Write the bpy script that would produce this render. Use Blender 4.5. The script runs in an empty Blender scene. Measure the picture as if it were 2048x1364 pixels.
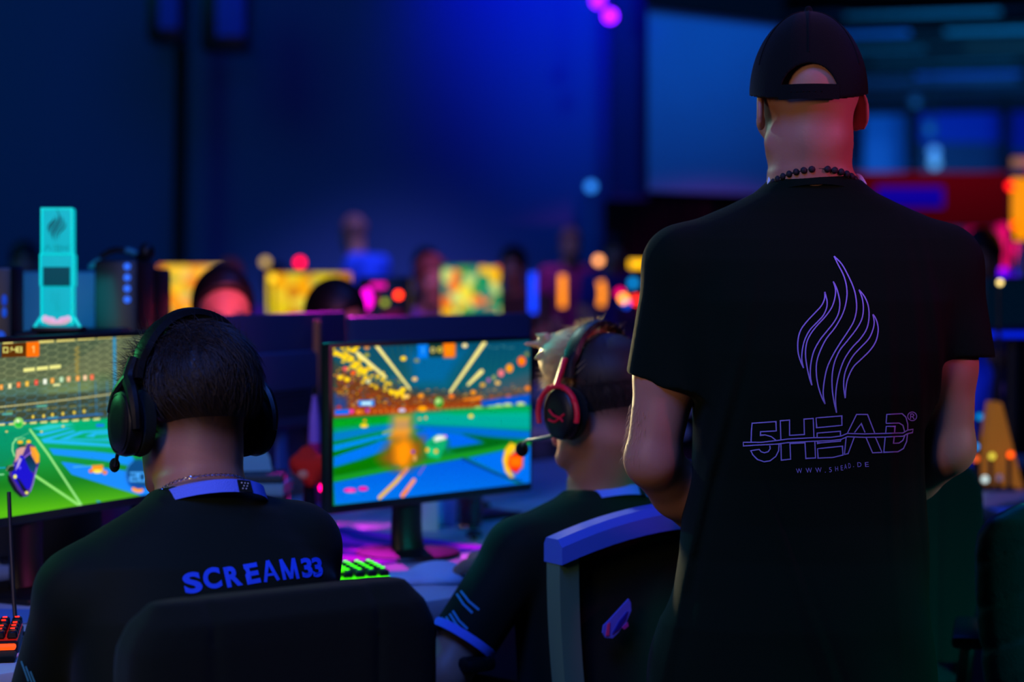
import bpy, bmesh, math, random
import numpy as np
from mathutils import Vector, Matrix
from mathutils.bvhtree import BVHTree

random.seed(7)
rng = np.random.RandomState(7)
SC = bpy.context.scene
COL = SC.collection
F_PX, CX, HY, CAM_Z = 4000.0, 1024.0, 540.0, 1.31   # focal length in pixels, centre column, horizon row, camera height
PI = math.pi


def W(px, py, Y):
    """where the photograph's pixel lies in the hall at distance Y"""
    return Vector(((px - CX) / F_PX * Y, Y, CAM_Z - (py - HY) / F_PX * Y))


def PX(v):
    return (CX + F_PX * v[0] / v[1], HY + F_PX * (CAM_Z - v[2]) / v[1])


def lin(c):
    c = np.asarray(c, dtype=float) / 255.0
    return np.where(c <= 0.04045, c / 12.92, ((c + 0.055) / 1.055) ** 2.4)


# ------------------------------------------------------------------ materials
MATS = {}


def mat(name, rgb=(128, 128, 128), rough=0.6, metal=0.0, emit=None, es=1.0, sheen=0.0, bump=0.0, bscale=60.0,
        attr=None, emit_attr=None, trans=0.0, ior=1.45, spec=0.5, vary=0.0, sss=0.0, coat=0.0, alpha=1.0, wave=None):
    if name in MATS:
        return MATS[name]
    m = bpy.data.materials.new(name)
    m.use_nodes = True
    nt = m.node_tree
    b = nt.nodes['Principled BSDF']
    c = lin(rgb)
    b.inputs['Base Color'].default_value = (*c, 1)
    b.inputs['Roughness'].default_value = rough
    b.inputs['Metallic'].default_value = metal
    b.inputs['Specular IOR Level'].default_value = spec
    b.inputs['IOR'].default_value = ior
    b.inputs['Transmission Weight'].default_value = trans
    b.inputs['Sheen Weight'].default_value = sheen
    b.inputs['Coat Weight'].default_value = coat
    b.inputs['Alpha'].default_value = alpha
    if sss:
        b.inputs['Subsurface Weight'].default_value = sss
        b.inputs['Subsurface Radius'].default_value = (1.0, 0.3, 0.15)
        b.inputs['Subsurface Scale'].default_value = 0.012
    tc = nt.nodes.new('ShaderNodeTexCoord')
    if attr:
        a = nt.nodes.new('ShaderNodeAttribute'); a.attribute_name = attr
        nt.links.new(a.outputs['Color'], b.inputs['Base Color'])
    elif vary:
        n = nt.nodes.new('ShaderNodeTexNoise'); n.inputs['Scale'].default_value = bscale * 0.15; n.inputs['Detail'].default_value = 4
        nt.links.new(tc.outputs['Object'], n.inputs['Vector'])
        r = nt.nodes.new('ShaderNodeValToRGB')
        r.color_ramp.elements[0].position = 0.35; r.color_ramp.elements[1].position = 0.65
        r.color_ramp.elements[0].color = (*(c * (1 - vary)), 1); r.color_ramp.elements[1].color = (*np.minimum(c * (1 + vary), 1), 1)
        nt.links.new(n.outputs['Fac'], r.inputs['Fac']); nt.links.new(r.outputs['Color'], b.inputs['Base Color'])
    if bump:
        n2 = nt.nodes.new('ShaderNodeTexNoise'); n2.inputs['Scale'].default_value = bscale; n2.inputs['Detail'].default_value = 5
        nt.links.new(tc.outputs['Object'], n2.inputs['Vector'])
        bp = nt.nodes.new('ShaderNodeBump'); bp.inputs['Strength'].default_value = bump; bp.inputs['Distance'].default_value = 0.002
        nt.links.new(n2.outputs['Fac'], bp.inputs['Height']); nt.links.new(bp.outputs['Normal'], b.inputs['Normal'])
    if emit is not None:
        b.inputs['Emission Color'].default_value = (*lin(emit), 1)
        b.inputs['Emission Strength'].default_value = es
    if emit_attr:
        a = nt.nodes.new('ShaderNodeAttribute'); a.attribute_name = emit_attr
        nt.links.new(a.outputs['Color'], b.inputs['Emission Color'])
        b.inputs['Emission Strength'].default_value = es
    MATS[name] = m
    return m


def mat_screen(name, cols, scale, es=1.0):
    """a lit screen far away: patches of its picture's colours"""
    m = mat(name, (5, 5, 5), 0.3)
    nt = m.node_tree; b = nt.nodes['Principled BSDF']
    tc = nt.nodes.new('ShaderNodeTexCoord')
    v = nt.nodes.new('ShaderNodeTexVoronoi'); v.inputs['Scale'].default_value = scale; v.feature = 'F1'
    nt.links.new(tc.outputs['Object'], v.inputs['Vector'])
    sp = nt.nodes.new('ShaderNodeSeparateColor'); nt.links.new(v.outputs['Color'], sp.inputs[0])
    r = nt.nodes.new('ShaderNodeValToRGB'); r.color_ramp.interpolation = 'CONSTANT'
    els = r.color_ramp.elements
    while len(els) < len(cols): els.new(0.5)
    for i, c in enumerate(cols):
        els[i].position = i / len(cols); els[i].color = (*lin(c), 1)
    nt.links.new(sp.outputs[0], r.inputs['Fac'])
    nt.links.new(r.outputs['Color'], b.inputs['Emission Color'])
    b.inputs['Emission Strength'].default_value = es
    return m


# ------------------------------------------------------------------ things and parts
def tag(o, label=None, cat=None, group=None, kind=None):
    if label: o['label'] = label
    if cat: o['category'] = cat
    if group: o['group'] = group
    if kind: o['kind'] = kind
    return o


def thing(name, label, cat, loc=(0, 0, 0), rz=0.0, group=None):
    o = bpy.data.objects.new(name, None); COL.objects.link(o)
    o.location = loc; o.rotation_euler = (0, 0, rz); o.empty_display_size = 0.05
    tag(o, label, cat, group)
    o['_rz'] = rz
    return o


def root_of(p):
    while p.parent is not None: p = p.parent
    return p


def root_inv(p):
    r = root_of(p)
    return (Matrix.Translation(r.location) @ Matrix.Rotation(r.rotation_euler.z, 4, 'Z')).inverted()


class MB:
    """collects shapes, then becomes ONE mesh object"""
    def __init__(s, M=None):
        s.v = []; s.f = []; s.M = M or Matrix.Identity(4)

    def add(s, verts, faces, T=None):
        n = len(s.v)
        A = s.M @ T if T is not None else s.M
        s.v += [A @ Vector(v) for v in verts]
        s.f += [tuple(i + n for i in f) for f in faces]
        return s

    def bm(s, b, T=None):
        b.verts.ensure_lookup_table(); b.verts.index_update()
        s.add([v.co.copy() for v in b.verts], [[v.index for v in f.verts] for f in b.faces], T); b.free()
        return s

    def box(s, size, loc=(0, 0, 0), rot=(0, 0, 0), bev=0.0, seg=2, taper=None, T=None):
        b = bmesh.new(); bmesh.ops.create_cube(b, size=1.0)
        for v in b.verts:
            k = 1.0
            if taper and v.co.z > 0: k = taper
            v.co = Vector((v.co.x * size[0] * k, v.co.y * size[1] * k, v.co.z * size[2]))
        if bev: bmesh.ops.bevel(b, geom=list(b.edges), offset=bev, segments=seg, profile=0.5, affect='EDGES')
        L = Matrix.LocRotScale(Vector(loc), Matrix.Rotation(rot[2], 3, 'Z') @ Matrix.Rotation(rot[1], 3, 'Y') @ Matrix.Rotation(rot[0], 3, 'X'), None)
        return s.bm(b, (T @ L) if T is not None else L)

    def lathe(s, prof, loc=(0, 0, 0), n=28, axis='Z', T=None, sx=1.0, sy=1.0, closed=True):
        vs, fs = [], []
        for r, z in prof:
            for i in range(n):
                a = 2 * PI * i / n
                vs.append(Vector((r * math.cos(a) * sx, r * math.sin(a) * sy, z)))
        for j in range(len(prof) - 1):
            for i in range(n):
                k = (i + 1) % n
                fs.append((j * n + i, j * n + k, (j + 1) * n + k, (j + 1) * n + i))
        if closed:
            fs.append(tuple(reversed(range(n)))); fs.append(tuple((len(prof) - 1) * n + i for i in range(n)))
        R = Matrix.Identity(4)
        if axis == 'X': R = Matrix.Rotation(PI / 2, 4, 'Y')
        if axis == 'Y': R = Matrix.Rotation(-PI / 2, 4, 'X')
        L = Matrix.Translation(Vector(loc)) @ R
        return s.add(vs, fs, (T @ L) if T is not None else L)

    def ball(s, r, loc, n=16, T=None, rot=None):
        if not hasattr(r, '__len__'): r = (r, r, r)
        vs, fs = [], []
        m = n // 2
        for j in range(m + 1):
            t = PI * j / m
            for i in range(n):
                a = 2 * PI * i / n
                vs.append(Vector((r[0] * math.sin(t) * math.cos(a), r[1] * math.sin(t) * math.sin(a), r[2] * math.cos(t))))
        for j in range(m):
            for i in range(n):
                k = (i + 1) % n
                fs.append((j * n + i, (j + 1) * n + i, (j + 1) * n + k, j * n + k))
        L = Matrix.Translation(Vector(loc))
        if rot is not None: L = L @ rot
        return s.add(vs, fs, (T @ L) if T is not None else L)

    def tube(s, pts, r, n=8, T=None, flat=None, up=None, smooth=0, closed=False):
        pts = [Vector(p) for p in pts]
        if smooth: pts = crom(pts, smooth, closed)
        m = len(pts)
        rr = r if hasattr(r, '__len__') else [r] * m
        if len(rr) != m: rr = [rr[0] + 0 * i if len(rr) == 1 else float(np.interp(i / (m - 1), np.linspace(0, 1, len(rr)), rr)) for i in range(m)]
        vs, fs = [], []
        prev = None
        for i, p in enumerate(pts):
            if closed: t = pts[(i + 1) % m] - pts[i - 1]
            else: t = pts[min(i + 1, m - 1)] - pts[max(i - 1, 0)]
            t = t.normalized() if t.length > 1e-9 else Vector((0, 0, 1))
            if up is not None: a = Vector(up)
            elif prev is not None: a = prev
            else: a = Vector((0, 0, 1)) if abs(t.z) < 0.9 else Vector((1, 0, 0))
            a = a - t * a.dot(t); a.normalize(); prev = a
            c = t.cross(a)
            for k in range(n):
                g = 2 * PI * k / n
                vs.append(p + (a * math.cos(g) * (flat or 1.0) + c * math.sin(g)) * rr[i])
        for i in range(m if closed else m - 1):
            j = (i + 1) % m
            for k in range(n):
                l = (k + 1) % n
                fs.append((i * n + k, i * n + l, j * n + l, j * n + k))
        if not closed:
            fs.append(tuple(reversed(range(n)))); fs.append(tuple((m - 1) * n + k for k in range(n)))
        return s.add(vs, fs, T)

    def prism(s, poly, depth, T=None):
        """polygon in x,z extruded along y"""
        n = len(poly)
        vs = [Vector((x, -depth / 2, z)) for x, z in poly] + [Vector((x, depth / 2, z)) for x, z in poly]
        fs = [tuple(range(n)), tuple(reversed(range(n, 2 * n)))] + [(i, i + n, (i + 1) % n + n, (i + 1) % n) for i in range(n)]
        return s.add(vs, fs, T)

    def build(s, name, m, parent=None, smooth=True, world=False, loc=None, sharp=35):
        """verts are in the root's own frame, or in world coordinates when world=True"""
        V = s.v
        if parent is not None and world:
            I = root_inv(parent); V = [I @ v for v in V]
        if parent is None and loc is not None:
            l = Vector(loc); V = [v - l for v in V]
        me = bpy.data.meshes.new(name)
        me.from_pydata([tuple(v) for v in V], [], s.f); me.update()
        b = bmesh.new(); b.from_mesh(me); bmesh.ops.recalc_face_normals(b, faces=b.faces); b.to_mesh(me); b.free()
        me.materials.append(m)
        if smooth:
            me.polygons.foreach_set('use_smooth', [True] * len(me.polygons))
            try: me.set_sharp_from_angle(angle=math.radians(sharp))
            except Exception: pass
        o = bpy.data.objects.new(name, me); COL.objects.link(o)
        if parent is not None: o.parent = parent
        elif loc is not None: o.location = loc
        return o


def crom(pts, k, closed=False):
    out = []
    n = len(pts)
    rngi = range(n) if closed else range(n - 1)
    for i in rngi:
        if closed: p0, p1, p2, p3 = pts[i - 1], pts[i], pts[(i + 1) % n], pts[(i + 2) % n]
        else: p0, p1, p2, p3 = pts[max(i - 1, 0)], pts[i], pts[i + 1], pts[min(i + 2, n - 1)]
        for j in range(k):
            t = j / k
            out.append(0.5 * ((2 * p1) + (p2 - p0) * t + (2 * p0 - 5 * p1 + 4 * p2 - p3) * t * t + (3 * p1 - p0 - 3 * p2 + p3) * t ** 3))
    if not closed: out.append(pts[-1])
    return out


def copy_tree(o, parent=None):
    c = o.copy(); COL.objects.link(c); c.parent = parent
    for ch in [x for x in o.children]: copy_tree(ch, c)
    return c


# ------------------------------------------------------------------ organic shapes: distance fields turned into one smooth mesh
class Field:
    def __init__(s, lo, hi, h):
        s.h = h; s.lo = np.array(lo, dtype=np.float64)
        s.n = np.ceil((np.array(hi) - s.lo) / h).astype(int) + 1
        s.F = np.full(s.n, 0.08, dtype=np.float32)
        s.warp = None

    def _sl(s, lo, hi):
        a = np.clip(np.floor((np.array(lo) - s.lo) / s.h).astype(int), 0, s.n)
        b = np.clip(np.ceil((np.array(hi) - s.lo) / s.h).astype(int) + 1, 0, s.n)
        if np.any(b <= a): return None, None
        ax = [(s.lo[i] + np.arange(a[i], b[i]) * s.h).astype(np.float32) for i in range(3)]
        return (slice(a[0], b[0]), slice(a[1], b[1]), slice(a[2], b[2])), (ax[0][:, None, None], ax[1][None, :, None], ax[2][None, None, :])

    def put(s, fn, lo, hi, k=0.01, mode='u'):
        pad = max(k, 0.012) + 0.02
        sl, P = s._sl(np.array(lo) - pad, np.array(hi) + pad)
        if sl is None: return
        d = fn(*P).astype(np.float32)
        A = s.F[sl]
        if mode == 'u':
            h = np.clip(0.5 + 0.5 * (d - A) / k, 0, 1); s.F[sl] = d * (1 - h) + A * h - k * h * (1 - h)
        elif mode == 's':
            h = np.clip(0.5 - 0.5 * (A + d) / k, 0, 1); s.F[sl] = A * (1 - h) - d * h + k * h * (1 - h)
        else:
            s.F[sl] = np.maximum(A, d)

    def cone(s, a, b, r1, r2, k=0.015, mode='u', flat=None, clip=None):
        a = np.array(a, float); b = np.array(b, float); ba = b - a; L = max(ba @ ba, 1e-9); R = max(r1, r2)

        def fn(x, y, z):
            px, py, pz = x - a[0], y - a[1], z - a[2]
            t = np.clip((px * ba[0] + py * ba[1] + pz * ba[2]) / L, 0, 1)
            qx, qy, qz = px - t * ba[0], py - t * ba[1], pz - t * ba[2]
            if flat is not None:
                n, f = flat
                q = qx * n[0] + qy * n[1] + qz * n[2]; g = q * (1 / f - 1)
                qx, qy, qz = qx + g * n[0], qy + g * n[1], qz + g * n[2]
            d = np.sqrt(qx * qx + qy * qy + qz * qz) - (r1 + (r2 - r1) * t)
            for c, nn in (clip or []):
                d = np.maximum(d, (x - c[0]) * nn[0] + (y - c[1]) * nn[1] + (z - c[2]) * nn[2])
            return d
        s.put(fn, np.minimum(a, b) - R, np.maximum(a, b) + R, k, mode)

    def chain(s, pts, rs, k=0.012):
        for i in range(len(pts) - 1): s.cone(pts[i], pts[i + 1], rs[i], rs[i + 1], k)

    def ell(s, c, r, R=None, k=0.012, mode='u', clip=None):
        c = np.array(c, float); r = np.array(r, float); R = np.eye(3) if R is None else np.array(R)[:3, :3]; m = r.max()

        def fn(x, y, z):
            px, py, pz = x - c[0], y - c[1], z - c[2]
            q = [(px * R[0, i] + py * R[1, i] + pz * R[2, i]) for i in range(3)]
            k0 = np.sqrt((q[0] / r[0]) ** 2 + (q[1] / r[1]) ** 2 + (q[2] / r[2]) ** 2)
            k1 = np.sqrt((q[0] / r[0] ** 2) ** 2 + (q[1] / r[1] ** 2) ** 2 + (q[2] / r[2] ** 2) ** 2)
            d = k0 * (k0 - 1) / np.maximum(k1, 1e-6)
            for cc, nn in (clip or []):
                d = np.maximum(d, (x - cc[0]) * nn[0] + (y - cc[1]) * nn[1] + (z - cc[2]) * nn[2])
            return d
        s.put(fn, c - m, c + m, k, mode)

    def torso(s, M, tab, e=2.4, k=0.02, grow=0.0, wob=None):
        """tab rows: height, x left, x right, y back, y front in the frame M; lofted upright shape"""
        I = np.array(M.inverted()); t = np.array(tab, float)
        C = np.array(M)
        rad = np.abs(t[:, 1:]).max() + 0.05
        pts = np.array([(C @ np.array([x, y, z, 1]))[:3] for z in (t[0, 0], t[-1, 0]) for x in (-rad, rad) for y in (-rad, rad)])

        def fn(x, y, z):
            lx = I[0, 0] * x + I[0, 1] * y + I[0, 2] * z + I[0, 3]
            ly = I[1, 0] * x + I[1, 1] * y + I[1, 2] * z + I[1, 3]
            lz = I[2, 0] * x + I[2, 1] * y + I[2, 2] * z + I[2, 3]
            L = [np.interp(lz, t[:, 0], t[:, i]).astype(np.float32) for i in range(1, 5)]
            a = (L[1] - L[0]) / 2 + grow; b = (L[3] - L[2]) / 2 + grow
            u = np.abs(lx - (L[0] + L[1]) / 2) / a; v = np.abs(ly - (L[2] + L[3]) / 2) / b
            q = (u ** e + v ** e) ** (1 / e)
            d = (q - 1) * np.minimum(a, b)
            if wob is not None: d = d + wob(lx, ly, lz)
            return np.maximum(d, np.maximum(lz - t[-1, 0], t[0, 0] - lz))
        s.put(fn, pts.min(0), pts.max(0), k)

    def mesh(s, name, m, parent=None, colfn=None, smooth_iter=1):
        F = s.F
        S = F < 0
        c = np.zeros([x - 1 for x in F.shape], dtype=np.int8)
        for i in (0, 1):
            for j in (0, 1):
                for k in (0, 1):
                    c += S[i:i + c.shape[0], j:j + c.shape[1], k:k + c.shape[2]]
        act = (c > 0) & (c < 8)
        I = np.argwhere(act)
        idx = np.full(c.shape, -1, dtype=np.int32); idx[act] = np.arange(len(I))
        cv = {(i, j, k): F[I[:, 0] + i, I[:, 1] + j, I[:, 2] + k].astype(np.float64) for i in (0, 1) for j in (0, 1) for k in (0, 1)}
        acc = np.zeros((len(I), 3)); cnt = np.zeros(len(I))
        for a in cv:
            for d in range(3):
                if a[d] == 0:
                    b = list(a); b[d] = 1; b = tuple(b)
                    v0, v1 = cv[a], cv[b]
                    mk = (v0 < 0) != (v1 < 0)
                    t = np.where(mk, v0 / np.where(mk, v0 - v1, 1), 0)
                    p = np.tile(np.array(a, float), (len(I), 1)); p[:, d] += t
                    acc[mk] += p[mk]; cnt[mk] += 1
        V = s.lo + (I + acc / np.maximum(cnt, 1)[:, None]) * s.h
        quads = []
        for d in range(3):
            e, f = [(1, 2), (2, 0), (0, 1)][d]
            sl0 = [slice(0, x) for x in F.shape]; sl1 = [slice(0, x) for x in F.shape]
            sl0[d] = slice(0, -1); sl1[d] = slice(1, None)
            df = S[tuple(sl0)] != S[tuple(sl1)]
            E = np.argwhere(df)
            E = E[(E[:, e] > 0) & (E[:, f] > 0) & (E[:, e] < c.shape[e]) & (E[:, f] < c.shape[f])]
            def cell(de, df_):
                Q = E.copy(); Q[:, e] += de; Q[:, f] += df_
                return idx[Q[:, 0], Q[:, 1], Q[:, 2]]
            q = np.stack([cell(-1, -1), cell(0, -1), cell(0, 0), cell(-1, 0)], 1)
            ins = S[E[:, 0], E[:, 1], E[:, 2]]
            q[~ins] = q[~ins][:, ::-1]
            quads.append(q)
        Q = np.concatenate(quads); Q = Q[(Q >= 0).all(1)]
        for _ in range(smooth_iter):
            sm = np.zeros_like(V); cn = np.zeros(len(V))
            for a_, b_ in ((0, 1), (1, 2), (2, 3), (3, 0)):
                np.add.at(sm, Q[:, a_], V[Q[:, b_]]); np.add.at(sm, Q[:, b_], V[Q[:, a_]])
                np.add.at(cn, Q[:, a_], 1); np.add.at(cn, Q[:, b_], 1)
            V = V * 0.5 + 0.5 * sm / np.maximum(cn, 1)[:, None]
        Vw = V
        if parent is not None:
            A = np.array(root_inv(parent)); V = V @ A[:3, :3].T + A[:3, 3]
        me = bpy.data.meshes.new(name)
        me.vertices.add(len(V)); me.vertices.foreach_set('co', V.astype(np.float32).ravel())
        me.loops.add(len(Q) * 4); me.loops.foreach_set('vertex_index', Q.astype(np.int32).ravel())
        me.polygons.add(len(Q)); me.polygons.foreach_set('loop_start', np.arange(0, len(Q) * 4, 4, dtype=np.int32))
        me.update(calc_edges=True); me.validate()
        me.polygons.foreach_set('use_smooth', [True] * len(me.polygons))
        if colfn is not None:
            ca = me.color_attributes.new('Col', 'FLOAT_COLOR', 'POINT')
            cc = np.ones((len(V), 4), dtype=np.float32); cc[:, :3] = colfn(Vw); ca.data.foreach_set('color', cc.ravel())
        me.materials.append(m)
        o = bpy.data.objects.new(name, me); COL.objects.link(o)
        if parent is not None: o.parent = parent
        s.F = None
        return o


def add_head(f, M, s=1.0, neck=None, nr=0.06, detail=True):
    """head with face and ears; M: head frame, +y is where it looks"""
    R = np.array(M.to_3x3())
    P = lambda x, y, z: np.array(M @ Vector((x * s, y * s, z * s)))
    e = lambda c, r, k=0.012, mode='u', rot=None: f.ell(P(*c), np.array(r) * s, R if rot is None else R @ np.array(rot), k, mode)
    e((0, -0.012, 0.043), (0.076, 0.096, 0.088), 0.01)
    e((0, 0.035, -0.022), (0.060, 0.060, 0.083), 0.03)
    for sx in (-1, 1):
        f.cone(P(sx * 0.052, 0.0, -0.05), P(sx * 0.018, 0.072, -0.098), 0.02 * s, 0.016 * s, 0.025)
        e((sx * 0.043, 0.07, -0.015), (0.02, 0.018, 0.018), 0.02)
    e((0, 0.078, -0.1), (0.02, 0.018, 0.017), 0.02)
    f.cone(P(-0.036, 0.082, 0.030), P(0.036, 0.082, 0.030), 0.011 * s, 0.011 * s, 0.015)
    f.cone(P(0, 0.092, 0.012), P(0, 0.113, -0.028), 0.008 * s, 0.012 * s, 0.01)
    if detail:
        for sx in (-1, 1):
            e((sx * 0.013, 0.101, -0.032), (0.009, 0.011, 0.008), 0.006)
            e((sx * 0.032, 0.104, 0.010), (0.017, 0.012, 0.011), 0.012, 's')
            e((sx * 0.032, 0.083, 0.010), (0.0135, 0.0135, 0.0115), 0.003)
        f.cone(P(-0.02, 0.094, -0.058), P(0.02, 0.094, -0.058), 0.0065 * s, 0.0065 * s, 0.006)
        f.cone(P(-0.017, 0.094, -0.069), P(0.017, 0.094, -0.069), 0.007 * s, 0.007 * s, 0.005)
    for sx in (-1, 1):
        rot = Matrix.Rotation(sx * 0.28, 3, 'Z') @ Matrix.Rotation(-0.15, 3, 'X')
        e((sx * 0.083, -0.012, 0.002), (0.0062, 0.020, 0.033), 0.005, 'u', rot)
        e((sx * 0.078, 0.002, -0.018), (0.007, 0.010, 0.014), 0.006, 'u', rot)
        if detail: e((sx * 0.088, -0.004, 0.006), (0.005, 0.011, 0.019), 0.003, 's', rot)
    if neck is not None:
        f.cone(P(0, -0.03, -0.045), neck, nr * 0.97, nr, 0.02)
        f.cone(P(0, -0.045, 0.0), neck, nr * 0.75, nr * 0.95, 0.02)


def add_hand(f, w, d, n, side=1, curl=0.6, s=1.0):
    """wrist w, pointing d, palm facing n, thumb on the side"""
    d = Vector(d).normalized(); n = Vector(n); n = (n - d * n.dot(d)).normalized(); l = d.cross(n).normalized() * side
    w = Vector(w)
    f.cone(w, w + d * 0.035 * s, 0.026 * s, 0.036 * s, 0.012, flat=(np.array(n), 0.55))
    f.cone(w + d * 0.03 * s, w + d * 0.078 * s, 0.036 * s, 0.040 * s, 0.012, flat=(np.array(n), 0.42))
    for i, (o, L, r) in enumerate(((0.029, 0.072, 0.0088), (0.010, 0.081, 0.0092), (-0.010, 0.075, 0.0088), (-0.028, 0.060, 0.0078))):
        p = w + d * (0.085 - 0.004 * abs(i - 1)) * s + l * o * s
        a = 0.15
        pts = [p]
        for j, q in enumerate((0.45, 0.30, 0.25)):
            a += curl * (0.7 + 0.15 * j + 0.07 * i)
            dd = d * math.cos(a) + n * math.sin(a) + l * o * 1.5
            p = p + dd.normalized() * L * q * s; pts.append(p)
        f.chain([w + d * 0.07 * s + l * o * s] + pts, [r * s * 1.1, r * s * 1.05, r * s, r * s * 0.95, r * s * 0.82], 0.004)
    p = w + d * 0.022 * s + l * 0.022 * s
    p2 = p + (d * 0.6 + l * 0.75 + n * 0.25).normalized() * 0.036 * s
    p3 = p2 + (d * 0.85 + l * 0.3 + n * 0.4).normalized() * 0.03 * s
    p4 = p3 + (d * 0.95 + n * 0.35 * (1 + curl)).normalized() * 0.024 * s
    f.chain([p, p2, p3, p4], [0.015 * s, 0.0125 * s, 0.0105 * s, 0.009 * s], 0.006)


def bounds(J, pad=0.16):
    pts = np.array([list(v) for v in J])
    return pts.min(0) - pad, pts.max(0) + pad


SKIN = (176, 122, 98)


def skin_cols(M, s=1.0, fade=None, hair=(30, 22, 18)):
    """skin tone with darker lips, eyes and, where the hair is clipped short, its stubble"""
    I = np.array(M.inverted()); base = lin(SKIN); hc = lin(hair)

    def fn(V):
        L = (V @ I[:3, :3].T + I[:3, 3]) / s
        C = np.tile(base, (len(V), 1))
        C *= (1 + 0.05 * np.sin(V[:, :1] * 90) * np.sin(V[:, 2:] * 70))
        d = np.sqrt((L[:, 0] / 0.024) ** 2 + ((L[:, 2] + 0.063) / 0.011) ** 2); m = (d < 1) & (L[:, 1] > 0.08)
        C[m] = lin((150, 70, 70))
        for sx in (-1, 1):
            d = np.sqrt((L[:, 0] - sx * 0.032) ** 2 + (L[:, 2] - 0.010) ** 2)
            C[(d < 0.011) & (L[:, 1] > 0.08)] = lin((215, 210, 205)); C[(d < 0.0055) & (L[:, 1] > 0.08)] = lin((25, 18, 14))
            d = np.sqrt(((L[:, 0] - sx * 0.033) / 0.022) ** 2 + ((L[:, 2] - 0.034) / 0.005) ** 2)
            C[(d < 1) & (L[:, 1] > 0.07)] = hc
        if fade is not None:
            z0, z1 = fade
            t = np.clip((L[:, 2] - z0 + 0.012 * np.cos(L[:, 0] * 45)) / (z1 - z0), 0, 1) * (L[:, 1] < 0.03) * (L[:, 2] > z0 - 0.03)
            C = C * (1 - t[:, None] * 0.9) + hc * t[:, None] * 0.9
        return C
    return fn


def hair_cap(f, M, s=1.0, thick=0.012, line=-0.035, front=0.06, top=0.02):
    """hair covering the skull above the hairline"""
    R = np.array(M.to_3x3())
    P = lambda x, y, z: np.array(M @ Vector((x * s, y * s, z * s)))
    nb = R @ np.array([0, 0.55, -0.83]); nb = nb / np.linalg.norm(nb)
    f.ell(P(0, -0.014, 0.045 + top * 0.3), np.array([0.076 + thick, 0.096 + thick, 0.088 + thick + top * 0.5]) * s, R, 0.01,
          clip=[(P(0, -0.09, line), R @ np.array([0, 0.0, -1.0])), (P(0, front, 0.05), R @ np.array([0, 0.80, -0.60]))])


def strands(name, M, m, parent, n, L=0.035, r=0.0006, spread=1.0, zmin=-0.01, wild=0.3, s=1.0, region=None, thick=0.012, flow=(0, -0.5, -1)):
    """single hairs that leave the skull and follow the way the hair falls"""
    vs, fs = [], []
    A = np.array([0.076 + thick, 0.096 + thick, 0.082 + thick])
    k = 0
    while k < n:
        u = rng.normal(size=3); u /= np.linalg.norm(u)
        p = u * A * 0.97 + np.array([0, -0.014, 0.048])
        if p[2] < zmin or p[1] > 0.075: continue
        if region is not None and not region(p): continue
        nrm = u / A; nrm /= np.linalg.norm(nrm)
        fl = np.array(flow, float) + rng.normal(size=3) * wild
        fl = fl - nrm * (fl @ nrm); fl /= max(np.linalg.norm(fl), 1e-6)
        lift = spread * rng.uniform(0.0, 0.5)
        pts = []
        q = p.copy(); seg = 4; LL = L * rng.uniform(0.5, 1.2)
        for j in range(seg + 1):
            pts.append(q.copy())
            dd = fl + nrm * (lift - 0.12 * j * (spread < 1.5)); dd /= np.linalg.norm(dd); q = q + dd * LL / seg
        b = len(vs)
        c = np.cross(fl, nrm)
        for j, q in enumerate(pts):
            w = r * (1 - j / (seg + 0.3))
            for g in range(3):
                a = 2 * PI * g / 3
                o = q + (c * math.cos(a) + nrm * math.sin(a)) * w
                vs.append(M @ Vector(o * s))
        for j in range(seg):
            for g in range(3):
                h = (g + 1) % 3
                fs.append((b + j * 3 + g, b + j * 3 + h, b + (j + 1) * 3 + h, b + (j + 1) * 3 + g))
        k += 1
    mb = MB(); mb.v = vs; mb.f = fs
    return mb


def join_into(o, mb):
    """adds the single hairs to the hair mesh"""
    I = root_inv(o)
    me = o.data
    V = np.empty(len(me.vertices) * 3); me.vertices.foreach_get('co', V); V = V.reshape(-1, 3)
    Fc = [tuple(p.vertices) for p in me.polygons]
    n = len(V)
    Vn = [tuple(v) for v in V] + [tuple(I @ v) for v in mb.v]
    Fn = Fc + [tuple(i + n for i in q) for q in mb.f]
    nm = bpy.data.meshes.new(me.name); nm.from_pydata(Vn, [], Fn); nm.update()
    nm.polygons.foreach_set('use_smooth', [True] * len(nm.polygons))
    nm.materials.append(me.materials[0]); o.data = nm
    bpy.data.meshes.remove(me)


def cloth_wave(amp=0.003, seed=0, freq=1.0):
    r = np.random.RandomState(seed); q = [(r.uniform(6, 22) * freq, r.uniform(6, 22) * freq, r.uniform(3, 14) * freq, r.uniform(0, 6)) for _ in range(6)]

    def fn(x, y, z):
        t = 0
        for a, b, c, p in q:
            t = t + np.sin(a * x + b * y + c * z + p + 1.3 * np.sin(5 * z + p))
        return (amp * t / 2.2).astype(np.float32)
    return fn


# ------------------------------------------------------------------ camera
cam = bpy.data.cameras.new('camera'); cam_o = bpy.data.objects.new('camera', cam); COL.objects.link(cam_o)
cam_o.location = (0, 0, CAM_Z); cam_o.rotation_euler = (PI / 2, 0, 0)
cam.sensor_width = 36; cam.sensor_fit = 'HORIZONTAL'
cam.lens = 36 * F_PX / 2048
cam.shift_y = -(682 - HY) / 2048          # rising front: verticals stay vertical
cam.clip_end = 200
cam.dof.use_dof = True; cam.dof.focus_distance = 2.93
cam.dof.aperture_fstop = (cam.lens / 1000) / 0.0285
cam.dof.aperture_blades = 0
SC.camera = cam_o

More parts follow.
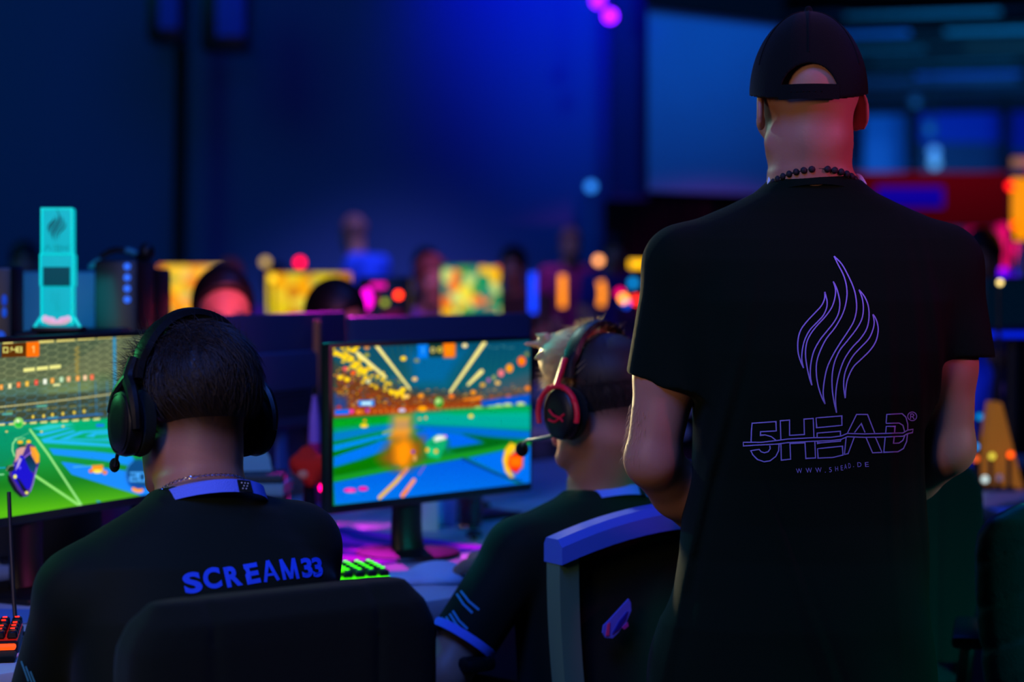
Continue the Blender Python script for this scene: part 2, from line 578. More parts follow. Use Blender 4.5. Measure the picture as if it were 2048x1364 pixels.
# ------------------------------------------------------------------ material library
M_SKIN = mat('skin', SKIN, 0.5, attr='Col', sss=0.25, bump=0.12, bscale=260, spec=0.4)
M_TEE = mat('black_cotton', (4, 20, 9), 0.9, sheen=0.02, bump=0.35, bscale=900, spec=0.12)
M_JERSEY = mat('black_jersey', (5, 20, 10), 0.75, sheen=0.04, bump=0.25, bscale=700, spec=0.2)
M_DENIM = mat('dark_trousers', (22, 24, 30), 0.9, bump=0.3, bscale=500)
M_BLACK = mat('black_plastic', (13, 15, 16), 0.42, bump=0.1, bscale=300)
M_MATTE = mat('black_fabric', (7, 19, 11), 0.95, sheen=0.06, bump=0.4, bscale=400, spec=0.25)
M_CAP = mat('cap_cotton', (6, 12, 9), 0.95, sheen=0.04, spec=0.2, bump=0.4, bscale=600)
M_GREY = mat('grey_metal', (78, 118, 100), 0.5, bump=0.05)
M_WHITE = mat('white_plastic', (215, 215, 215), 0.5, bump=0.05)
M_WCLOTH = mat('white_rib_cloth', (105, 132, 240), 0.9, bump=0.6, bscale=500)
M_PRINT = mat('blue_flock_print', (28, 84, 235), 0.8, emit=None, bump=0.2, bscale=500)
M_FOIL = mat('lilac_foil_print', (158, 150, 228), 0.45, bump=0.1, bscale=300)
M_HAIR = mat('brown_hair', (38, 28, 20), 0.45, bump=0.2, bscale=500, spec=0.6)
M_FAIR = mat('fair_hair', (200, 165, 105), 0.5, bump=0.2, bscale=500)
M_DHAIR = mat('black_hair', (12, 10, 10), 0.5, bump=0.2, bscale=400)
M_DESK = mat('white_laminate', (190, 195, 200), 0.45, vary=0.05, bump=0.05)
M_STEEL = mat('dark_steel', (45, 48, 52), 0.4, metal=0.7)
M_RED = mat('red_metal', (240, 14, 48), 0.45)
M_SHOE = mat('shoe_rubber', (30, 30, 32), 0.7, bump=0.2)

# ------------------------------------------------------------------ people
def frame_from(P, N, yaw):
    u = (Vector(N) - Vector(P)); L = u.length; u.normalize()
    fw = Vector((-math.sin(yaw), math.cos(yaw), 0)); fw = (fw - u * fw.dot(u)).normalized(); r = fw.cross(u)
    return Matrix(((r.x, fw.x, u.x, P[0]), (r.y, fw.y, u.y, P[1]), (r.z, fw.z, u.z, P[2]), (0, 0, 0, 1))), L


def V3(*a): return Vector(a)


def head_frame(c, yaw, pitch=0, roll=0):
    return Matrix.Translation(Vector(c)) @ Matrix.Rotation(yaw, 4, 'Z') @ Matrix.Rotation(pitch, 4, 'X') @ Matrix.Rotation(roll, 4, 'Y')


def build_person(root, J, h=0.004, hh=None, shirt=None, trousers=None, skin=None, sleeves=0.72, cuff_n=None, wob=None,
                 fade=None, hs=0.95, detail=True, jersey=False, hair=(30, 22, 18), hem=True):
    """J: joints in world coordinates; body is one continuous skin, clothes are parts around it"""
    hh = hh or h
    ks = ['neck', 'pelvis', 'sL', 'sR', 'eL', 'eR', 'wL', 'wR', 'kL', 'kR', 'aL', 'aR', 'head']
    lo, hi = bounds([J[k] for k in ks] + [J['head'] + V3(0, 0, 0.06)], 0.17)
    lo[2] = 0.0
    HM = J['HM']
    f = Field(lo, hi, h)
    add_head(f, HM, hs, J['neck'], J.get('nr', 0.06), detail)
    tab = J['tab']; TM = J['TM']
    f.torso(TM, tab, grow=-0.012, k=0.03)
    for S in 'LR':
        s, e, w = J['s' + S], J['e' + S], J['w' + S]
        f.cone(J['neck'] - V3(0, 0, J.get('trapz', 0.035) + .006), s, J.get('trap', .048) - .012, 0.046, 0.03)
        f.chain([s, s * 0.45 + e * 0.55, e], [J.get('ar', 0.05), J.get('ar', 0.05) * 0.93, 0.040], 0.02)
        f.chain([e, e * 0.65 + w * 0.35, w], [0.042, 0.0425, 0.027], 0.015)
        hd = J.get('hd' + S, (w - e).normalized())
        add_hand(f, w, hd, J.get('hn' + S, V3(0, 0, -1)), 1 if S == 'L' else -1, J.get('curl', 0.45), 0.97)
        hp, k, a = J['h' + S], J['k' + S], J['a' + S]
        f.cone(hp, k, 0.075, 0.05, 0.03); f.chain([k, k * 0.65 + a * 0.35, a], [0.048, 0.047, 0.032], 0.02)
        ft = J.get('toe' + S, J['fwd'])
        f.cone(a - V3(0, 0, 0.03), a + ft * 0.14 - V3(0, 0, 0.05), 0.032, 0.024, 0.02)
    f.mesh('body', skin or M_SKIN, root, colfn=skin_cols(HM, hs, fade, hair))
    # shirt
    sl, sh = bounds([J[k] for k in ('neck', 'pelvis', 'sL', 'sR', 'eL', 'eR')], 0.18)
    f = Field(sl, sh, h)
    f.torso(TM, tab, grow=0.0, k=0.03, wob=wob)
    for S in 'LR':
        s, e = J['s' + S], J['e' + S]
        f.cone(J['neck'] - V3(0, 0, J.get('trapz', 0.035)), s, J.get('trap', 0.048), J.get('sr', 0.06), J.get('trk', 0.03))
        c = J.get('c' + S) or (s * (1 - sleeves) + e * sleeves)
        n = (e - s).normalized()
        cn = J.get('cn' + S) or n
        f.cone(s, c + n * 0.05, J.get('sr', 0.06), J.get('cr', 0.054), 0.02, clip=[(np.array(c), np.array(cn))])
        if 'x' + S in J: f.cone(J['x' + S][0], J['x' + S][1], J['x' + S][2], J['x' + S][2], 0.02, clip=[(np.array(c), np.array(cn))])
    top = np.array(TM @ V3(0, 0, tab[-1][0] - 0.004)); un = np.array(TM.to_3x3() @ V3(0, 0, 1))
    f.put(lambda x, y, z: np.maximum(((x - top[0]) * -un[0] + (y - top[1]) * -un[1] + (z - top[2]) * -un[2]), np.sqrt((x - top[0]) ** 2 + (y - top[1]) ** 2) - 0.12), top - 0.12, top + 0.12, 0.004, 's')
    so = f.mesh('t_shirt', shirt or M_TEE, root)
    # trousers
    tl, th = bounds([J[k] for k in ('pelvis', 'hL', 'hR', 'kL', 'kR', 'aL', 'aR')], 0.16); tl[2] = 0.0
    f = Field(tl, th, max(h, 0.006))
    P = J['pelvis']
    f.ell(P - V3(0, 0, 0.02), (0.158, J.get('pd', 0.115), 0.11), J['TM'].to_3x3(), 0.03)
    for S in 'LR':
        hp, k, a = J['h' + S], J['k' + S], J['a' + S]
        n = (a - k).normalized()
        f.cone(hp, k, J.get('lr', 0.088), 0.067, 0.04); f.cone(k, a, 0.066, 0.052, 0.02, clip=[(np.array(a), np.array(n))])
    f.mesh('trousers', trousers or M_DENIM, root)
    for S in 'LR':
        a = J['a' + S]; ft = J.get('toe' + S, J['fwd'])
        f = Field(np.array(a) - 0.25, np.array(a) + 0.25, 0.006)
        g = a.copy(); g.z = 0
        cl = [(np.array((0, 0, 0.0)), np.array((0, 0, -1.0)))]
        f.cone(g + V3(0, 0, 0.055) - ft * 0.03, g + V3(0, 0, 0.035) + ft * 0.16, 0.046, 0.036, 0.02, clip=cl)
        f.cone(g + V3(0, 0, 0.06), a + V3(0, 0, 0.02), 0.045, 0.047, 0.02, clip=cl)
        f.mesh('shoe', M_SHOE, root)
    return so


SIT_TAB = [(-0.06, -.165, .165, -.12, .13), (0.10, -.165, .165, -.115, .125), (0.25, -.17, .17, -.115, .12), (0.36, -.185, .185, -.118, .115),
           (0.44, -.185, .185, -.108, .10), (0.49, -.15, .15, -.085, .085), (0.525, -.105, .105, -.068, .07), (0.55, -.075, .075, -.062, .064), (0.575, -.062, .062, -.058, .06)]


def tshift(tab, L):
    k = L / 0.575
    return [(r[0] * k,) + r[1:] for r in tab]


def generic_person(label, x, y, yaw, pose='stand', H=1.72, shirt=None, hairm=None, h=0.008, trousers=None, head_yaw=0.0, group=None, seat=0.48, hair_long=False, lean=0.12, skin=None, hfront=.06):
    root = thing('person', label, 'person', (x, y, 0), 0, group)
    k = H / 1.72
    T = Matrix.Translation((x, y, 0)) @ Matrix.Rotation(yaw, 4, 'Z')
    Q = lambda a, b, c: T @ Vector((a * k, b * k, c * k))
    fw = (T.to_3x3() @ V3(0, 1, 0))
    J = {'fwd': fw}
    if pose == 'stand':
        P, N = Q(0, 0, 0.93), Q(0, lean * 0.6, 1.43)
        J.update(hL=Q(-.09, 0, .90), hR=Q(.09, 0, .90), kL=Q(-.10, .03, .49), kR=Q(.10, .03, .49), aL=Q(-.10, 0, .09), aR=Q(.10, 0, .09))
        J.update(sL=Q(-.175, .03, 1.36), sR=Q(.175, .03, 1.36), eL=Q(-.23, .05, 1.10), eR=Q(.23, .05, 1.10), wL=Q(-.15, .25, 1.02), wR=Q(.15, .25, 1.02))
    else:
        s = seat / k
        P, N = Q(0, -.05, s + .05), Q(0, .10 + lean, s + .59)
        J.update(hL=Q(-.09, 0, s + .04), hR=Q(.09, 0, s + .04), kL=Q(-.12, .42, s + .05), kR=Q(.12, .42, s + .05), aL=Q(-.12, .46, .09), aR=Q(.12, .46, .09))
        J.update(sL=Q(-.175, .06 + lean, s + .52), sR=Q(.175, .06 + lean, s + .52), eL=Q(-.22, .22 + lean, s + .30), eR=Q(.22, .22 + lean, s + .30), wL=Q(-.16, .44 + lean, s + .33), wR=Q(.16, .44 + lean, s + .33))
    J['pelvis'] = P; J['neck'] = N
    hc = N + V3(0, 0, 0.135 * k) + fw * 0.03
    J['head'] = hc; J['HM'] = head_frame(hc, yaw + head_yaw, -0.1)
    TM, L = frame_from(P, N + V3(0, 0, .0), yaw)
    J['TM'] = TM; J['tab'] = tshift(SIT_TAB, L + 0.005)
    build_person(root, J, h, shirt=shirt, trousers=trousers, hs=0.95 * k, skin=skin)
    f = Field(np.array(hc) - 0.24, np.array(hc) + 0.24, h * 0.8)
    hair_cap(f, J['HM'], 0.95 * k, 0.013, line=-0.05 if not hair_long else -0.09, front=hfront)
    if hair_long:
        f.cone(J['HM'] @ V3(0, -.06, .02), J['HM'] @ V3(0, -.09, -.16), 0.07, 0.05, 0.04)
    f.mesh('hair', hairm or M_DHAIR, root)
    return root


def ring_band(mb, c, ax, ay, zf, w, th, n=64, T=None, slope=0.0, a0=0, a1=2 * PI):
    """a cloth band round a neck: height w, thickness th; zf gives its height by angle; angle 0 is the front"""
    rows = []
    full = abs(a1 - a0 - 2 * PI) < 1e-6
    m = n if full else n + 1
    for i in range(m):
        a = a0 + (a1 - a0) * i / n
        d = Vector((math.sin(a), math.cos(a), 0))
        z = zf(a)
        for (o, q) in ((0, -w / 2), (th, -w / 2), (th + slope, w / 2), (slope, w / 2)):
            rows.append(Vector((c[0] + d.x * (ax + o), c[1] + d.y * (ay + o), c[2] + z + q)))
    fs = []
    for i in range(m if full else m - 1):
        j = (i + 1) % m
        for q in range(4):
            r = (q + 1) % 4
            fs.append((i * 4 + q, i * 4 + r, j * 4 + r, j * 4 + q))
    if not full: fs += [(0, 1, 2, 3), ((m - 1) * 4 + 3, (m - 1) * 4 + 2, (m - 1) * 4 + 1, (m - 1) * 4)]
    mb.add(rows, fs, T)


def surf_project(bvh, cols, off=0.0012):
    """pixels of the photograph onto the surface they were printed on"""
    out = []
    o = Vector((0, 0, CAM_Z))
    last = None
    for (px, py) in cols:
        d = (W(px, py, 3.0) - o).normalized()
        loc, nrm, _, _ = bvh.ray_cast(o, d)
        if loc is None:
            loc = last if last is not None else W(px, py, 2.95); out.append(loc); continue
        if nrm.dot(d) > 0: nrm = -nrm
        out.append(loc + nrm * off); last = loc
    return out


def stroke_mesh(mb, bvh, line, w, closed=False, step=7.0):
    pts = [np.array(p, float) for p in line]
    if closed: pts = pts + [pts[0]]
    P = [pts[0]]
    for a, b in zip(pts[:-1], pts[1:]):
        n = max(1, int(np.linalg.norm(b - a) / step))
        for i in range(1, n + 1): P.append(a + (b - a) * i / n)
    P = np.array(P); m = len(P)
    T = np.zeros_like(P); T[1:-1] = P[2:] - P[:-2]; T[0] = P[1] - P[0]; T[-1] = P[-1] - P[-2]
    if closed: T[0] = T[-1] = P[1] - P[-2]
    seg = P[1:] - P[:-1]; seg = seg / np.maximum(np.linalg.norm(seg, axis=1, keepdims=True), 1e-6)
    T = T / np.maximum(np.linalg.norm(T, axis=1, keepdims=True), 1e-6)
    N = np.stack([-T[:, 1], T[:, 0]], 1)
    k = np.ones(m)
    for i in range(1, m - 1):
        c = abs(np.dot(seg[i - 1], T[i])); k[i] = 1 / max(c, 0.5)
    L = P + N * (w / 2) * k[:, None]; R = P - N * (w / 2) * k[:, None]
    a = surf_project(bvh, L); b = surf_project(bvh, R)
    mb.add(a + b, [(i, i + 1, m + i + 1, m + i) for i in range(m - 1)])


def bvh_of(o):
    A = root_of(o); M = Matrix.Translation(A.location) @ Matrix.Rotation(A.rotation_euler.z, 4, 'Z')
    me = o.data
    V = np.empty(len(me.vertices) * 3, dtype=np.float32); me.vertices.foreach_get('co', V); V = V.reshape(-1, 3)
    M = np.array(M); V = V @ M[:3, :3].T + M[:3, 3]
    return BVHTree.FromPolygons([tuple(v) for v in V], [tuple(p.vertices) for p in me.polygons])


def glyph(ch, bold=0.0):
    """outline letter as triangles in the unit square"""
    cu = bpy.data.curves.new('g', 'FONT'); cu.body = ch; cu.offset = bold; cu.resolution_u = 5
    o = bpy.data.objects.new('g', cu); COL.objects.link(o)
    dg = bpy.context.evaluated_depsgraph_get(); dg.update()
    me = bpy.data.meshes.new_from_object(o.evaluated_get(dg))
    V = np.array([v.co[:2] for v in me.vertices]); Fc = [tuple(p.vertices) for p in me.polygons]
    bpy.data.objects.remove(o); bpy.data.curves.remove(cu); bpy.data.meshes.remove(me)
    lo, hi = V.min(0), V.max(0)
    return (V - lo) / (hi - lo), Fc, (hi - lo)


def put_glyph(mb, bvh, ch, bl, w, h, ang, bold=0.0, project=None):
    V, Fc, asp = glyph(ch, bold)
    c, s = math.cos(ang), math.sin(ang)
    pts = []
    for u, v in V:
        x, y = u * w, v * h
        pts.append((bl[0] + x * math.cos(ang * 0.8) - y * s, bl[1] - x * math.sin(ang * 0.8) - y * c))
    mb.add(surf_project(bvh, pts) if project is None else [project(p) for p in pts], Fc)


# ---- the standing man
SY = 3.07
def zx(py, Y=SY): return CAM_Z + (HY - py) * Y / F_PX
def xx(px, Y=SY): return (px - CX) * Y / F_PX


man = thing('person', 'standing man seen from behind in black t-shirt with lilac flame print and black cap', 'person', (xx(1620), SY, 0))
man_rows = [(1450, 1296, 1872, 2.95, 3.20), (1364, 1301, 1870, 2.945, 3.20), (1240, 1316, 1862, 2.95, 3.20), (1180, 1346, 1858, 2.96, 3.20),
            (1110, 1366, 1855, 2.972, 3.20), (1040, 1370, 1853, 2.975, 3.20), (950, 1384, 1850, 2.97, 3.20), (860, 1386, 1852, 2.955, 3.20),
            (780, 1383, 1872, 2.942, 3.20), (700, 1374, 1888, 2.935, 3.19), (600, 1364, 1900, 2.935, 3.18), (520, 1372, 1892, 2.95, 3.17),
            (480, 1396, 1872, 2.968, 3.16), (450, 1430, 1838, 2.988, 3.15), (425, 1462, 1806, 3.005, 3.14), (402, 1492, 1774, 3.012, 3.145),
            (385, 1517, 1748, 3.014, 3.15), (360, 1539, 1723, 3.014, 3.155)]
J = {'fwd': V3(0, 1, 0)}
J['TM'] = Matrix.Identity(4)
J['tab'] = [(zx(r[0]), xx(r[1]), xx(r[2]), r[3], r[4]) for r in man_rows]
hc = V3(xx(1619), SY + 0.01, zx(222)); J['head'] = hc; J['HM'] = head_frame(hc, math.radians(9), -0.03)
J['neck'] = V3(xx(1622), 3.085, zx(372)); J['nr'] = 0.059
J['pelvis'] = V3(xx(1590), SY + .015, 0.82); J['pd'] = .095; J['lr'] = .08
J['sL'], J['sR'] = V3(xx(1366), SY, zx(530)), V3(xx(1883), SY, zx(530))
J['eL'], J['eR'] = V3(xx(1304), 3.06, zx(918)), V3(xx(1897), 3.08, zx(895))
J['wL'], J['wR'] = V3(.345, 3.26, .865), V3(.56, 3.28, .90)
J['hnL'] = V3(0.5, 0.2, 0.3); J['hnR'] = V3(-0.5, 0.2, 0.3); J['hdL'] = V3(0.5, 0.35, 0.15); J['hdR'] = V3(-0.5, 0.3, 0.1)
J['ar'] = 0.0505; J['sr'] = 0.058; J['cr'] = 0.0555; J['trap'] = 0.042; J['trapz'] = 0.058; J['trk'] = 0.05
J['cL'] = V3(xx(1322), SY, zx(765)); J['cnL'] = V3(-.27, 0, -.963); J['xL'] = (V3(xx(1392), 3.05, zx(600)), V3(xx(1362), 3.045, zx(800)), .047); J['cR'] = V3(xx(1925), SY, zx(715)); J['cnR'] = V3(0.0, -.05, -1)
J.update(hL=V3(.36, SY, .82), hR=V3(.54, SY, .82), kL=V3(.34, SY + .02, .46), kR=V3(.56, SY + .02, .46), aL=V3(.33, SY, .09), aR=V3(.58, SY, .09))


def man_wob(x, y, z):
    d = 0.0022 * np.sin(34 * x + 3 * np.sin(7 * z) + 1.5) * np.clip((1.25 - z) * 2.2, 0, 1)
    d = d + 0.003 * np.sin(26 * z + 30 * (x - .3) + 2 * np.sin(11 * x)) * np.clip((0.95 - z) * 5, 0, 1)
    # long falling folds beside the right arm and a pulled knot of cloth at the left hip
    for (x0, s0, z0, a) in ((.60, .10, 1.0, .004), (.555, .05, 1.0, .003), (.635, .16, 1.05, .004), (.34, -.22, .95, .005), (.30, .35, .80, .005)):
        u = x - (x0 + s0 * (1.2 - z))
        d = d - a * np.exp(-(u / 0.008) ** 2) * np.exp(-((z - z0) / .25) ** 2) + a * .6 * np.exp(-((u - .014) / 0.008) ** 2) * np.exp(-((z - z0) / .25) ** 2)
    return d.astype(np.float32)


man_shirt = build_person(man, J, 0.0036, wob=man_wob, hs=0.97)
MHM = J['HM']
# collar, beads, cap
mb = MB(); cc = (xx(1628), 3.082, zx(366))
ring_band(mb, cc, .0735, .070, lambda a: 0.004 - 0.018 * (1 + math.cos(a)) - 0.002 * abs(math.sin(a)), 0.016, 0.004, slope=-0.004)
mb.build('collar', M_TEE, man_shirt, world=True)
neck = MB(); whites = []
nb = 36
for i in range(nb):
    a = 2 * PI * i / nb
    c = Vector((xx(1627) + .0672 * math.sin(a), 3.078 + .070 * math.cos(a), zx(346) - 0.022 * (1 + math.cos(a)) + 0.004 * (1 - abs(math.sin(a)))))
    if abs(a - PI) < 0.12: continue
    if abs(abs(a - PI) - PI / 2) < 0.02: whites.append(c)
    else: neck.ball(0.0056, c, 12)
neck.tube([V3(xx(1627) + .0672 * math.sin(2 * PI * i / 40), 3.078 + .070 * math.cos(2 * PI * i / 40), zx(346) - 0.022 * (1 + math.cos(2 * PI * i / 40)) + 0.004 * (1 - abs(math.sin(2 * PI * i / 40)))) for i in range(40)], 0.0016, 6, closed=True)
nk = neck.build('bead_necklace', mat('lava_bead', (24, 18, 20), 0.7, bump=0.5, bscale=400), man, world=True)
for c in whites:
    wb = MB(); wb.ball(.0058, c, 14); wb = wb.build('bead', M_WHITE, nk, world=True); wb['label'] = 'white bead at the side of the neck'
for sx in (-1, 1):
    cord = MB()
    x0 = xx(1541 if sx < 0 else 1723)
    cord.tube([V3(x0 + sx * .003, 3.06, zx(372)), V3(x0 - sx * .001, 3.075, zx(356)), V3(x0 - sx * .006, 3.09, zx(352)), V3(x0 - sx * .012, 3.14, zx(366))], 0.0042, 8, smooth=4)
    co = cord.build('lanyard', M_WHITE, man, world=True); co['label'] = 'white cord at the side of the neck'

CM = head_frame(hc, math.radians(-8.0), -0.02)
Rc = np.array(CM.to_3x3()); PC = lambda x, y, z: np.array(CM @ Vector((x, y, z)))
f = Field(np.array(hc) - 0.17, np.array(hc) + 0.2, 0.0024)
plane = [(PC(0, 0, .026), Rc @ np.array([0, .16, -1.0]) / 1.013)]
f.ell(PC(0, -.004, .026), (.0905, .112, .127), Rc, 0.001, clip=plane)
f.ell(PC(0, -.004, .026), (.0862, .1075, .1225), Rc, 0.001, 's')
f.ell(PC(.0, -.115, .016), (.0430, .07, .045), Rc, 0.002, 's')
f.cone(PC(0, -.004, .151), PC(0, -.004, .157), .008, .006, .003)
cap = f.mesh('cap', M_CAP, man)
mb = MB(M=CM)
def capx(a, z, o): return Vector(((.0905 + o) * math.sqrt(max(0, 1 - ((z - .026) / .127) ** 2)) * math.sin(a), -.004 - (.112 + o) * math.sqrt(max(0, 1 - ((z - .026) / .127) ** 2)) * math.cos(a), z))
vs, fs = [], []
for i in range(17):
    a = -0.52 + 1.04 * i / 16
    for z, o in ((.008, .0006), (.008, -.002), (.030, -.002), (.030, .0006)): vs.append(capx(a, z - 0.006 * 0, o))
for i in range(16):
    for q in range(4): fs.append((i * 4 + q, i * 4 + (q + 1) % 4, i * 4 + 4 + (q + 1) % 4, i * 4 + 4 + q))
mb.add(vs, fs)
for i in range(6): mb.ball(.0010, capx(-.3 + .1 * i, .019, .0008), 8)
st = mb.build('strap', M_CAP, cap, world=True)
mb = MB(M=CM)
vs, fs = [], []
for t in range(9):
    for i in range(21):
        a = -1 + i / 10
        R = .075 + (.075 * math.sqrt(max(0, 1 - (a * .92) ** 2)) + 0.0) * t / 8
        vs.append(Vector((a * .062, .048 + .068 * math.sqrt(max(0, 1 - (a * .82) ** 2)) + .075 * math.sqrt(max(0, 1 - abs(a) ** 2.6)) * t / 8, .035 - .026 * a * a - .014 * t / 8)))
n1 = len(vs); vs += [v - Vector((0, 0, .004)) for v in vs]
for t in range(8):
    for i in range(20):
        p = t * 21 + i; fs += [(p, p + 1, p + 22, p + 21), (n1 + p, n1 + p + 21, n1 + p + 22, n1 + p + 1)]
mb.add(vs, fs); mb.build('brim', M_CAP, cap, world=True)
mb = MB(M=CM)
for a in (0, PI / 3, 2 * PI / 3):
    for sgn in (1,):
        pts = []
        for i in range(25):
            t = -1.25 + 2.5 * i / 24
            pts.append(V3(.0912 * math.sin(t) * math.sin(a), -.004 + .1128 * math.sin(t) * math.cos(a), .026 + .1278 * math.cos(t)))
        pts = [p for p in pts if not (p.y < -.05 and p.z < .078 and abs(p.x) < .05)]
        mb.tube(pts, .0009, 5)
mb.build('seam', M_CAP, cap, world=True)

# short hair on the back of the head under the cap, hair on the left forearm
mb = MB()
eL, wL, sL = J['eL'], J['wL'], J['sL']
for i in range(420):
    t = rng.uniform(0.1, 1.0)
    if rng.rand() < .6:
        a = sL * (1 - (.68 + .32 * t)) + eL * (.68 + .32 * t); r = .0455
    else:
        a = eL * (1 - t * .6) + wL * t * .6; r = .037
    an = rng.uniform(PI * .65, PI * 1.35)
    dr = V3(math.cos(an), math.sin(an) * .9, 0)
    p = a + dr * r * 1.02
    d = (dr * rng.uniform(.3, .9) + V3(rng.normal() * .2, rng.normal() * .2, -1)).normalized()
    L = rng.uniform(.006, .014)
    mb.tube([p, p + d * L * .5, p + (d + V3(0, 0, -.4)).normalized() * L], [.00022, .00018, .00005], 3)
mb.build('arm_hair', M_FAIR, man, world=True)

# prints on the back of the t-shirt
bv = bvh_of(man_shirt)
def Z1(u, v): return (1560 + u / 3.896, 490 + v / 3.896)
tongues = [
    ([(348, 366), (346, 420), (320, 475), (270, 530), (205, 600), (160, 665), (140, 740), (140, 830), (158, 900), (183, 958)], [(170, 900), (172, 830), (190, 745), (230, 665), (285, 605), (335, 550), (362, 490), (366, 440), (357, 400)]),
    ([(414, 285), (432, 350), (425, 420), (400, 490), (350, 560), (290, 625), (240, 690), (208, 760), (198, 850), (210, 950), (230, 1040), (248, 1092)], [(236, 1020), (239, 930), (262, 830), (310, 740), (365, 670), (420, 600), (455, 530), (465, 450), (450, 370), (432, 320)]),
    ([(420, 90), (455, 160), (495, 240), (518, 330), (518, 420), (490, 530), (430, 640), (360, 730), (310, 830), (284, 920), (284, 1020), (300, 1110), (325, 1185), (351, 1238)], [(336, 1170), (341, 1080), (365, 960), (410, 860), (470, 760), (530, 670), (575, 590), (595, 500), (590, 410), (570, 330), (530, 240), (480, 150)]),
    ([(614, 350), (640, 420), (648, 500), (635, 580), (590, 660), (520, 750), (465, 820), (425, 910), (406, 1010), (406, 1120), (420, 1220), (440, 1306)], [(432, 1220), (438, 1110), (460, 1000), (500, 890), (560, 800), (625, 730), (675, 650), (692, 560), (685, 470), (655, 400)]),
    ([(722, 540), (732, 600), (722, 660), (690, 730), (630, 795), (570, 860), (530, 930), (502, 1010), (495, 1100), (507, 1192)], [(512, 1120), (527, 1040), (570, 950), (630, 890), (700, 820), (745, 750), (763, 670), (757, 610), (740, 565)])]
mb = MB()
def smooth2(pts, k=4):
    q = crom([Vector((a, b, 0)) for a, b in pts], k); return [(v.x, v.y) for v in q]
for l, r in tongues:
    A = smooth2([Z1(*p) for p in l]); B = smooth2([Z1(*p) for p in [l[-1]] + r + [l[0]]])
    stroke_mesh(mb, bv, A, 2.6); stroke_mesh(mb, bv, B, 2.6)
fl = mb.build('flame_logo', M_FOIL, man_shirt, world=True, smooth=False); fl['label'] = 'lilac outlined flame logo of five curved tongues'
def Z2(u, v): return (1440 + u / 4.876, 780 + v / 4.876)
mb = MB()
opens = [
    [(303, 503), (307, 400), (315, 322), (546, 306), (549, 397), (397, 405), (396, 439), (440, 436), (500, 452), (545, 487)],
    [(576, 527), (572, 590), (545, 645), (490, 688), (430, 698), (365, 676), (322, 632), (302, 590), (383, 577), (402, 600), (435, 610), (470, 600), (490, 572), (487, 540)],
    [(594, 490), (588, 298), (678, 291), (678, 440), (822, 432), (818, 282), (908, 275), (915, 460)],
    [(594, 525), (598, 682), (688, 672), (682, 520), (828, 513), (836, 665), (930, 660), (924, 503)],
    [(946, 460), (946, 418), (1172, 400), (1174, 442)], [(948, 500), (948, 516), (1176, 496), (1176, 480)],
    [(1243, 415), (1330, 236), (1436, 236), (1505, 415)], [(1310, 412), (1375, 325), (1412, 412)], [(1228, 465), (1212, 626), (1248, 618), (1308, 457)],
    [(1420, 457), (1485, 610), (1577, 606), (1512, 457)],
    [(1618, 322), (1625, 236), (1772, 228), (1808, 262), (1826, 330), (1826, 384)], [(1618, 323), (1742, 320), (1780, 342), (1796, 402)],
    [(1614, 414), (1620, 352), (1700, 352), (1696, 412)], [(1609, 457), (1595, 605), (1730, 600), (1785, 568), (1815, 500), (1823, 428)],
    [(1693, 452), (1686, 518), (1742, 515), (1780, 488), (1798, 442)]]
closed_ = [[(935, 270), (1186, 250), (1188, 342), (942, 366)], [(950, 570), (1192, 545), (1197, 632), (1100, 655), (955, 662)],
           [(230, 508), (400, 508), (560, 490), (660, 476), (900, 463), (1080, 459), (1180, 446), (1240, 421), (1400, 426), (1600, 421), (1780, 416), (1825, 389), (1878, 380), (1872, 412), (1820, 425), (1780, 449), (1600, 456), (1400, 459), (1240, 453), (1180, 479), (1080, 491), (900, 498), (660, 511), (560, 525), (400, 533), (232, 543)]]
for l in opens: stroke_mesh(mb, bv, [Z2(*p) for p in l], 2.3)
for l in closed_: stroke_mesh(mb, bv, [Z2(*p) for p in l], 2.3, closed=True)
cx_, cy_ = 1870, 254
stroke_mesh(mb, bv, [Z2(cx_ + 44 * math.cos(2 * PI * i / 24), cy_ + 42 * math.sin(2 * PI * i / 24)) for i in range(24)], 1.9, closed=True)
stroke_mesh(mb, bv, [Z2(1852, 280), (Z2(1854, 232)), Z2(1875, 230), Z2(1886, 242), Z2(1876, 256), Z2(1856, 257)], 2.0, step=3)
stroke_mesh(mb, bv, [Z2(1870, 257), Z2(1890, 280)], 2.0, step=3)
lt = mb.build('lettering', M_FOIL, man_shirt, world=True, smooth=False); lt['label'] = 'outlined word crossed by a wavy double line'
mb = MB()
for ch, u, v, w_, h_ in (('W', 744, 812, 58, 48), ('W', 838, 808, 60, 48), ('W', 932, 804, 60, 48), ('.', 1022, 803, 8, 8), ('5', 1064, 800, 26, 48), ('H', 1124, 790, 28, 46), ('E', 1178, 782, 22, 48), ('A', 1212, 770, 26, 50), ('D', 1252, 760, 22, 48), ('.', 1297, 750, 8, 8), ('D', 1340, 749, 38, 46), ('E', 1414, 748, 36, 46)):
    bl = Z2(u, v); put_glyph(mb, bv, ch, bl, w_ / 4.876, h_ / 4.876, math.radians(5), 0.0)
wl = mb.build('lettering', M_FOIL, man_shirt, world=True, smooth=False); wl['label'] = 'small line of spaced capitals with a web address'


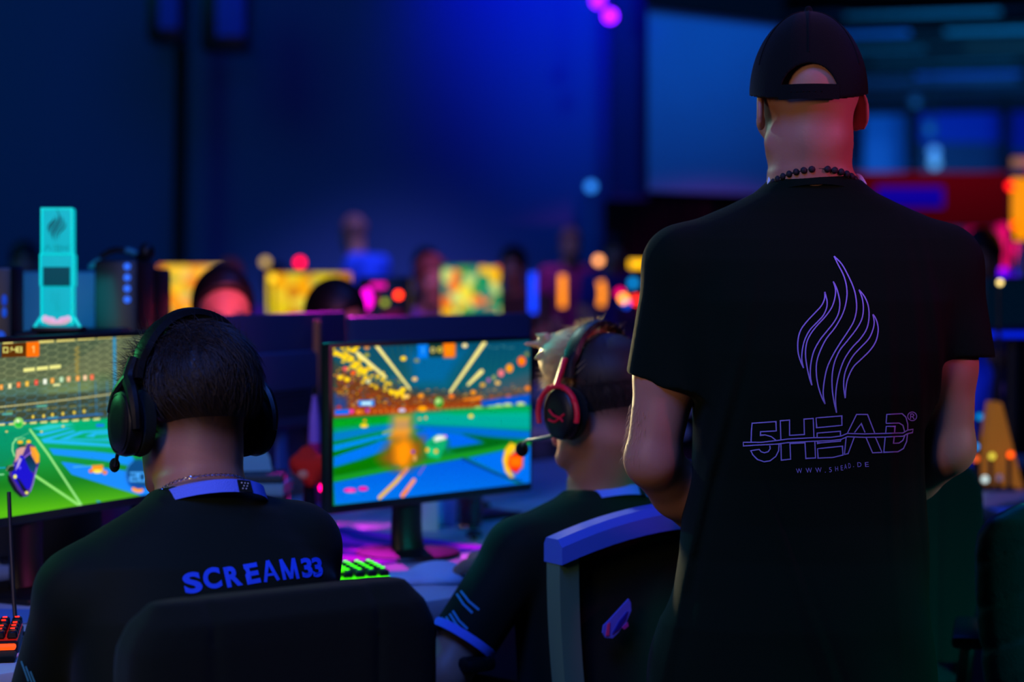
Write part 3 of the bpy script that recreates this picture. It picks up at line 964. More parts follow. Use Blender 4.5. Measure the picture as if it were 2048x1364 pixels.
# ---- headset worn on a head
def headset(label, HM, s, style):
    c = HM @ V3(0, 0, -0.005)
    root = thing('headset', label, 'headset', tuple(c))
    M = HM @ Matrix.Scale(s, 4)
    mb = MB(M=M)
    pts = [V3(.100 * math.sin(t), -.005 + .012 * math.cos(t), .042 + .112 * math.cos(t)) for t in [(-1.45 + 2.9 * i / 30) for i in range(31)]]
    mb.tube(pts, [.019] * 31, 12, up=None, flat=None) if False else None
    vs, fs = [], []
    for i in range(33):
        t = -1.45 + 2.9 * i / 32
        w = .017 if abs(t) < 1.15 else .013
        for (o, y) in ((0, -w), (.009, -w * .8), (.012, 0), (.009, w * .8), (0, w), (-.004, 0)):
            vs.append(V3((.0975 + o) * math.sin(t), y - .006, .040 + (.112 + o) * math.cos(t)))
    for i in range(32):
        for q in range(6): fs.append((i * 6 + q, i * 6 + (q + 1) % 6, i * 6 + 6 + (q + 1) % 6, i * 6 + 6 + q))
    fs += [tuple(range(6)), tuple(32 * 6 + q for q in range(6))]
    mb.add(vs, fs)
    band = mb.build('headband', M_BLACK, root, world=True)
    if style == 'left':
        q = MB(M=M)
        vs, fs = [], []
        for i in range(20):
            t = -.95 + 1.9 * i / 19
            for (o, y) in ((-.001, -.013), (-.011, -.010), (-.013, .010), (-.001, .013)): vs.append(V3((.0975 + o) * math.sin(t), y - .006, .040 + (.112 + o) * math.cos(t)))
        for i in range(19):
            for k in range(4): fs.append((i * 4 + k, i * 4 + (k + 1) % 4, i * 4 + 4 + (k + 1) % 4, i * 4 + 4 + k))
        fs += [(0, 1, 2, 3), tuple(19 * 4 + k for k in range(4))]
        q.add(vs, fs); q.build('cushion', M_MATTE, band, world=True)
    for sx in (-1, 1):
        T = Matrix.Translation((sx * .088, -.004, -.012)) @ Matrix.Rotation(sx * .10, 4, 'Z') @ Matrix.Rotation(sx * PI / 2, 4, 'Y')
        q = MB(M=M)
        q.lathe([(.030, -.006), (.043, -.004), (.046, .004), (.044, .013), (.030, .014)], n=36, T=T, sx=1.08, sy=.88)
        cup = None
        pad = q.build('ear_pad', M_MATTE, root, world=True)
        q = MB(M=M)
        q.lathe([(.038, .013), (.043, .017), (.0445, .027), (.0425, .036), (.036, .041), (.020, .043), (.0, .0435)], n=40, T=T, sx=1.10, sy=.86, closed=False)
        q.lathe([(.0385, .0385), (.0405, .0400), (.0385, .0408)], n=40, T=T, sx=1.10, sy=.86, closed=False)
        cup = q.build('ear_cup', M_BLACK, root, world=True)
        q = MB(M=M)
        if style == 'left':
            y0 = V3(sx * .110, -.006, .066); 
            q.tube([V3(sx * .104, -.006, .085), V3(sx * .114, -.006, .055), V3(sx * .120, -.026, .034), V3(sx * .122, -.038, .005), V3(sx * .121, -.040, -.022)], [.008, .010, .010, .009, .007], 8, smooth=5, flat=.8)
            q.tube([V3(sx * .114, -.006, .055), V3(sx * .120, .016, .034), V3(sx * .122, .030, .005)], [.009, .008, .006], 8, smooth=5, flat=.8)
            q.build('yoke', M_BLACK, root, world=True)
        else:
            q.tube([V3(sx * .126, .046 * math.sin(a), -.012 + .052 * math.cos(a)) for a in [-1.9 + 3.8 * i / 24 for i in range(25)]], .0052, 8)
            for a in (-1.1, -.4, .4, 1.1): q.ball((.004, .006, .006), (sx * .128, .046 * math.sin(a), -.012 + .052 * math.cos(a)), 8)
            q.tube([V3(sx * .104, -.004, .090), V3(sx * .118, -.003, .062), V3(sx * .126, 0, .040)], .006, 8)
            q.build('yoke', M_RED, root, world=True)['label'] = 'red metal fork'
            if sx < 0:
                q = MB(M=M)
                q.tube([V3(-.133, .014, -.004), V3(-.1335, .004, -.014), V3(-.1335, -.012, -.020), V3(-.133, -.018, -.026)], .0022, 6, smooth=4)
                q.tube([V3(-.133, .016, -.022), V3(-.1335, .002, -.026), V3(-.1335, -.010, -.020), V3(-.133, -.022, -.012)], .0022, 6, smooth=4)
                q.build('emblem', M_RED, cup, world=True)['label'] = 'red line emblem on the ear cup'
    q = MB(M=M)
    if style == 'left':
        q.tube([V3(-.118, .010, -.045), V3(-.118, .018, -.060), V3(-.116, .024, -.070), V3(-.112, .034, -.073)], .0030, 8, smooth=5)
        mic = q.build('microphone_arm', M_BLACK, root, world=True)
        q = MB(M=M); q.ball((.008, .008, .011), (-.109, .040, -.072), 14); q.build('microphone', M_MATTE, mic, world=True)
    else:
        q.tube([V3(-.116, .02, -.052), V3(-.116, .055, -.058), V3(-.104, .095, -.062), V3(-.082, .122, -.072)], .0030, 8, smooth=5)
        mic = q.build('microphone_arm', M_GREY, root, world=True)
        q = MB(M=M); q.ball((.013, .013, .015), (-.075, .130, -.078), 14); q.build('microphone', M_MATTE, mic, world=True)
    return root


# ---- the seated player on the left
P1 = V3(-.42, 2.64, .50)
N1 = W(402, 968, 2.775)
TM, L = frame_from(P1, N1, math.radians(24))
J = {'fwd': V3(-.42, .906, 0), 'pelvis': P1, 'neck': N1, 'TM': TM, 'tab': tshift(SIT_TAB, L - .006)}
hc = W(384, 832, 2.80); J['head'] = hc
J['HM'] = head_frame(hc, math.radians(42), -0.10, 0.06)
J['sL'], J['sR'] = W(165, 1190, 2.68), W(592, 1095, 2.83)
J['eL'], J['eR'] = W(78, 1480, 2.80), W(600, 1440, 2.93)
J['wL'], J['wR'] = V3(-.63, 3.03, .775), V3(-.45, 3.17, .775)
J['hdL'] = V3(-.1, 1, .05); J['hdR'] = V3(-.25, 1, .05)
J['sr'] = .061; J['cr'] = .058; J['trap'] = .050; J['trapz'] = .045; J['nr'] = .0545
fw = J['fwd']; rt = V3(.906, .42, 0)
J['hL'], J['hR'] = P1 - rt * .09 - V3(0, 0, .02), P1 + rt * .09 - V3(0, 0, .02)
J['kL'], J['kR'] = J['hL'] + fw * .42 - rt * .04, J['hR'] + fw * .42 + rt * .04
for S in 'LR':
    J['a' + S] = V3(J['k' + S].x, J['k' + S].y, .09) + fw * .03
p1 = thing('person', 'seated player in black jersey with blue capital letters, short brown hair and silver neck chain', 'person', (P1.x, P1.y, 0))
p1_shirt = build_person(p1, J, 0.004, shirt=M_JERSEY, wob=cloth_wave(.0025, 3), fade=(-.060, -.010), hs=.93, hair=(26, 20, 16), sleeves=.70)
H1 = J['HM']
R1 = np.array(H1.to_3x3()); PH = lambda x, y, z, M=H1, s=.93: np.array(M @ Vector((x * s, y * s, z * s)))
f = Field(np.array(hc) - .2, np.array(hc) + .2, .0026)
f.ell(PH(0, -.014, .045), np.array((.0785, .099, .092)) * .93, R1, .01, clip=[(PH(0, 0, -.020), R1 @ np.array([0, -.15, -.99])), (PH(0, .055, .05), R1 @ np.array([0, .8, -.6]))])
f.ell(PH(.004, -.012, .050), np.array((.088, .105, .080)) * .93, R1, .006, clip=[(PH(0, 0, .030), R1 @ np.array([.1, -.25, -.96])), (PH(0, .085, .05), R1 @ np.array([0, .8, -.6]))])
w_ = cloth_wave(.004, 9, 4.0)
hair1 = f.mesh('hair', M_HAIR, p1, smooth_iter=2)
sm = strands('hair', H1, M_HAIR, p1, 5200, .042, .00065, .5, .022, .35, .93, thick=.014, flow=(.15, -.35, -1))
s2 = strands('hair', H1, M_HAIR, p1, 900, .055, .0005, 3.2, .03, .8, .93, region=lambda p: p[0] < -.045 and p[2] < .13 and p[1] > -.01, thick=.010, flow=(-.8, .2, .2))
s3 = strands('hair', H1, M_HAIR, p1, 420, .036, .0005, 1.9, .08, .9, .93, region=lambda p: p[2] > .09, thick=.012, flow=(-.6, .5, .2))
s4 = strands('hair', H1, M_HAIR, p1, 2600, .012, .0004, .6, -.045, .25, .93, region=lambda p: p[2] < .04, thick=.001, flow=(0, 0, -1))
for x in (s2, s3, s4):
    n0 = len(sm.v); sm.v += x.v; sm.f += [tuple(i + n0 for i in q) for q in x.f]
join_into(hair1, sm)


def jersey_collar(person, shirt, c, yaw, tilt, ax, ay, drop, w=.016):
    T = Matrix.Translation(Vector(c)) @ Matrix.Rotation(yaw, 4, 'Z') @ Matrix.Rotation(tilt, 4, 'X')
    q = MB(M=T)
    ring_band(q, (0, 0, 0), ax, ay, lambda a: -drop * (1 + math.cos(a)) / 2, w, .003, slope=-.0045)
    col = q.build('collar', M_WCLOTH, shirt, world=True); col['label'] = 'white ribbed collar'
    return T, col


T1, col1 = jersey_collar(p1, p1_shirt, W(418, 982, 2.775), math.radians(24), -.20, .078, .074, .03, .018)
q = MB(M=T1)
a0 = PI - .42
ring_band(q, (0, 0, 0), .0787, .0747, lambda a: -.03 * (1 + math.cos(a)) / 2, .0165, .003, n=8, slope=-.0045, a0=a0 - .15, a1=a0 + .15)
tb = q.build('neck_tab', M_MATTE, p1_shirt, world=True); tb['label'] = 'black tab with white dots on the white collar'
q = MB(M=T1)
for i, (da, dz) in enumerate(((-.07, .004), (0, .004), (.07, .004), (-.035, 0), (.035, 0), (0, -.004), (.07, -.004))):
    a = a0 + da; z = -.03 * (1 + math.cos(a)) / 2 + dz; o = .0034 - .0045 * (dz / .0165 + .5)
    q.ball(.0011, (math.sin(a) * (.0787 + o), math.cos(a) * (.0747 + o), z), 6)
q.build('dots', M_WHITE, tb, world=True)
# chain
q = MB()
TC = Matrix.Translation(W(402, 962, 2.765)) @ Matrix.Rotation(math.radians(24), 4, 'Z') @ Matrix.Rotation(-.16, 4, 'X')
for i in range(110):
    a = 2 * PI * i / 110
    c = V3(.0625 * math.sin(a), .0655 * math.cos(a), -.045 * ((1 + math.cos(a)) / 2) ** 1.2 + .004)
    t = V3(math.cos(a), -math.sin(a), 0)
    r = Matrix.Rotation(i * PI / 2, 3, 'X'); up = V3(0, 0, 1) if i % 2 else V3(math.sin(a), math.cos(a), 0)
    s_ = t.cross(up)
    q.tube([TC @ (c + (t * .0026 * math.cos(g) + s_ * .0016 * math.sin(g))) for g in [2 * PI * k / 8 for k in range(8)]], .0006, 4, closed=True)
ch = q.build('neck_chain', mat('silver', (200, 205, 215), .25, metal=1.0), p1, world=True); ch['label'] = 'thin silver chain'
# jersey print
bv1 = bvh_of(p1_shirt)
def Z3(u, v): return (340 + u / 3.793, 1080 + v / 3.793)
q = MB()
for ch_, u, v, w0, h0, an in (('S', 118, 416, 138, 162, 12), ('C', 268, 382, 134, 162, 12), ('R', 434, 364, 122, 156, 13), ('E', 586, 342, 106, 156, 13), ('A', 708, 320, 126, 156, 9), ('M', 862, 302, 124, 148, 12), ('3', 1004, 291, 82, 150, 8), ('3', 1086, 287, 76, 150, 8)):
    if ch_ == 'A':
        stroke_mesh(q, bv1, [Z3(722, 321), Z3(737, 160)], 6.6); stroke_mesh(q, bv1, [Z3(737, 160), Z3(821, 306)], 6.8); stroke_mesh(q, bv1, [Z3(730, 268), Z3(800, 258)], 5.2)
    elif ch_ == 'M':
        for l_ in ([(836, 150), (868, 303)], [(836, 152), (919, 293)], [(919, 293), (931, 142)], [(931, 141), (969, 295)]): stroke_mesh(q, bv1, [Z3(*p_) for p_ in l_], 6.6)
    else:
        put_glyph(q, bv1, ch_, Z3(u, v), w0 / 3.793, h0 / 3.793, math.radians(an), .042)
o_ = q.build('lettering', M_PRINT, p1_shirt, world=True, smooth=False); o_['label'] = 'large blue capital letters across the back'
q = MB()
for (u, v) in ((385, 434), (425, 426), (450, 420)):
    put_glyph(q, bv1, 'I', Z3(u, v + 4), 5 / 3.793, 14 / 3.793, .2, .0)
q.build('lettering', M_PRINT, p1_shirt, world=True, smooth=False)['label'] = 'tops of a second blue line hidden by the chair'
q = MB()
c = J['sL'] * .34 + J['eL'] * .66
M1S = mat('pale_print', (60, 150, 190), .8)
for i in range(3):
    a = W(44 + i * 9, 1322 + i * 10, 2.70); b = W(58 + i * 9, 1362 + i * 8, 2.70)
    pr = []
    for k in range(5):
        pp = a.lerp(b, k / 4); x_, y_ = PX(pp); pr.append((x_, y_))
    stroke_mesh(q, bv1, pr, 3.2)
q.build('sleeve_print', M1S, p1_shirt, world=True, smooth=False)
headset('black over-ear headset with short microphone worn by the player with the neck chain', H1, .93, 'left')

# ---- the seated player in the middle
P2 = V3(.17, 3.545, .50); N2 = W(1206, 968, 3.60)
TM, L = frame_from(P2, N2, math.radians(28))
J = {'fwd': V3(-.47, .883, 0), 'pelvis': P2, 'neck': N2, 'TM': TM, 'tab': tshift(SIT_TAB, L - .006)}
hc2 = W(1198, 812, 3.56); J['head'] = hc2; J['HM'] = head_frame(hc2, math.radians(50), -.06, .03)
J['sL'], J['sR'] = W(1040, 1105, 3.50), V3(.31, 3.68, .85)
J['eL'], J['eR'] = W(892, 1345, 3.43), V3(.37, 3.72, .63)
J['wL'], J['wR'] = V3(-.03, 3.64, .775), V3(.22, 3.86, .775)
J['hdL'] = V3(-.2, 1, .0); J['hdR'] = V3(-.3, 1, 0)
J['cL'] = W(925, 1283, 3.44); J['cnL'] = (J['eL'] - J['sL']).normalized()
J['sr'] = .060; J['cr'] = .058; J['trap'] = .05; J['trapz'] = .045; J['nr'] = .058
fw = J['fwd']; rt = V3(.883, .47, 0)
J['hL'], J['hR'] = P2 - rt * .09 - V3(0, 0, .02), P2 + rt * .09 - V3(0, 0, .02)
J['kL'], J['kR'] = J['hL'] + fw * .42 - rt * .04, J['hR'] + fw * .42 + rt * .04
for S in 'LR': J['a' + S] = V3(J['k' + S].x, J['k' + S].y, .09) + fw * .03
p2 = thing('person', 'seated player with fair tousled hair and red-ringed headset in black jersey', 'person', (P2.x, P2.y, 0))
p2_shirt = build_person(p2, J, .0045, shirt=M_JERSEY, wob=cloth_wave(.003, 5), fade=(-.06, -.01), hs=.94, hair=(60, 45, 30))
H2 = J['HM']; R2 = np.array(H2.to_3x3()); PH2 = lambda x, y, z: np.array(H2 @ Vector((x * .94, y * .94, z * .94)))
f = Field(np.array(hc2) - .2, np.array(hc2) + .2, .003)
f.ell(PH2(0, -.014, .045), np.array((.079, .099, .092)) * .94, R2, .01, clip=[(PH2(0, 0, -.03), R2 @ np.array([0, -.15, -.99])), (PH2(0, .055, .05), R2 @ np.array([0, .8, -.6]))])
f.ell(PH2(0, -.016, .058), np.array((.084, .102, .078)) * .94, R2, .006, clip=[(PH2(0, 0, .035), R2 @ np.array([0, -.1, -.99])), (PH2(0, .06, .05), R2 @ np.array([0, .8, -.6]))])
hair2 = f.mesh('hair', mat('shaded_fair_hair', (34, 26, 20), .6, bump=.2, bscale=500), p2, smooth_iter=2)  # shade on the back of the head is painted in as dark hair
sm = strands('hair', H2, M_FAIR, p2, 2600, .03, .0007, .5, -.02, .3, .94, thick=.008, flow=(0, -.3, -1))
join_into(hair2, sm)
f = Field(np.array(hc2) - .2, np.array(hc2) + .2, .003)
f.ell(PH2(0, .042, .090), np.array((.078, .080, .062)) * .94, R2, .006, clip=[(PH2(0, 0, .055), R2 @ np.array([0, -.1, -.99]))])
for i in range(34):
    a = rng.uniform(-.9, .9); y0 = rng.uniform(.05, .095)
    p = PH2(.06 * math.sin(a * 1.2), y0, .09 + rng.uniform(-.025, .045))
    d = R2 @ np.array([rng.normal() * .3, .7, rng.uniform(-.7, .5)])
    f.cone(p, p + d * rng.uniform(.02, .038), .009, .003, .006)
hair3 = f.mesh('fringe', M_FAIR, p2); hair3['label'] = 'fair tousled fringe'
sm = strands('fringe', H2, M_FAIR, p2, 2400, .045, .0009, 1.8, .045, .7, .94, region=lambda p: p[1] > -.01, thick=.014, flow=(0, .7, -.2))
join_into(hair3, sm)
T2, col2 = jersey_collar(p2, p2_shirt, W(1212, 984, 3.60), math.radians(28), -.16, .0745, .070, .028, .018)
q = MB(M=T2); a0 = PI - .55
ring_band(q, (0, 0, 0), .0753, .0708, lambda a: -.028 * (1 + math.cos(a)) / 2, .0185, .003, n=8, slope=-.0045, a0=a0 - .13, a1=a0 + .13)
q.build('neck_tab', M_MATTE, p2_shirt, world=True)['label'] = 'black tab on the white collar'
bv2 = bvh_of(p2_shirt)
q = MB()
for (a, b) in (((922, 1182), (958, 1220)), ((914, 1188), (945, 1226)), ((906, 1222), (935, 1258)), ((900, 1228), (930, 1266)), ((893, 1234), (915, 1262)), ((884, 1236), (905, 1262))):
    stroke_mesh(q, bv2, [a, ((a[0] + b[0]) / 2 - 2, (a[1] + b[1]) / 2 + 2), b], 4.5)
q.build('sleeve_print', mat('pale_print', (60, 150, 190), .8), p2_shirt, world=True, smooth=False)['label'] = 'pale slanted stripes on the left sleeve'
q = MB()
n = (J['eL'] - J['sL']).normalized(); a = n.orthogonal().normalized(); b = n.cross(a)
vs, fs = [], []
for i in range(40):
    g = 2 * PI * i / 40
    d = a * math.cos(g) + b * math.sin(g)
    for (r, t) in ((.0585, -.012), (.0605, -.011), (.0605, .003), (.0585, .004)): vs.append(J['cL'] + d * r + n * t)
for i in range(40):
    for k in range(4): fs.append((i * 4 + k, i * 4 + (k + 1) % 4, ((i + 1) % 40) * 4 + (k + 1) % 4, ((i + 1) % 40) * 4 + k))
q.add(vs, fs); q.build('cuff', M_WCLOTH, p2_shirt, world=True)['label'] = 'white sleeve cuff'
headset('black headset with red metal rings and microphone on the fair-haired player', H2, .94, 'right')

# ------------------------------------------------------------------ pictures on the two game screens (each picture is drawn flat, then shown by its screen)
class Canvas:
    def __init__(s, x0, y0, x1, y1, ss, bg):
        s.x0, s.y0, s.ss = x0, y0, ss
        s.h, s.w = int((y1 - y0) * ss), int((x1 - x0) * ss)
        s.A = np.zeros((s.h, s.w, 3)); s.A[:] = bg
        s.X, s.Y = np.meshgrid(x0 + (np.arange(s.w) + .5) / ss, y0 + (np.arange(s.h) + .5) / ss)
        s.f = lambda p: p

    def _box(s, P, pad=1):
        a = int(max(0, (P[:, 0].min() - s.x0 - pad) * s.ss)); b = int(min(s.w, (P[:, 0].max() - s.x0 + pad) * s.ss + 1))
        c = int(max(0, (P[:, 1].min() - s.y0 - pad) * s.ss)); d = int(min(s.h, (P[:, 1].max() - s.y0 + pad) * s.ss + 1))
        return (slice(c, d), slice(a, b)) if b > a and d > c else None

    def mix(s, sl, m, col, al):
        m = (m * al)[..., None]; col = np.array(col, float)
        s.A[sl] = s.A[sl] * (1 - m) + col * m

    def poly(s, P, col, al=1.0, soft=0.6, col2=None):
        P = np.array([s.f(p) for p in P], float); sl = s._box(P, soft + 1)
        if sl is None: return
        X, Y = s.X[sl], s.Y[sl]
        ins = np.zeros(X.shape, bool); dm = np.full(X.shape, 1e9)
        n = len(P)
        for i in range(n):
            x0, y0 = P[i]; x1, y1 = P[(i + 1) % n]
            if y0 != y1:
                c = ((y0 > Y) != (y1 > Y)) & (X < (x1 - x0) * (Y - y0) / (y1 - y0) + x0); ins ^= c
            L = max((x1 - x0) ** 2 + (y1 - y0) ** 2, 1e-9)
            t = np.clip(((X - x0) * (x1 - x0) + (Y - y0) * (y1 - y0)) / L, 0, 1)
            dm = np.minimum(dm, np.hypot(X - x0 - t * (x1 - x0), Y - y0 - t * (y1 - y0)))
        d = np.where(ins, dm, -dm)
        m = np.clip(.5 + d / (2 * soft), 0, 1)
        if col2 is not None:
            t = np.clip((Y - P[:, 1].min()) / max(1e-6, np.ptp(P[:, 1])), 0, 1)[..., None]
            col = np.array(col) * (1 - t) + np.array(col2) * t
        s.mix(sl, m, col, al)

    def line(s, P, w, col, al=1.0, soft=0.6):
        P = [s.f(p) for p in P]
        for a, b in zip(P[:-1], P[1:]):
            Q = np.array([a, b], float); sl = s._box(Q, w / 2 + soft + 1)
            if sl is None: continue
            X, Y = s.X[sl], s.Y[sl]; (x0, y0), (x1, y1) = a, b
            L = max((x1 - x0) ** 2 + (y1 - y0) ** 2, 1e-9)
            t = np.clip(((X - x0) * (x1 - x0) + (Y - y0) * (y1 - y0)) / L, 0, 1)
            d = w / 2 - np.hypot(X - x0 - t * (x1 - x0), Y - y0 - t * (y1 - y0))
            s.mix(sl, np.clip(.5 + d / (2 * soft), 0, 1), col, al)

    def ell(s, c, rx, ry, col, al=1.0, soft=0.8):
        c = s.f(c); Q = np.array([[c[0] - rx, c[1] - ry], [c[0] + rx, c[1] + ry]]); sl = s._box(Q, soft + 1)
        if sl is None: return
        X, Y = s.X[sl] - c[0], s.Y[sl] - c[1]
        k = np.sqrt((X / rx) ** 2 + (Y / ry) ** 2)
        s.mix(sl, np.clip(.5 + (1 - k) * min(rx, ry) / (2 * soft), 0, 1), col, al)

    def sample(s, x, y):
        i = np.clip(((y - s.y0) * s.ss - .5), 0, s.h - 1.001); j = np.clip(((x - s.x0) * s.ss - .5), 0, s.w - 1.001)
        i0, j0 = i.astype(int), j.astype(int); u, v = (i - i0)[:, None], (j - j0)[:, None]
        A = s.A
        return (A[i0, j0] * (1 - u) * (1 - v) + A[i0 + 1, j0] * u * (1 - v) + A[i0, j0 + 1] * (1 - u) * v + A[i0 + 1, j0 + 1] * u * v)


def seg_digits(cv, txt, x, y, w, h, gap, lw, col):
    S = {'0': 'abcdef', '1': 'bc', '2': 'abged', '4': 'fgbc', '8': 'abcdefg', '9': 'abcfgd'}
    E_ = {'a': ((0, 0), (1, 0)), 'b': ((1, 0), (1, .5)), 'c': ((1, .5), (1, 1)), 'd': ((0, 1), (1, 1)), 'e': ((0, .5), (0, 1)), 'f': ((0, 0), (0, .5)), 'g': ((0, .5), (1, .5))}
    for ch in txt:
        if ch == ':':
            cv.ell((x + 2, y + h * .3), lw * .7, lw * .7, col); cv.ell((x + 2, y + h * .75), lw * .7, lw * .7, col); x += 4 + gap; continue
        for k in S[ch]:
            a, b = E_[k]; cv.line([(x + a[0] * w, y + a[1] * h), (x + b[0] * w, y + b[1] * h)], lw, col)
        x += w + gap


def left_picture():
    cv = Canvas(-240, 640, 360, 1080, 2.0, (78, 96, 74))
    Z = lambda u, v: (u / 3.41, 660 + v / 3.41)
    cv.f = lambda p: Z(*p)
    E = lambda c, rx, ry, *a, **k: cv.ell(c, rx / 3.41, ry / 3.41, *a, **k)
    Ln = lambda P, w, *a, **k: cv.line(P, w / 3.41, *a, **k)
    # roof, stands
    cv.poly([(-900, 20), (900, -60), (900, 350), (-900, 470)], (58, 76, 60), col2=(96, 104, 70), soft=6)
    for i in range(10): Ln([(480 + i * 40 - 130, 330), (880 + i * 30, -20 + i * 10)], 9, (136, 132, 92), .55)
    for i in range(8): Ln([(-700 + i * 140, 130 + 4 * i), (-500 + i * 140, 400)], 3, (110, 116, 80), .4)
    cv.poly([(-900, 430), (900, 280), (900, 420), (-900, 540)], (84, 104, 66), .9, soft=8, col2=(60, 92, 88))
    cv.poly([(300, 400), (620, 350), (640, 440), (300, 490)], (150, 160, 80), .45, soft=14)
    cv.poly([(-900, 520), (900, 400), (900, 600), (-900, 690)], (52, 62, 50), .9, soft=4, col2=(60, 66, 40))
    for i in range(26):
        u = -700 + i * 62; Ln([(u, 560 - (u) * .075), (u + 40, 556 - u * .075)], rng.randint(5, 14), (150 + rng.randint(50), 150 + rng.randint(40), 90), .5)
    for u, v in ((255, 520), (330, 600), (20, 575)): Ln([(u, v), (u + 60, v - 4)], 14, (90, 190, 170), .8)
    # net
    r = 47
    for i in range(-10, 22):
        for j in range(0, 14):
            x = i * r * 1.5; y = 90 + j * r * .98 + (r * .49 if i % 2 else 0) - x * .12
            if y > 600 - x * .05: continue
            t = min(1, max(0, (y - 300) / 200)); col = (150 * (1 - t) + 40 * t, 160 * (1 - t) + 120 * t, 110 * (1 - t) + 170 * t)
            sc = 1.0 if x < 560 else 1.25
            pts = [(x + r * .98 * sc * math.cos(PI / 3 * k + .05), y + r * .55 * sc * math.sin(PI / 3 * k)) for k in range(4)]
            Ln(pts, 3.2, col, .8)
    for u in (540, 650, 730): Ln([(u, 350), (u + 8, 585)], 5, (40, 120, 180), .8)
    Ln([(780, 40), (785, 420)], 20, (40, 140, 190), .9)
    # strip lights under the roof
    for a, b in ((-700, -480), (-440, -230), (-190, -20), (20, 90), (265, 368), (385, 512), (528, 648), (664, 770), (790, 905)):
        y = lambda u: 98 - u * .075
        cv.poly([(a, y(a) - 18), (b, y(b) - 18), (b, y(b) + 14), (a, y(a) + 14)], (214, 200, 112), soft=.5)
        for q in range(int((b - a) / 9)): Ln([(a + q * 9, y(a + q * 9) - 16), (a + q * 9, y(a + q * 9) + 12)], 1.8, (150, 140, 60), .5)
    for a in (160, 250, 337): cv.poly([(a, 262 - (a - 160) * .11), (a + 78, 255 - (a - 160) * .11), (a + 78, 279 - (a - 160) * .11), (a, 287 - (a - 160) * .11)], (226, 222, 130))
    for v in range(120, 300, 16): E((525 + 8 * math.sin(v), v), 13, 8, (150, 130, 60), .8)
    # pennants
    Ln([(-500, 425), (-60, 380), (300, 345), (620, 312)], 3, (150, 150, 90), .8)
    for (u, v, c) in ((-110, 396, (60, 130, 200)), (-50, 392, (220, 160, 60)), (8, 390, (230, 140, 40)), (67, 383, (216, 210, 150)), (127, 374, (235, 90, 30)), (185, 367, (225, 170, 40)), (247, 358, (225, 50, 40)), (307, 352, (230, 235, 220)), (357, 346, (235, 150, 50)), (419, 338, (170, 210, 170)), (468, 335, (235, 165, 110)), (530, 330, (235, 150, 60)), (580, 326, (235, 190, 150)), (627, 322, (235, 80, 50))):
        cv.poly([(u - 12, v - 17), (u + 12, v - 19), (u + 12, v + 17), (u - 12, v + 18)], c)
        E((u, v), 5, 7, (250, 240, 200), .5)
    cv.poly([(362, 370), (410, 364), (410, 380), (362, 384)], (220, 220, 150))
    for i in range(60):
        u = -500 + i * 22; v = 525 - u * .098 - (u / 900) ** 2 * 20
        Ln([(u, v), (u + 12, v - 1)], 9, (208, 196, 130), .9)
    for u, v in ((225, 592), (298, 587), (358, 578), (429, 571), (506, 563), (574, 554), (-60, 600), (-160, 604)): E((u, v), 9, 12, (240, 205, 70))
    Ln([(-600, 650), (0, 636), (500, 590), (700, 572)], 8, (30, 110, 200), .9)
    # pitch
    cv.poly([(-900, 670), (0, 655), (400, 622), (740, 600), (1060, 590), (1060, 1700), (-900, 1700)], (0, 160, 110), soft=2, col2=(60, 150, 0))
    cv.poly([(-900, 960), (400, 900), (1100, 880), (1100, 1230), (-900, 1420)], (20, 104, 12), .75, soft=40)
    cv.poly([(-900, 680), (300, 650), (160, 840), (-20, 1000), (-900, 1020)], (0, 120, 96), .6, soft=14)
    cv.poly([(-900, 1230), (1100, 1060), (1100, 1300), (-900, 1500)], (96, 186, 0), .75, soft=26)
    for i in range(14):
        u = -300 + i * 72; cv.poly([(u, 652 - u * .058), (u + 44, 650 - u * .06), (u + 46, 636 - u * .06), (u, 640 - u * .058)], (222, 214, 130))
    B1, B2 = (30, 170, 226), (20, 136, 232)
    cv.poly([(215, 672), (330, 645), (520, 640), (300, 690)], (40, 190, 200), .9)
    cv.poly([(240, 712), (440, 668), (510, 664), (285, 725)], B1)
    cv.poly([(280, 745), (500, 682), (520, 692), (345, 745), (760, 778), (790, 800), (300, 770)], B1)
    cv.poly([(395, 748), (545, 690), (760, 676), (760, 690), (575, 702), (470, 740), (790, 748), (800, 760)], B1)
    cv.poly([(575, 727), (640, 700), (760, 694), (760, 710), (655, 715), (640, 733), (790, 733), (790, 745)], B1)
    cv.poly([(333, 806), (640, 828), (900, 858), (920, 890), (880, 925), (700, 890), (365, 850)], B2)
    cv.poly([(415, 898), (860, 960), (900, 1040), (1060, 1080), (1100, 1160), (1000, 1140), (490, 985)], (24, 128, 240))
    cv.poly([(655, 1162), (755, 1195), (752, 1206), (700, 1214)], B2)
    Ln([(-300, 950), (80, 938)], 7, (20, 150, 220), .9)
    # markings
    Ln([(205, 680), (330, 850), (575, 1225)], 13, (150, 226, 130)); Ln([(235, 990), (540, 1195)], 17, (140, 220, 110))
    Ln([(-80, 990), (25, 985)], 7, (150, 230, 170)); Ln([(105, 745), (200, 700)], 3, (140, 220, 150), .8)
    Ln([(110, 742), (88, 775), (85, 820), (98, 860)], 8, (150, 230, 150)); Ln([(100, 742), (140, 733), (170, 740), (150, 750), (105, 750)], 3, (180, 235, 150))
    # ball, far lamps
    E((127, 633), 35, 37, (140, 200, 100)); E((127, 645), 24, 20, (30, 190, 60)); E((118, 622), 16, 12, (220, 240, 190)); Ln([(105, 612), (122, 640), (150, 650)], 4, (60, 120, 60))
    for u, v in ((45, 693), (283, 694), (430, 657), (690, 655)): E((u, v), 9, 6, (240, 200, 110))
    cv.poly([(655, 640), (712, 640), (712, 662), (655, 662)], (20, 110, 220))
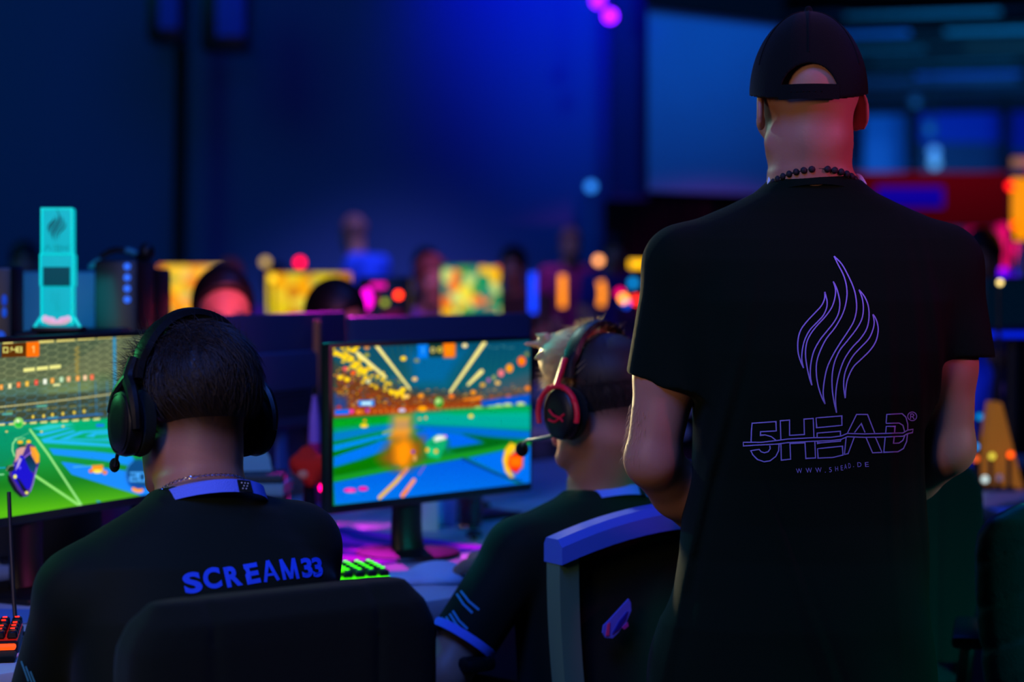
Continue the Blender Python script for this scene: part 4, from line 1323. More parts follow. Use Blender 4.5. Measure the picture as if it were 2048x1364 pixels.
    # big car
    cv.poly([(60, 968), (78, 935), (105, 868), (112, 810), (150, 796), (195, 768), (235, 790), (262, 845), (272, 885), (265, 925), (245, 975), (215, 1090), (190, 1132), (152, 1140), (112, 1098), (70, 1040)], (66, 40, 130))
    cv.poly([(112, 818), (190, 772), (150, 860), (100, 905)], (200, 150, 140))
    cv.poly([(140, 850), (172, 870), (208, 960), (228, 985), (205, 1080), (150, 1095), (90, 1010), (82, 965)], (24, 16, 190))
    cv.poly([(130, 870), (150, 880), (128, 930), (105, 960)], (220, 190, 210), .8)
    cv.poly([(168, 878), (202, 848), (250, 915), (238, 972), (206, 960)], (10, 30, 60), col2=(10, 70, 110))
    Ln([(165, 870), (205, 840), (240, 800)], 6, (150, 110, 220))
    cv.poly([(205, 792), (240, 800), (268, 850), (268, 900), (248, 912), (214, 852)], (240, 160, 30)); Ln([(214, 800), (244, 880)], 5, (200, 100, 90))
    cv.poly([(50, 985), (70, 1000), (120, 1090), (160, 1135), (140, 1142), (95, 1100), (55, 1030)], (14, 20, 30))
    cv.poly([(112, 1010), (130, 1015), (190, 1100), (180, 1112), (150, 1090)], (16, 20, 40))
    E((70, 945), 30, 22, (20, 40, 20)); Ln([(44, 958), (60, 930), (95, 920)], 6, (130, 160, 110)); E((150, 790), 34, 9, (30, 60, 40), .9)
    E((103, 1000), 12, 14, (235, 235, 90)); E((182, 1110), 12, 10, (235, 235, 90)); E((138, 765), 20, 11, (240, 180, 20)); E((195, 762), 15, 11, (250, 190, 20))
    Ln([(250, 940), (225, 1050), (205, 1100)], 6, (150, 120, 220)); E((136, 940), 8, 10, (90, 80, 240))
    # small cars
    E((665, 950), 40, 26, (250, 160, 30)); cv.poly([(628, 922), (700, 920), (705, 935), (625, 936)], (240, 110, 20)); E((620, 962), 15, 12, (240, 110, 20)); E((715, 972), 16, 13, (240, 120, 30)); E((665, 965), 30, 12, (250, 220, 80))
    Ln([(500, 935), (620, 925), (715, 918)], 5, (120, 220, 130), .7)
    # readouts
    cv.poly([(-180, 112), (-60, 104), (-60, 190), (-180, 196)], (20, 90, 200))
    cv.poly([(-60, 104), (180, 84), (180, 182), (-60, 190)], (70, 36, 6), col2=(90, 44, 4)); cv.poly([(-60, 104), (10, 97), (10, 187), (-60, 190)], (24, 60, 80))
    cv.poly([(180, 84), (262, 78), (268, 90), (268, 176), (256, 182), (180, 184)], (236, 104, 6))
    cv.f = lambda p: p
    a = Z(24, 119); seg_digits(cv, '0', a[0], a[1], 8.2, 9.8, 2, 1.9, (226, 226, 120))
    a = Z(68, 117); cv.ell((a[0] + 1, a[1] + 3), 1.1, 1.1, (226, 226, 120)); cv.ell((a[0] + 1, a[1] + 8), 1.1, 1.1, (226, 226, 120))
    a = Z(80, 117); seg_digits(cv, '48', a[0], a[1], 8.6, 9.8, 2.6, 1.9, (226, 226, 120))
    a = Z(231, 112); cv.line([(a[0] - 3, a[1] + 2), a, (a[0], a[1] + 12)], 2, (250, 200, 110))
    cv.f = lambda p: Z(*p)
    E((948, 985), 92, 104, (10, 60, 140), .85, soft=3); Ln([(948 + 88 * math.cos(t), 985 + 100 * math.sin(t)) for t in np.linspace(2.6, 4.2, 12)], 6, (60, 150, 230), .7)
    Ln([(948 + 84 * math.cos(t), 985 + 112 * math.sin(t)) for t in np.linspace(1.35, 2.05, 8)], 22, (255, 150, 20))
    cv.f = lambda p: p
    a = Z(890, 975); seg_digits(cv, '20', a[0], a[1], 13, 16, 4, 3.6, (70, 160, 240)); 
    return cv


def right_picture():
    cv = Canvas(640, 660, 1090, 1030, 2.0, (6, 70, 92))
    Z = lambda u, v: (640 + u / 3.687, 660 + v / 3.687)
    cv.f = lambda p: Z(*p)
    K = 3.687
    E = lambda c, rx, ry, *a, **k: cv.ell(c, rx / K, ry / K, *a, **k)
    Ln = lambda P, w, *a, **k: cv.line(P, w / K, *a, **k)
    cv.poly([(100, 80), (1560, 60), (1560, 420), (900, 430), (640, 420), (100, 300)], (2, 66, 96), soft=3, col2=(10, 84, 96))
    cv.poly([(640, 160), (1080, 150), (920, 400), (700, 400)], (0, 96, 156), .8, soft=14)
    for i in range(16): Ln([(1080 + i * 40, 90), (980 + i * 50, 390)], 5, (20, 104, 110), .5)
    for i in range(12): Ln([(120 + i * 50, 100), (420 + i * 22, 420)], 6, (60, 80, 60), .5)
    # stands
    cv.poly([(100, 250), (400, 400), (700, 470), (950, 480), (1190, 470), (1560, 360), (1560, 600), (100, 640)], (90, 52, 22), .9, soft=12, col2=(150, 54, 6))
    cv.poly([(1190, 400), (1560, 300), (1560, 470), (1190, 500)], (50, 80, 96), .8, soft=10)
    for i in range(420):
        u = rng.uniform(100, 640); v = rng.uniform(280, 620)
        if v < 100 + (u - 100) * .55: continue
        c = [(240, 180, 30), (210, 90, 20), (40, 90, 150), (180, 60, 40), (220, 170, 90), (20, 60, 90), (30, 90, 60)][rng.randint(7)]
        E((u, v), rng.uniform(4, 12), rng.uniform(3, 8), c, .7)
    for i in range(260):
        u = rng.uniform(640, 1555); v = rng.uniform(430, 590) - max(0, u - 1150) * .1
        c = [(210, 100, 20), (230, 170, 60), (160, 50, 10), (40, 80, 130)][rng.randint(4)]
        E((u, v), rng.uniform(4, 14), rng.uniform(3, 6), c, .55)
    for i in range(70):
        t = rng.rand(); u = 110 + 500 * t + rng.normal() * 20; v = 150 + 320 * t + rng.normal() * 45
        E((u, v), rng.uniform(10, 20), rng.uniform(8, 14), (250, 200, 20), .95)
    for (u, v) in ((120, 170), (150, 185), (180, 205), (205, 120), (270, 125), (250, 150), (230, 210), (260, 270), (290, 300), (330, 310), (150, 350), (200, 365), (615, 210), (530, 460), (570, 465), (610, 440)): E((u, v), 22, 17, (252, 206, 20))
    for (u, v, c) in ((345, 130, (200, 130, 70)), (345, 185, (150, 150, 60)), (713, 225, (120, 130, 90)), (698, 362, (240, 190, 110)), (640, 490, (250, 200, 100)), (745, 485, (250, 150, 20)), (1068, 115, (250, 225, 150)), (185, 285, (230, 80, 80)), (245, 315, (250, 90, 20)), (355, 380, (200, 200, 150)), (1310, 390, (230, 180, 90)), (970, 488, (250, 120, 10)), (1130, 460, (250, 150, 10)), (1200, 405, (220, 160, 40)), (1390, 490, (210, 90, 20)), (1530, 430, (250, 130, 20)), (1265, 500, (150, 70, 20))): E((u, v), 20, 15, c)
    for (a, b, w) in (((400, 95), (668, 440), 26), ((278, 175), (490, 352), 30), ((1212, 95), (955, 465), 30), ((1192, 305), (1090, 405), 30), ((1060, 515), (1190, 500), 20)):
        n = 7
        for i in range(n):
            t0, t1 = i / n, (i + .82) / n
            f_ = (1.15 - .5 * (t0 if a[1] < b[1] else 1 - t0))
            Ln([(a[0] + (b[0] - a[0]) * t0, a[1] + (b[1] - a[1]) * t0), (a[0] + (b[0] - a[0]) * t1, a[1] + (b[1] - a[1]) * t1)], w * f_ * .85, (244, 226, 130) if w > 20 else (250, 130, 10))
    cv.poly([(100, 470), (200, 500), (210, 620), (100, 640)], (20, 60, 140), .8, soft=6)
    cv.poly([(100, 590), (1250, 540), (1250, 580), (700, 620), (100, 650)], (170, 60, 6), .9, soft=5)
    cv.poly([(110, 590), (215, 585), (215, 620), (110, 625)], (0, 100, 230)); cv.poly([(280, 520), (400, 516), (400, 560), (285, 562)], (0, 120, 220)); cv.poly([(305, 530), (380, 528), (380, 552), (305, 552)], (190, 230, 240))
    for (u, v, c) in ((235, 600, (230, 50, 160)), (290, 605, (240, 140, 30)), (350, 595, (150, 40, 170)), (140, 570, (150, 50, 60))): E((u, v), 18, 16, c)
    cv.poly([(1190, 520), (1555, 470), (1555, 560), (1190, 570)], (0, 76, 190), soft=3)
    for i in range(46): E((250 + i * 22, 608 - i * .9), 6, 8, (240, 150, 60) if i % 2 else (150, 50, 20), .8)
    for (u, v) in ((1270, 570), (1320, 560), (1385, 552), (1480, 545), (1170, 575), (1440, 580)): E((u, v), 34, 12, (220, 230, 130))
    for (u, v, r, c) in ((1487, 230, 29, (255, 90, 10)), (1397, 282, 26, (255, 150, 10)), (1335, 318, 22, (240, 110, 120)), (1282, 350, 14, (150, 160, 90)), (1243, 370, 13, (180, 80, 170)), (1525, 180, 14, (120, 130, 60))): E((u, v), r, r * 1.2, c)
    E((1487, 228), 14, 16, (255, 150, 0)); Ln([(1560, 130), (1200, 400)], 4, (110, 130, 90), .7)
    # pitch
    cv.poly([(90, 650), (640, 615), (1100, 585), (1570, 560), (1570, 1400), (90, 1400)], (0, 120, 50), soft=3, col2=(10, 120, 40))
    cv.poly([(700, 610), (1570, 570), (1570, 740), (1200, 730), (700, 700)], (0, 168, 150), .9, soft=8)
    cv.poly([(900, 590), (1570, 560), (1570, 600), (1000, 615)], (0, 160, 60), .8, soft=6)
    cv.poly([(100, 720), (540, 650), (540, 740), (100, 800)], (0, 150, 140), .8, soft=8); cv.poly([(100, 665), (520, 640), (520, 680), (100, 718)], (0, 160, 20), .9, soft=4)
    cv.poly([(100, 760), (545, 690), (545, 722), (100, 822)], (0, 116, 186)); cv.poly([(100, 850), (545, 752), (545, 775), (100, 895)], (0, 130, 220))
    cv.poly([(100, 938), (300, 850), (480, 808), (540, 812), (500, 880), (300, 965), (100, 1015)], (0, 110, 224), soft=2)
    cv.poly([(100, 905), (420, 815), (420, 830), (100, 935)], (0, 110, 0)); cv.poly([(100, 1020), (420, 920), (480, 930), (520, 1000), (100, 1085)], (6, 110, 0), soft=4)
    cv.poly([(690, 700), (1100, 715), (1570, 745), (1570, 805), (1200, 790), (900, 745), (690, 730)], (0, 100, 196), soft=3)
    for v in (640, 665, 690): Ln([(700, v), (1570, v + 25)], 10, (0, 140, 150), .7)
    cv.poly([(700, 755), (800, 728), (1060, 770), (1210, 815), (1195, 838), (980, 868), (780, 850)], (0, 96, 224), soft=3)
    cv.poly([(1060, 768), (1570, 830), (1400, 870), (1000, 905), (960, 880), (1220, 835)], (0, 90, 14), .9, soft=4)
    cv.poly([(100, 1082), (520, 1000), (900, 935), (1400, 838), (1570, 800), (1570, 838), (1400, 872), (950, 965), (540, 1040), (100, 1125)], (20, 140, 30), soft=3)
    cv.poly([(100, 1125), (500, 1045), (1050, 948), (1450, 1130), (1570, 1120), (1570, 1160), (110, 1290)], (0, 84, 206), soft=2, col2=(0, 110, 220))
    cv.poly([(1085, 945), (1400, 878), (1570, 850), (1570, 1140), (1440, 1112)], (0, 104, 224), soft=2)
    Ln([(1050, 948), (1300, 1060), (1480, 1118)], 16, (4, 50, 120))
    # orange trail and cars
    cv.poly([(530, 630), (680, 630), (684, 760), (650, 830), (545, 830), (520, 780)], (214, 140, 90), .85, soft=12)
    cv.poly([(540, 740), (660, 735), (640, 790), (520, 800)], (250, 150, 20), .8, soft=8); cv.poly([(570, 640), (650, 640), (640, 660), (570, 660)], (250, 170, 40), .8, soft=8)
    cv.poly([(430, 950), (500, 850), (560, 800), (760, 800), (775, 900), (740, 960), (660, 1020), (560, 1030), (470, 990)], (150, 80, 10), .9, soft=14)
    cv.poly([(545, 850), (620, 800), (668, 830), (690, 900), (650, 1000), (590, 1020), (550, 960)], (246, 140, 6), soft=10)
    Ln([(470, 760), (530, 735)], 18, (150, 160, 130), .8); E((686, 898), 13, 13, (110, 40, 170)); E((700, 945), 14, 24, (220, 160, 90), .8); E((560, 1010), 40, 16, (60, 110, 80), .6)
    cv.poly([(785, 825), (850, 775), (925, 775), (945, 830), (905, 900), (880, 955), (800, 940), (775, 900)], (10, 160, 100), soft=2)
    cv.poly([(800, 850), (870, 850), (870, 935), (805, 925)], (20, 190, 120), soft=2); cv.poly([(835, 800), (870, 775), (930, 780), (925, 805), (850, 825)], (230, 225, 215), soft=2); cv.poly([(905, 775), (935, 780), (930, 800)], (220, 110, 210))
    E((790, 885), 14, 17, (240, 170, 30)); E((855, 895), 14, 15, (240, 170, 30)); Ln([(812, 850), (860, 862)], 8, (6, 60, 50))
    E((945, 850), 20, 50, (10, 100, 110), .6)
    Ln([(640, 1025), (560, 1120), (440, 1235)], 30, (214, 170, 80)); Ln([(640, 1025), (600, 1070)], 20, (200, 110, 90)); Ln([(692, 1108), (650, 1165), (608, 1220)], 30, (230, 140, 100)); Ln([(640, 1185), (610, 1220)], 26, (240, 120, 20), .8); Ln([(772, 1000), (730, 1065)], 9, (130, 90, 180))
    E((325, 705), 28, 15, (250, 200, 30)); E((330, 668), 12, 9, (240, 150, 20)); E((1113, 636), 17, 14, (250, 210, 40)); E((735, 655), 14, 9, (200, 170, 60)); E((780, 648), 10, 12, (230, 160, 60)); E((755, 580), 32, 20, (255, 160, 0)); E((605, 592), 26, 13, (190, 190, 230))
    E((877, 535), 33, 40, (90, 170, 70)); E((870, 525), 16, 18, (180, 220, 130)); E((885, 555), 20, 14, (10, 130, 20))
    # readouts
    cv.poly([(715, 95), (800, 90), (800, 208), (722, 208)], (0, 112, 224), soft=2); Ln([(760, 130), (760, 170)], 12, (70, 170, 240), .7)
    cv.poly([(800, 92), (905, 90), (905, 200), (800, 200)], (14, 50, 46), soft=2); E((832, 148), 20, 22, (190, 170, 90)); E((832, 148), 9, 10, (40, 70, 60)); E((884, 146), 20, 22, (200, 180, 60)); E((884, 146), 8, 9, (70, 70, 40))
    cv.poly([(905, 92), (990, 90), (1000, 105), (998, 195), (985, 204), (912, 204)], (246, 112, 4), soft=3); cv.poly([(925, 120), (975, 118), (970, 170), (930, 175)], (255, 140, 10), .8, soft=6)
    for i in range(4): Ln([(1230 + i * 55, 115 + (i % 2) * 18), (1262 + i * 55, 130)], 9, (120, 170, 160), .35)
    E((222, 1182), 46, 17, (240, 10, 150)); E((318, 1170), 36, 16, (235, 10, 150)); E((225, 1183), 22, 7, (255, 90, 190)); Ln([(200, 1200), (290, 1205)], 8, (60, 150, 190), .6)
    cv.poly([(1405, 830), (1450, 850), (1440, 890), (1395, 930), (1385, 990), (1410, 1050), (1435, 1082), (1405, 1088), (1365, 1040), (1348, 960), (1365, 880)], (250, 190, 20), soft=2)
    cv.poly([(1440, 900), (1470, 870), (1498, 930), (1490, 1010), (1450, 1058), (1405, 1035), (1382, 985), (1395, 930)], (235, 30, 10), soft=2)
    cv.poly([(1395, 930), (1490, 930), (1488, 1010), (1395, 1010)], (255, 110, 0), soft=5)
    return cv


def screen_panel(name, T, w, h, y, cv, es, parent, nx=440, ny=270):
    """the lit panel: a fine grid that carries its picture"""
    xs = np.linspace(-w / 2, w / 2, nx); zs = np.linspace(0, h, ny)
    X, Zz = np.meshgrid(xs, zs); L = np.stack([X.ravel(), np.full(X.size, y), Zz.ravel()], 1)
    A = np.array(T); Wd = L @ A[:3, :3].T + A[:3, 3]
    px = CX + F_PX * Wd[:, 0] / Wd[:, 1]; py = HY + F_PX * (CAM_Z - Wd[:, 2]) / Wd[:, 1]
    C = lin(np.clip(cv.sample(px, py), 0, 255))
    I = root_inv(parent) if parent else Matrix.Identity(4)
    B = np.array(I); V = Wd @ B[:3, :3].T + B[:3, 3]
    idx = np.arange(nx * ny).reshape(ny, nx)
    Q = np.stack([idx[:-1, :-1].ravel(), idx[:-1, 1:].ravel(), idx[1:, 1:].ravel(), idx[1:, :-1].ravel()], 1)
    me = bpy.data.meshes.new(name)
    me.vertices.add(len(V)); me.vertices.foreach_set('co', V.astype(np.float32).ravel())
    me.loops.add(len(Q) * 4); me.loops.foreach_set('vertex_index', Q.astype(np.int32).ravel())
    me.polygons.add(len(Q)); me.polygons.foreach_set('loop_start', np.arange(0, len(Q) * 4, 4, dtype=np.int32))
    me.update(calc_edges=True)
    ca = me.color_attributes.new('Col', 'FLOAT_COLOR', 'POINT'); cc = np.ones((len(V), 4), dtype=np.float32); cc[:, :3] = C; ca.data.foreach_set('color', cc.ravel())
    me.materials.append(mat('game_screen', (4, 4, 4), .25, emit=(0, 0, 0), emit_attr='Col', es=es))
    o = bpy.data.objects.new(name, me); COL.objects.link(o); o.parent = parent
    return o


def monitor(label, a, b, z0, z1, tz=.73, cv=None, scrmat=None, back=False, es=1.0, stand='flat', group=None, name='monitor', off=.085):
    """a, b: left and right lower corners of the picture as its user sees them (x, y); screen faces the side where b-a is to the right"""
    a = Vector((a[0], a[1], 0)); b = Vector((b[0], b[1], 0)); c = (a + b) / 2; d = b - a; w = d.length; rz = math.atan2(d.y, d.x)
    base = c + Vector((-math.sin(rz), math.cos(rz), 0)) * off
    root = thing(name, label, 'monitor', (base.x, base.y, tz), rz, group)
    h = z1 - z0; zz = z0 - tz
    oy = -off
    q = MB()
    bz = .009
    q.box((w + 2 * bz, .026, h + 2 * bz + .008), (0, oy + .0165, zz + h / 2 - .004), bev=.005)
    q.box((w * .62, .03, h * .55), (0, oy + .04, zz + h * .48), bev=.012, taper=.96)
    hs_ = q.build('housing', M_BLACK if (cv is not None or scrmat is not None) else mat('slate_plastic', (52, 60, 96), .5, bump=.05), root)
    q = MB()
    for i in range(7): q.box((w * .3, .003, .003), (0, oy + .056, zz + h * .3 + i * .009), bev=.001, seg=1)
    q.build('vent', M_STEEL, hs_)
    if cv is not None:
        T = Matrix.Translation(root.location) @ Matrix.Rotation(rz, 4, 'Z') @ Matrix.Translation((0, 0, zz))
        screen_panel('screen', T, w, h, oy + .0025, cv, es, root)
    else:
        q = MB(); q.box((w, .002, h), (0, oy + .0028, zz + h / 2)); q.build('screen', scrmat or mat('dark_screen', (6, 8, 12), .2), root, smooth=False)
    q = MB()
    q.tube([(0, .0, .012), (0, .004, zz * .5), (0, -.004, zz + h * .30)], [.042, .038, .034] if stand != 'blue' else [.024, .024, .024], 18, flat=.55, up=(0, 1, 0), smooth=4)
    q.build('stand_neck', M_BLACK if stand != 'blue' else mat('blue_grey_metal', (50, 90, 150), .4), root)
    q = MB()
    q.box((.24, .19, .012), (0, -.01, .006), bev=.005) if stand == 'flat' else q.lathe([(.0, 0), (.105, 0), (.108, .004), (.105, .009), (.03, .016), (.0, .016)], (0, 0, 0), 40, closed=False)
    q.build('stand_base', M_BLACK, root)
    return root


DD = Vector((.682, .731, 0)); NN = Vector((-.731, .682, 0)); P0 = Vector((-.135, 3.515, 0))
RZ = math.atan2(DD.y, DD.x)
def D(a, b, z=0): return P0 + DD * a + NN * b + Vector((0, 0, z))


cvL = left_picture(); cvR = right_picture()
tL = 3.41; dL = Vector((.454, .891, 0)); oL = Vector((-.873, 3.41, 0))
monitor('monitor at the left showing a 0:48 score, football pitch and purple car', (oL + dL * -.13)[:2], (oL + dL * .47)[:2], .886, 1.186, cv=cvL, es=1.25)
monitor('monitor in the middle showing a blue pitch, orange trail and green car', (-.338, 3.80), (.04, 4.21), .862, 1.162, cv=cvR, es=1.25, stand='round')

# tables
def table(label, cx, cy, rz, L, Wd, group=None, h=.73, m=None):
    r = thing('table', label, 'table', (cx, cy, 0), rz, group)
    q = MB(); q.box((L, Wd, .04), (0, 0, h - .02), bev=.004); q.build('tabletop', m or M_DESK, r)
    for x in (-1, 1):
        for y in (-1, 1):
            q = MB(); q.box((.04, .04, h - .04), (x * (L / 2 - .08), y * (Wd / 2 - .06), (h - .04) / 2), bev=.004)
            l_ = q.build('leg', M_STEEL, r)
            q = MB(); q.lathe([(.022, 0), (.024, .004), (.022, .010)], (x * (L / 2 - .08), y * (Wd / 2 - .06), 0), 16); q.build('foot_cap', M_BLACK, l_)
        q = MB(); q.box((.03, Wd - .2, .03), (x * (L / 2 - .08), 0, h - .07), bev=.003); q.build('crossbar', M_STEEL, r)
    return r


c = D(-.55, .4); table('white gaming table under the monitor with the purple car', c.x, c.y, RZ, 1.898, .796)
c = D(1.35, .4); table('white gaming table running from the middle monitor behind the standing man', c.x, c.y, RZ, 1.898, .796)
c = D(-.55, 1.2); table('white table of the opposite row behind the left game screen', c.x, c.y, RZ, 1.898, .796)
c = D(1.35, 1.2); table('white table of the opposite row behind the middle game screen', c.x, c.y, RZ, 1.898, .796)

# monitors of the opposite row, seen from behind
monitor('back of a dark blue monitor below the pink-lit face', (-.42, 4.66), (-.66, 4.15), .90, 1.205, stand='blue') if False else None
monitor('dark back of a monitor hiding the lower face of the opposite player', (-.415, 4.66), (-.655, 4.17), .90, 1.205, stand='blue', off=.03)
monitor('dark blue monitor back rising behind the middle game screen', (.02, 4.93), (-.375, 4.555), .885, 1.195)


def office_chair(label, seat_c, rz, top, style, sh=.47, w=.46, ribs=0, group=None, slab=-.27):
    r = thing('office_chair', label, 'chair', (seat_c[0], seat_c[1], 0), rz, group)
    q = MB(); q.box((.48, .46, .075), (0, 0.02, sh - .06), bev=.03, seg=4); q.build('seat', M_MATTE, r)
    z0 = sh + .04; h = top - z0
    if style == 'mesh':
        q = MB()
        vs, fs = [], []
        nx, nz = 14, 12
        for j in range(nz + 1):
            for i in range(nx + 1):
                u = -1 + 2 * i / nx; t = j / nz
                vs.append(V3(u * (w / 2 - .02) * (0.86 + .14 * t), slab + .004 - .035 * (1 - u * u) * 0 + .05 * (1 - t) * (t) + .02 * (u * u), z0 + .02 + (h - .05) * t + .022 * (1 - u * u) * t))
        n1 = len(vs); vs += [v + V3(0, .006, 0) for v in vs]
        for j in range(nz):
            for i in range(nx):
                p = j * (nx + 1) + i; fs += [(p, p + 1, p + nx + 2, p + nx + 1), (n1 + p, n1 + p + nx + 1, n1 + p + nx + 2, n1 + p + 1)]
        q.add(vs, fs); bk = q.build('backrest', M_MATTE, r)
        for sx in (-1, 1):
            q = MB()
            pts = [V3(sx * (w / 2) * (.86 + .14 * t), slab + .02 + .05 * (1 - t) * t, z0 - .02 + (h - .025) * t) for t in [k / 8 for k in range(9)]]
            n = len(pts)
            b0 = len(q.v)
            vs = []
            for k, p in enumerate(pts):
                for (ox, oy_) in ((-.019, -.022), (.019, -.022), (.019, .016), (-.019, .016)): vs.append(p + V3(ox, oy_, 0))
            fs = [(k * 4 + a, k * 4 + (a + 1) % 4, k * 4 + 4 + (a + 1) % 4, k * 4 + 4 + a) for k in range(n - 1) for a in range(4)] + [(0, 1, 2, 3), tuple((n - 1) * 4 + a for a in range(4))]
            q.add(vs, fs); q.build('side_rail', M_GREY, r)['label'] = 'grey side rail of the backrest'
        q = MB()
        pts = [V3(u * (w / 2 + .02), slab + .02 - .018 * (1 - u * u), top - .032 + .045 * (1 - u * u)) for u in [-1 + k / 8 for k in range(17)]]
        vs = []
        for p in pts:
            for (oy_, oz) in ((-.030, -.020), (-.030, .008), (-.018, .020), (.016, .020), (.022, .010), (.022, -.020)): vs.append(p + V3(0, oy_, oz))
        n = len(pts)
        fs = [(k * 6 + a, k * 6 + (a + 1) % 6, k * 6 + 6 + (a + 1) % 6, k * 6 + 6 + a) for k in range(n - 1) for a in range(6)] + [tuple(range(6)), tuple((n - 1) * 6 + a for a in range(6))]
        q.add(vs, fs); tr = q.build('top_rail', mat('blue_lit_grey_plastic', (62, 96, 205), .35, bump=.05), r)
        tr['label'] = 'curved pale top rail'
        q = MB(); q.tube([V3(.06, slab - .015, top - .034), V3(.075, slab - .018, top - .050), V3(.095, slab - .018, top - .048), V3(.10, slab - .015, top - .034)], .004, 8, smooth=4); q.build('coat_hook', M_GREY, tr)
    else:
        f_ = Field((-w / 2 - .06, slab - .16, z0 - .1), (w / 2 + .06, slab + .16, top + .06), .006)
        prof = []
        for k in range(16):
            t = k / 15
            hw = w / 2 * (.88 + .12 * math.sin(min(t * 1.4, 1) * PI / 2)); 
            if t > .82: hw *= math.sqrt(max(.02, 1 - ((t - .82) / .185) ** 2 * .42))
            dp = .045 + .012 * math.sin(t * PI)
            if t > .9: dp *= math.sqrt(max(.08, 1 - ((t - .9) / .1) ** 2 * .8))
            yb = slab + .05 * t * (1 - t)
            prof.append((z0 + h * t, -hw, hw, yb - dp, yb + dp))
        def wb(x, y, z):
            if ribs: return (.0045 * np.abs(np.cos((z - z0 + 1.1 * x * x) * PI / ribs)) ** 14 * np.clip(1 - (np.abs(x) / (w * .5)) ** 6, 0, 1)).astype(np.float32)
            return (.004 * np.exp(-((np.abs(x) - w * .27) / .006) ** 2) + .0015 * np.sin(20 * x + 9 * z)).astype(np.float32)
        f_.torso(Matrix.Identity(4), prof, e=4.5, wob=wb, k=.01)
        r_loc = r.location.copy(); 
        bk = f_.mesh('backrest', mat('black_leather', (10, 12, 12), .5, bump=.3, bscale=200, sheen=.1) if ribs else M_MATTE, None); bk.parent = r
    q = MB()
    q.box((.07, .022, .30), (0, slab * .92 + .0, sh - .02), bev=.008); q.box((.07, abs(slab) + .04, .02), (0, slab / 2, sh - .125), bev=.006)
    q.build('back_bracket', M_STEEL, r)
    for sx in (-1, 1):
        q = MB(); q.tube([V3(sx * .25, .0, sh - .09), V3(sx * .285, .0, sh + .05), V3(sx * .275, .02, sh + .16)], .014, 10, smooth=4)
        q.box((.06, .22, .025), (sx * .275, .03, sh + .17), bev=.01); q.build('armrest', M_BLACK, r)
    q = MB(); q.lathe([(.028, .09), (.028, .24), (.018, .24), (.018, sh - .10), (.06, sh - .09), (.06, sh - .075)], (0, 0, 0), 20); q.build('gas_column', M_STEEL, r)
    for k in range(5):
        a = k * 2 * PI / 5 + .3
        q = MB(); q.tube([V3(.02 * math.cos(a), .02 * math.sin(a), .115), V3(.30 * math.cos(a), .30 * math.sin(a), .075)], [.022, .014], 10)
        g = q.build('leg', M_BLACK, r)
        q = MB(); T = Matrix.Translation((.30 * math.cos(a), .30 * math.sin(a), .028)) @ Matrix.Rotation(a + 1.2, 4, 'Z') @ Matrix.Rotation(PI / 2, 4, 'Y')
        q.lathe([(.018, -.024), (.028, -.02), (.028, -.006), (.012, -.004), (.012, .004), (.028, .006), (.028, .02), (.018, .024)], (0, 0, 0), 20, T=T)
        q.tube([V3(.30 * math.cos(a), .30 * math.sin(a), .03), V3(.30 * math.cos(a), .30 * math.sin(a), .08)], .008, 8)
        q.build('caster', M_BLACK, g)
    return r


a1 = math.radians(35)
ch1 = office_chair('black padded office chair behind the player with the silver neck chain', (-.283 - math.sin(a1) * .27, 2.47 + math.cos(a1) * .27), a1, .916, 'pad', w=.42)
a2 = math.radians(33)
ch2 = office_chair('office chair with grey frame and pale curved top rail behind the fair-haired player', (.285 - math.sin(a2) * .27, 3.375 + math.cos(a2) * .27), a2, .885, 'mesh', w=.46)
ch3 = office_chair('dark high chair behind the right forearm of the standing man', (.715, 4.36), math.radians(6), .925, 'pad', w=.44)
ch4 = office_chair('black ribbed leather chair at the lower right edge', (1.105, 3.60), math.radians(-14), .915, 'pad', w=.52, ribs=.075)
# paper badge on the mesh chair
q = MB()
T = Matrix.Translation(W(1234, 1238, 3.30)) @ Matrix.Rotation(a2, 4, 'Z')
sc_ = 3.30 / F_PX
P = [(-34, -10), (-20, 0), (28, 38), (33, 30), (34, 14), (24, -4), (20, -14), (10, -18), (4, -26), (-12, -37), (-30, -34), (-36, -24)]
q.prism([(x * sc_, y * sc_) for x, y in P], .003, T=T)
bdg = q.build('badge', mat('violet_foil', (90, 110, 235), .35, metal=.2, bump=.3), None, loc=W(1234, 1238, 3.30), smooth=False)
tag(bdg, 'shiny violet emblem sticker on the dark backrest with the pale top rail', 'sticker')
for i, (pts, rgb, nm) in enumerate((([(-30, -30), (-26, -8), (-20, -4), (-22, -30)], (200, 60, 120), 'pink_foil'), ([(-14, -28), (4, -4), (24, 14), (18, -2), (2, -20)], (20, 30, 140), 'navy_foil'), ([(10, -18), (24, -8), (26, -16), (16, -22)], (170, 50, 150), 'magenta_foil'))):
    g = MB(); g.prism([(x * sc_, y * sc_) for x, y in pts], .0015, T=Matrix.Rotation(a2, 4, 'Z') @ Matrix.Translation((0, -.0025, 0)))
    g.build('facet', mat(nm, rgb, .35), bdg, smooth=False)

# ------------------------------------------------------------------ the hall
def struct(name, mb, m, **k):
    o = mb.build(name, m, None, smooth=False, **k); o['kind'] = 'structure'; return o


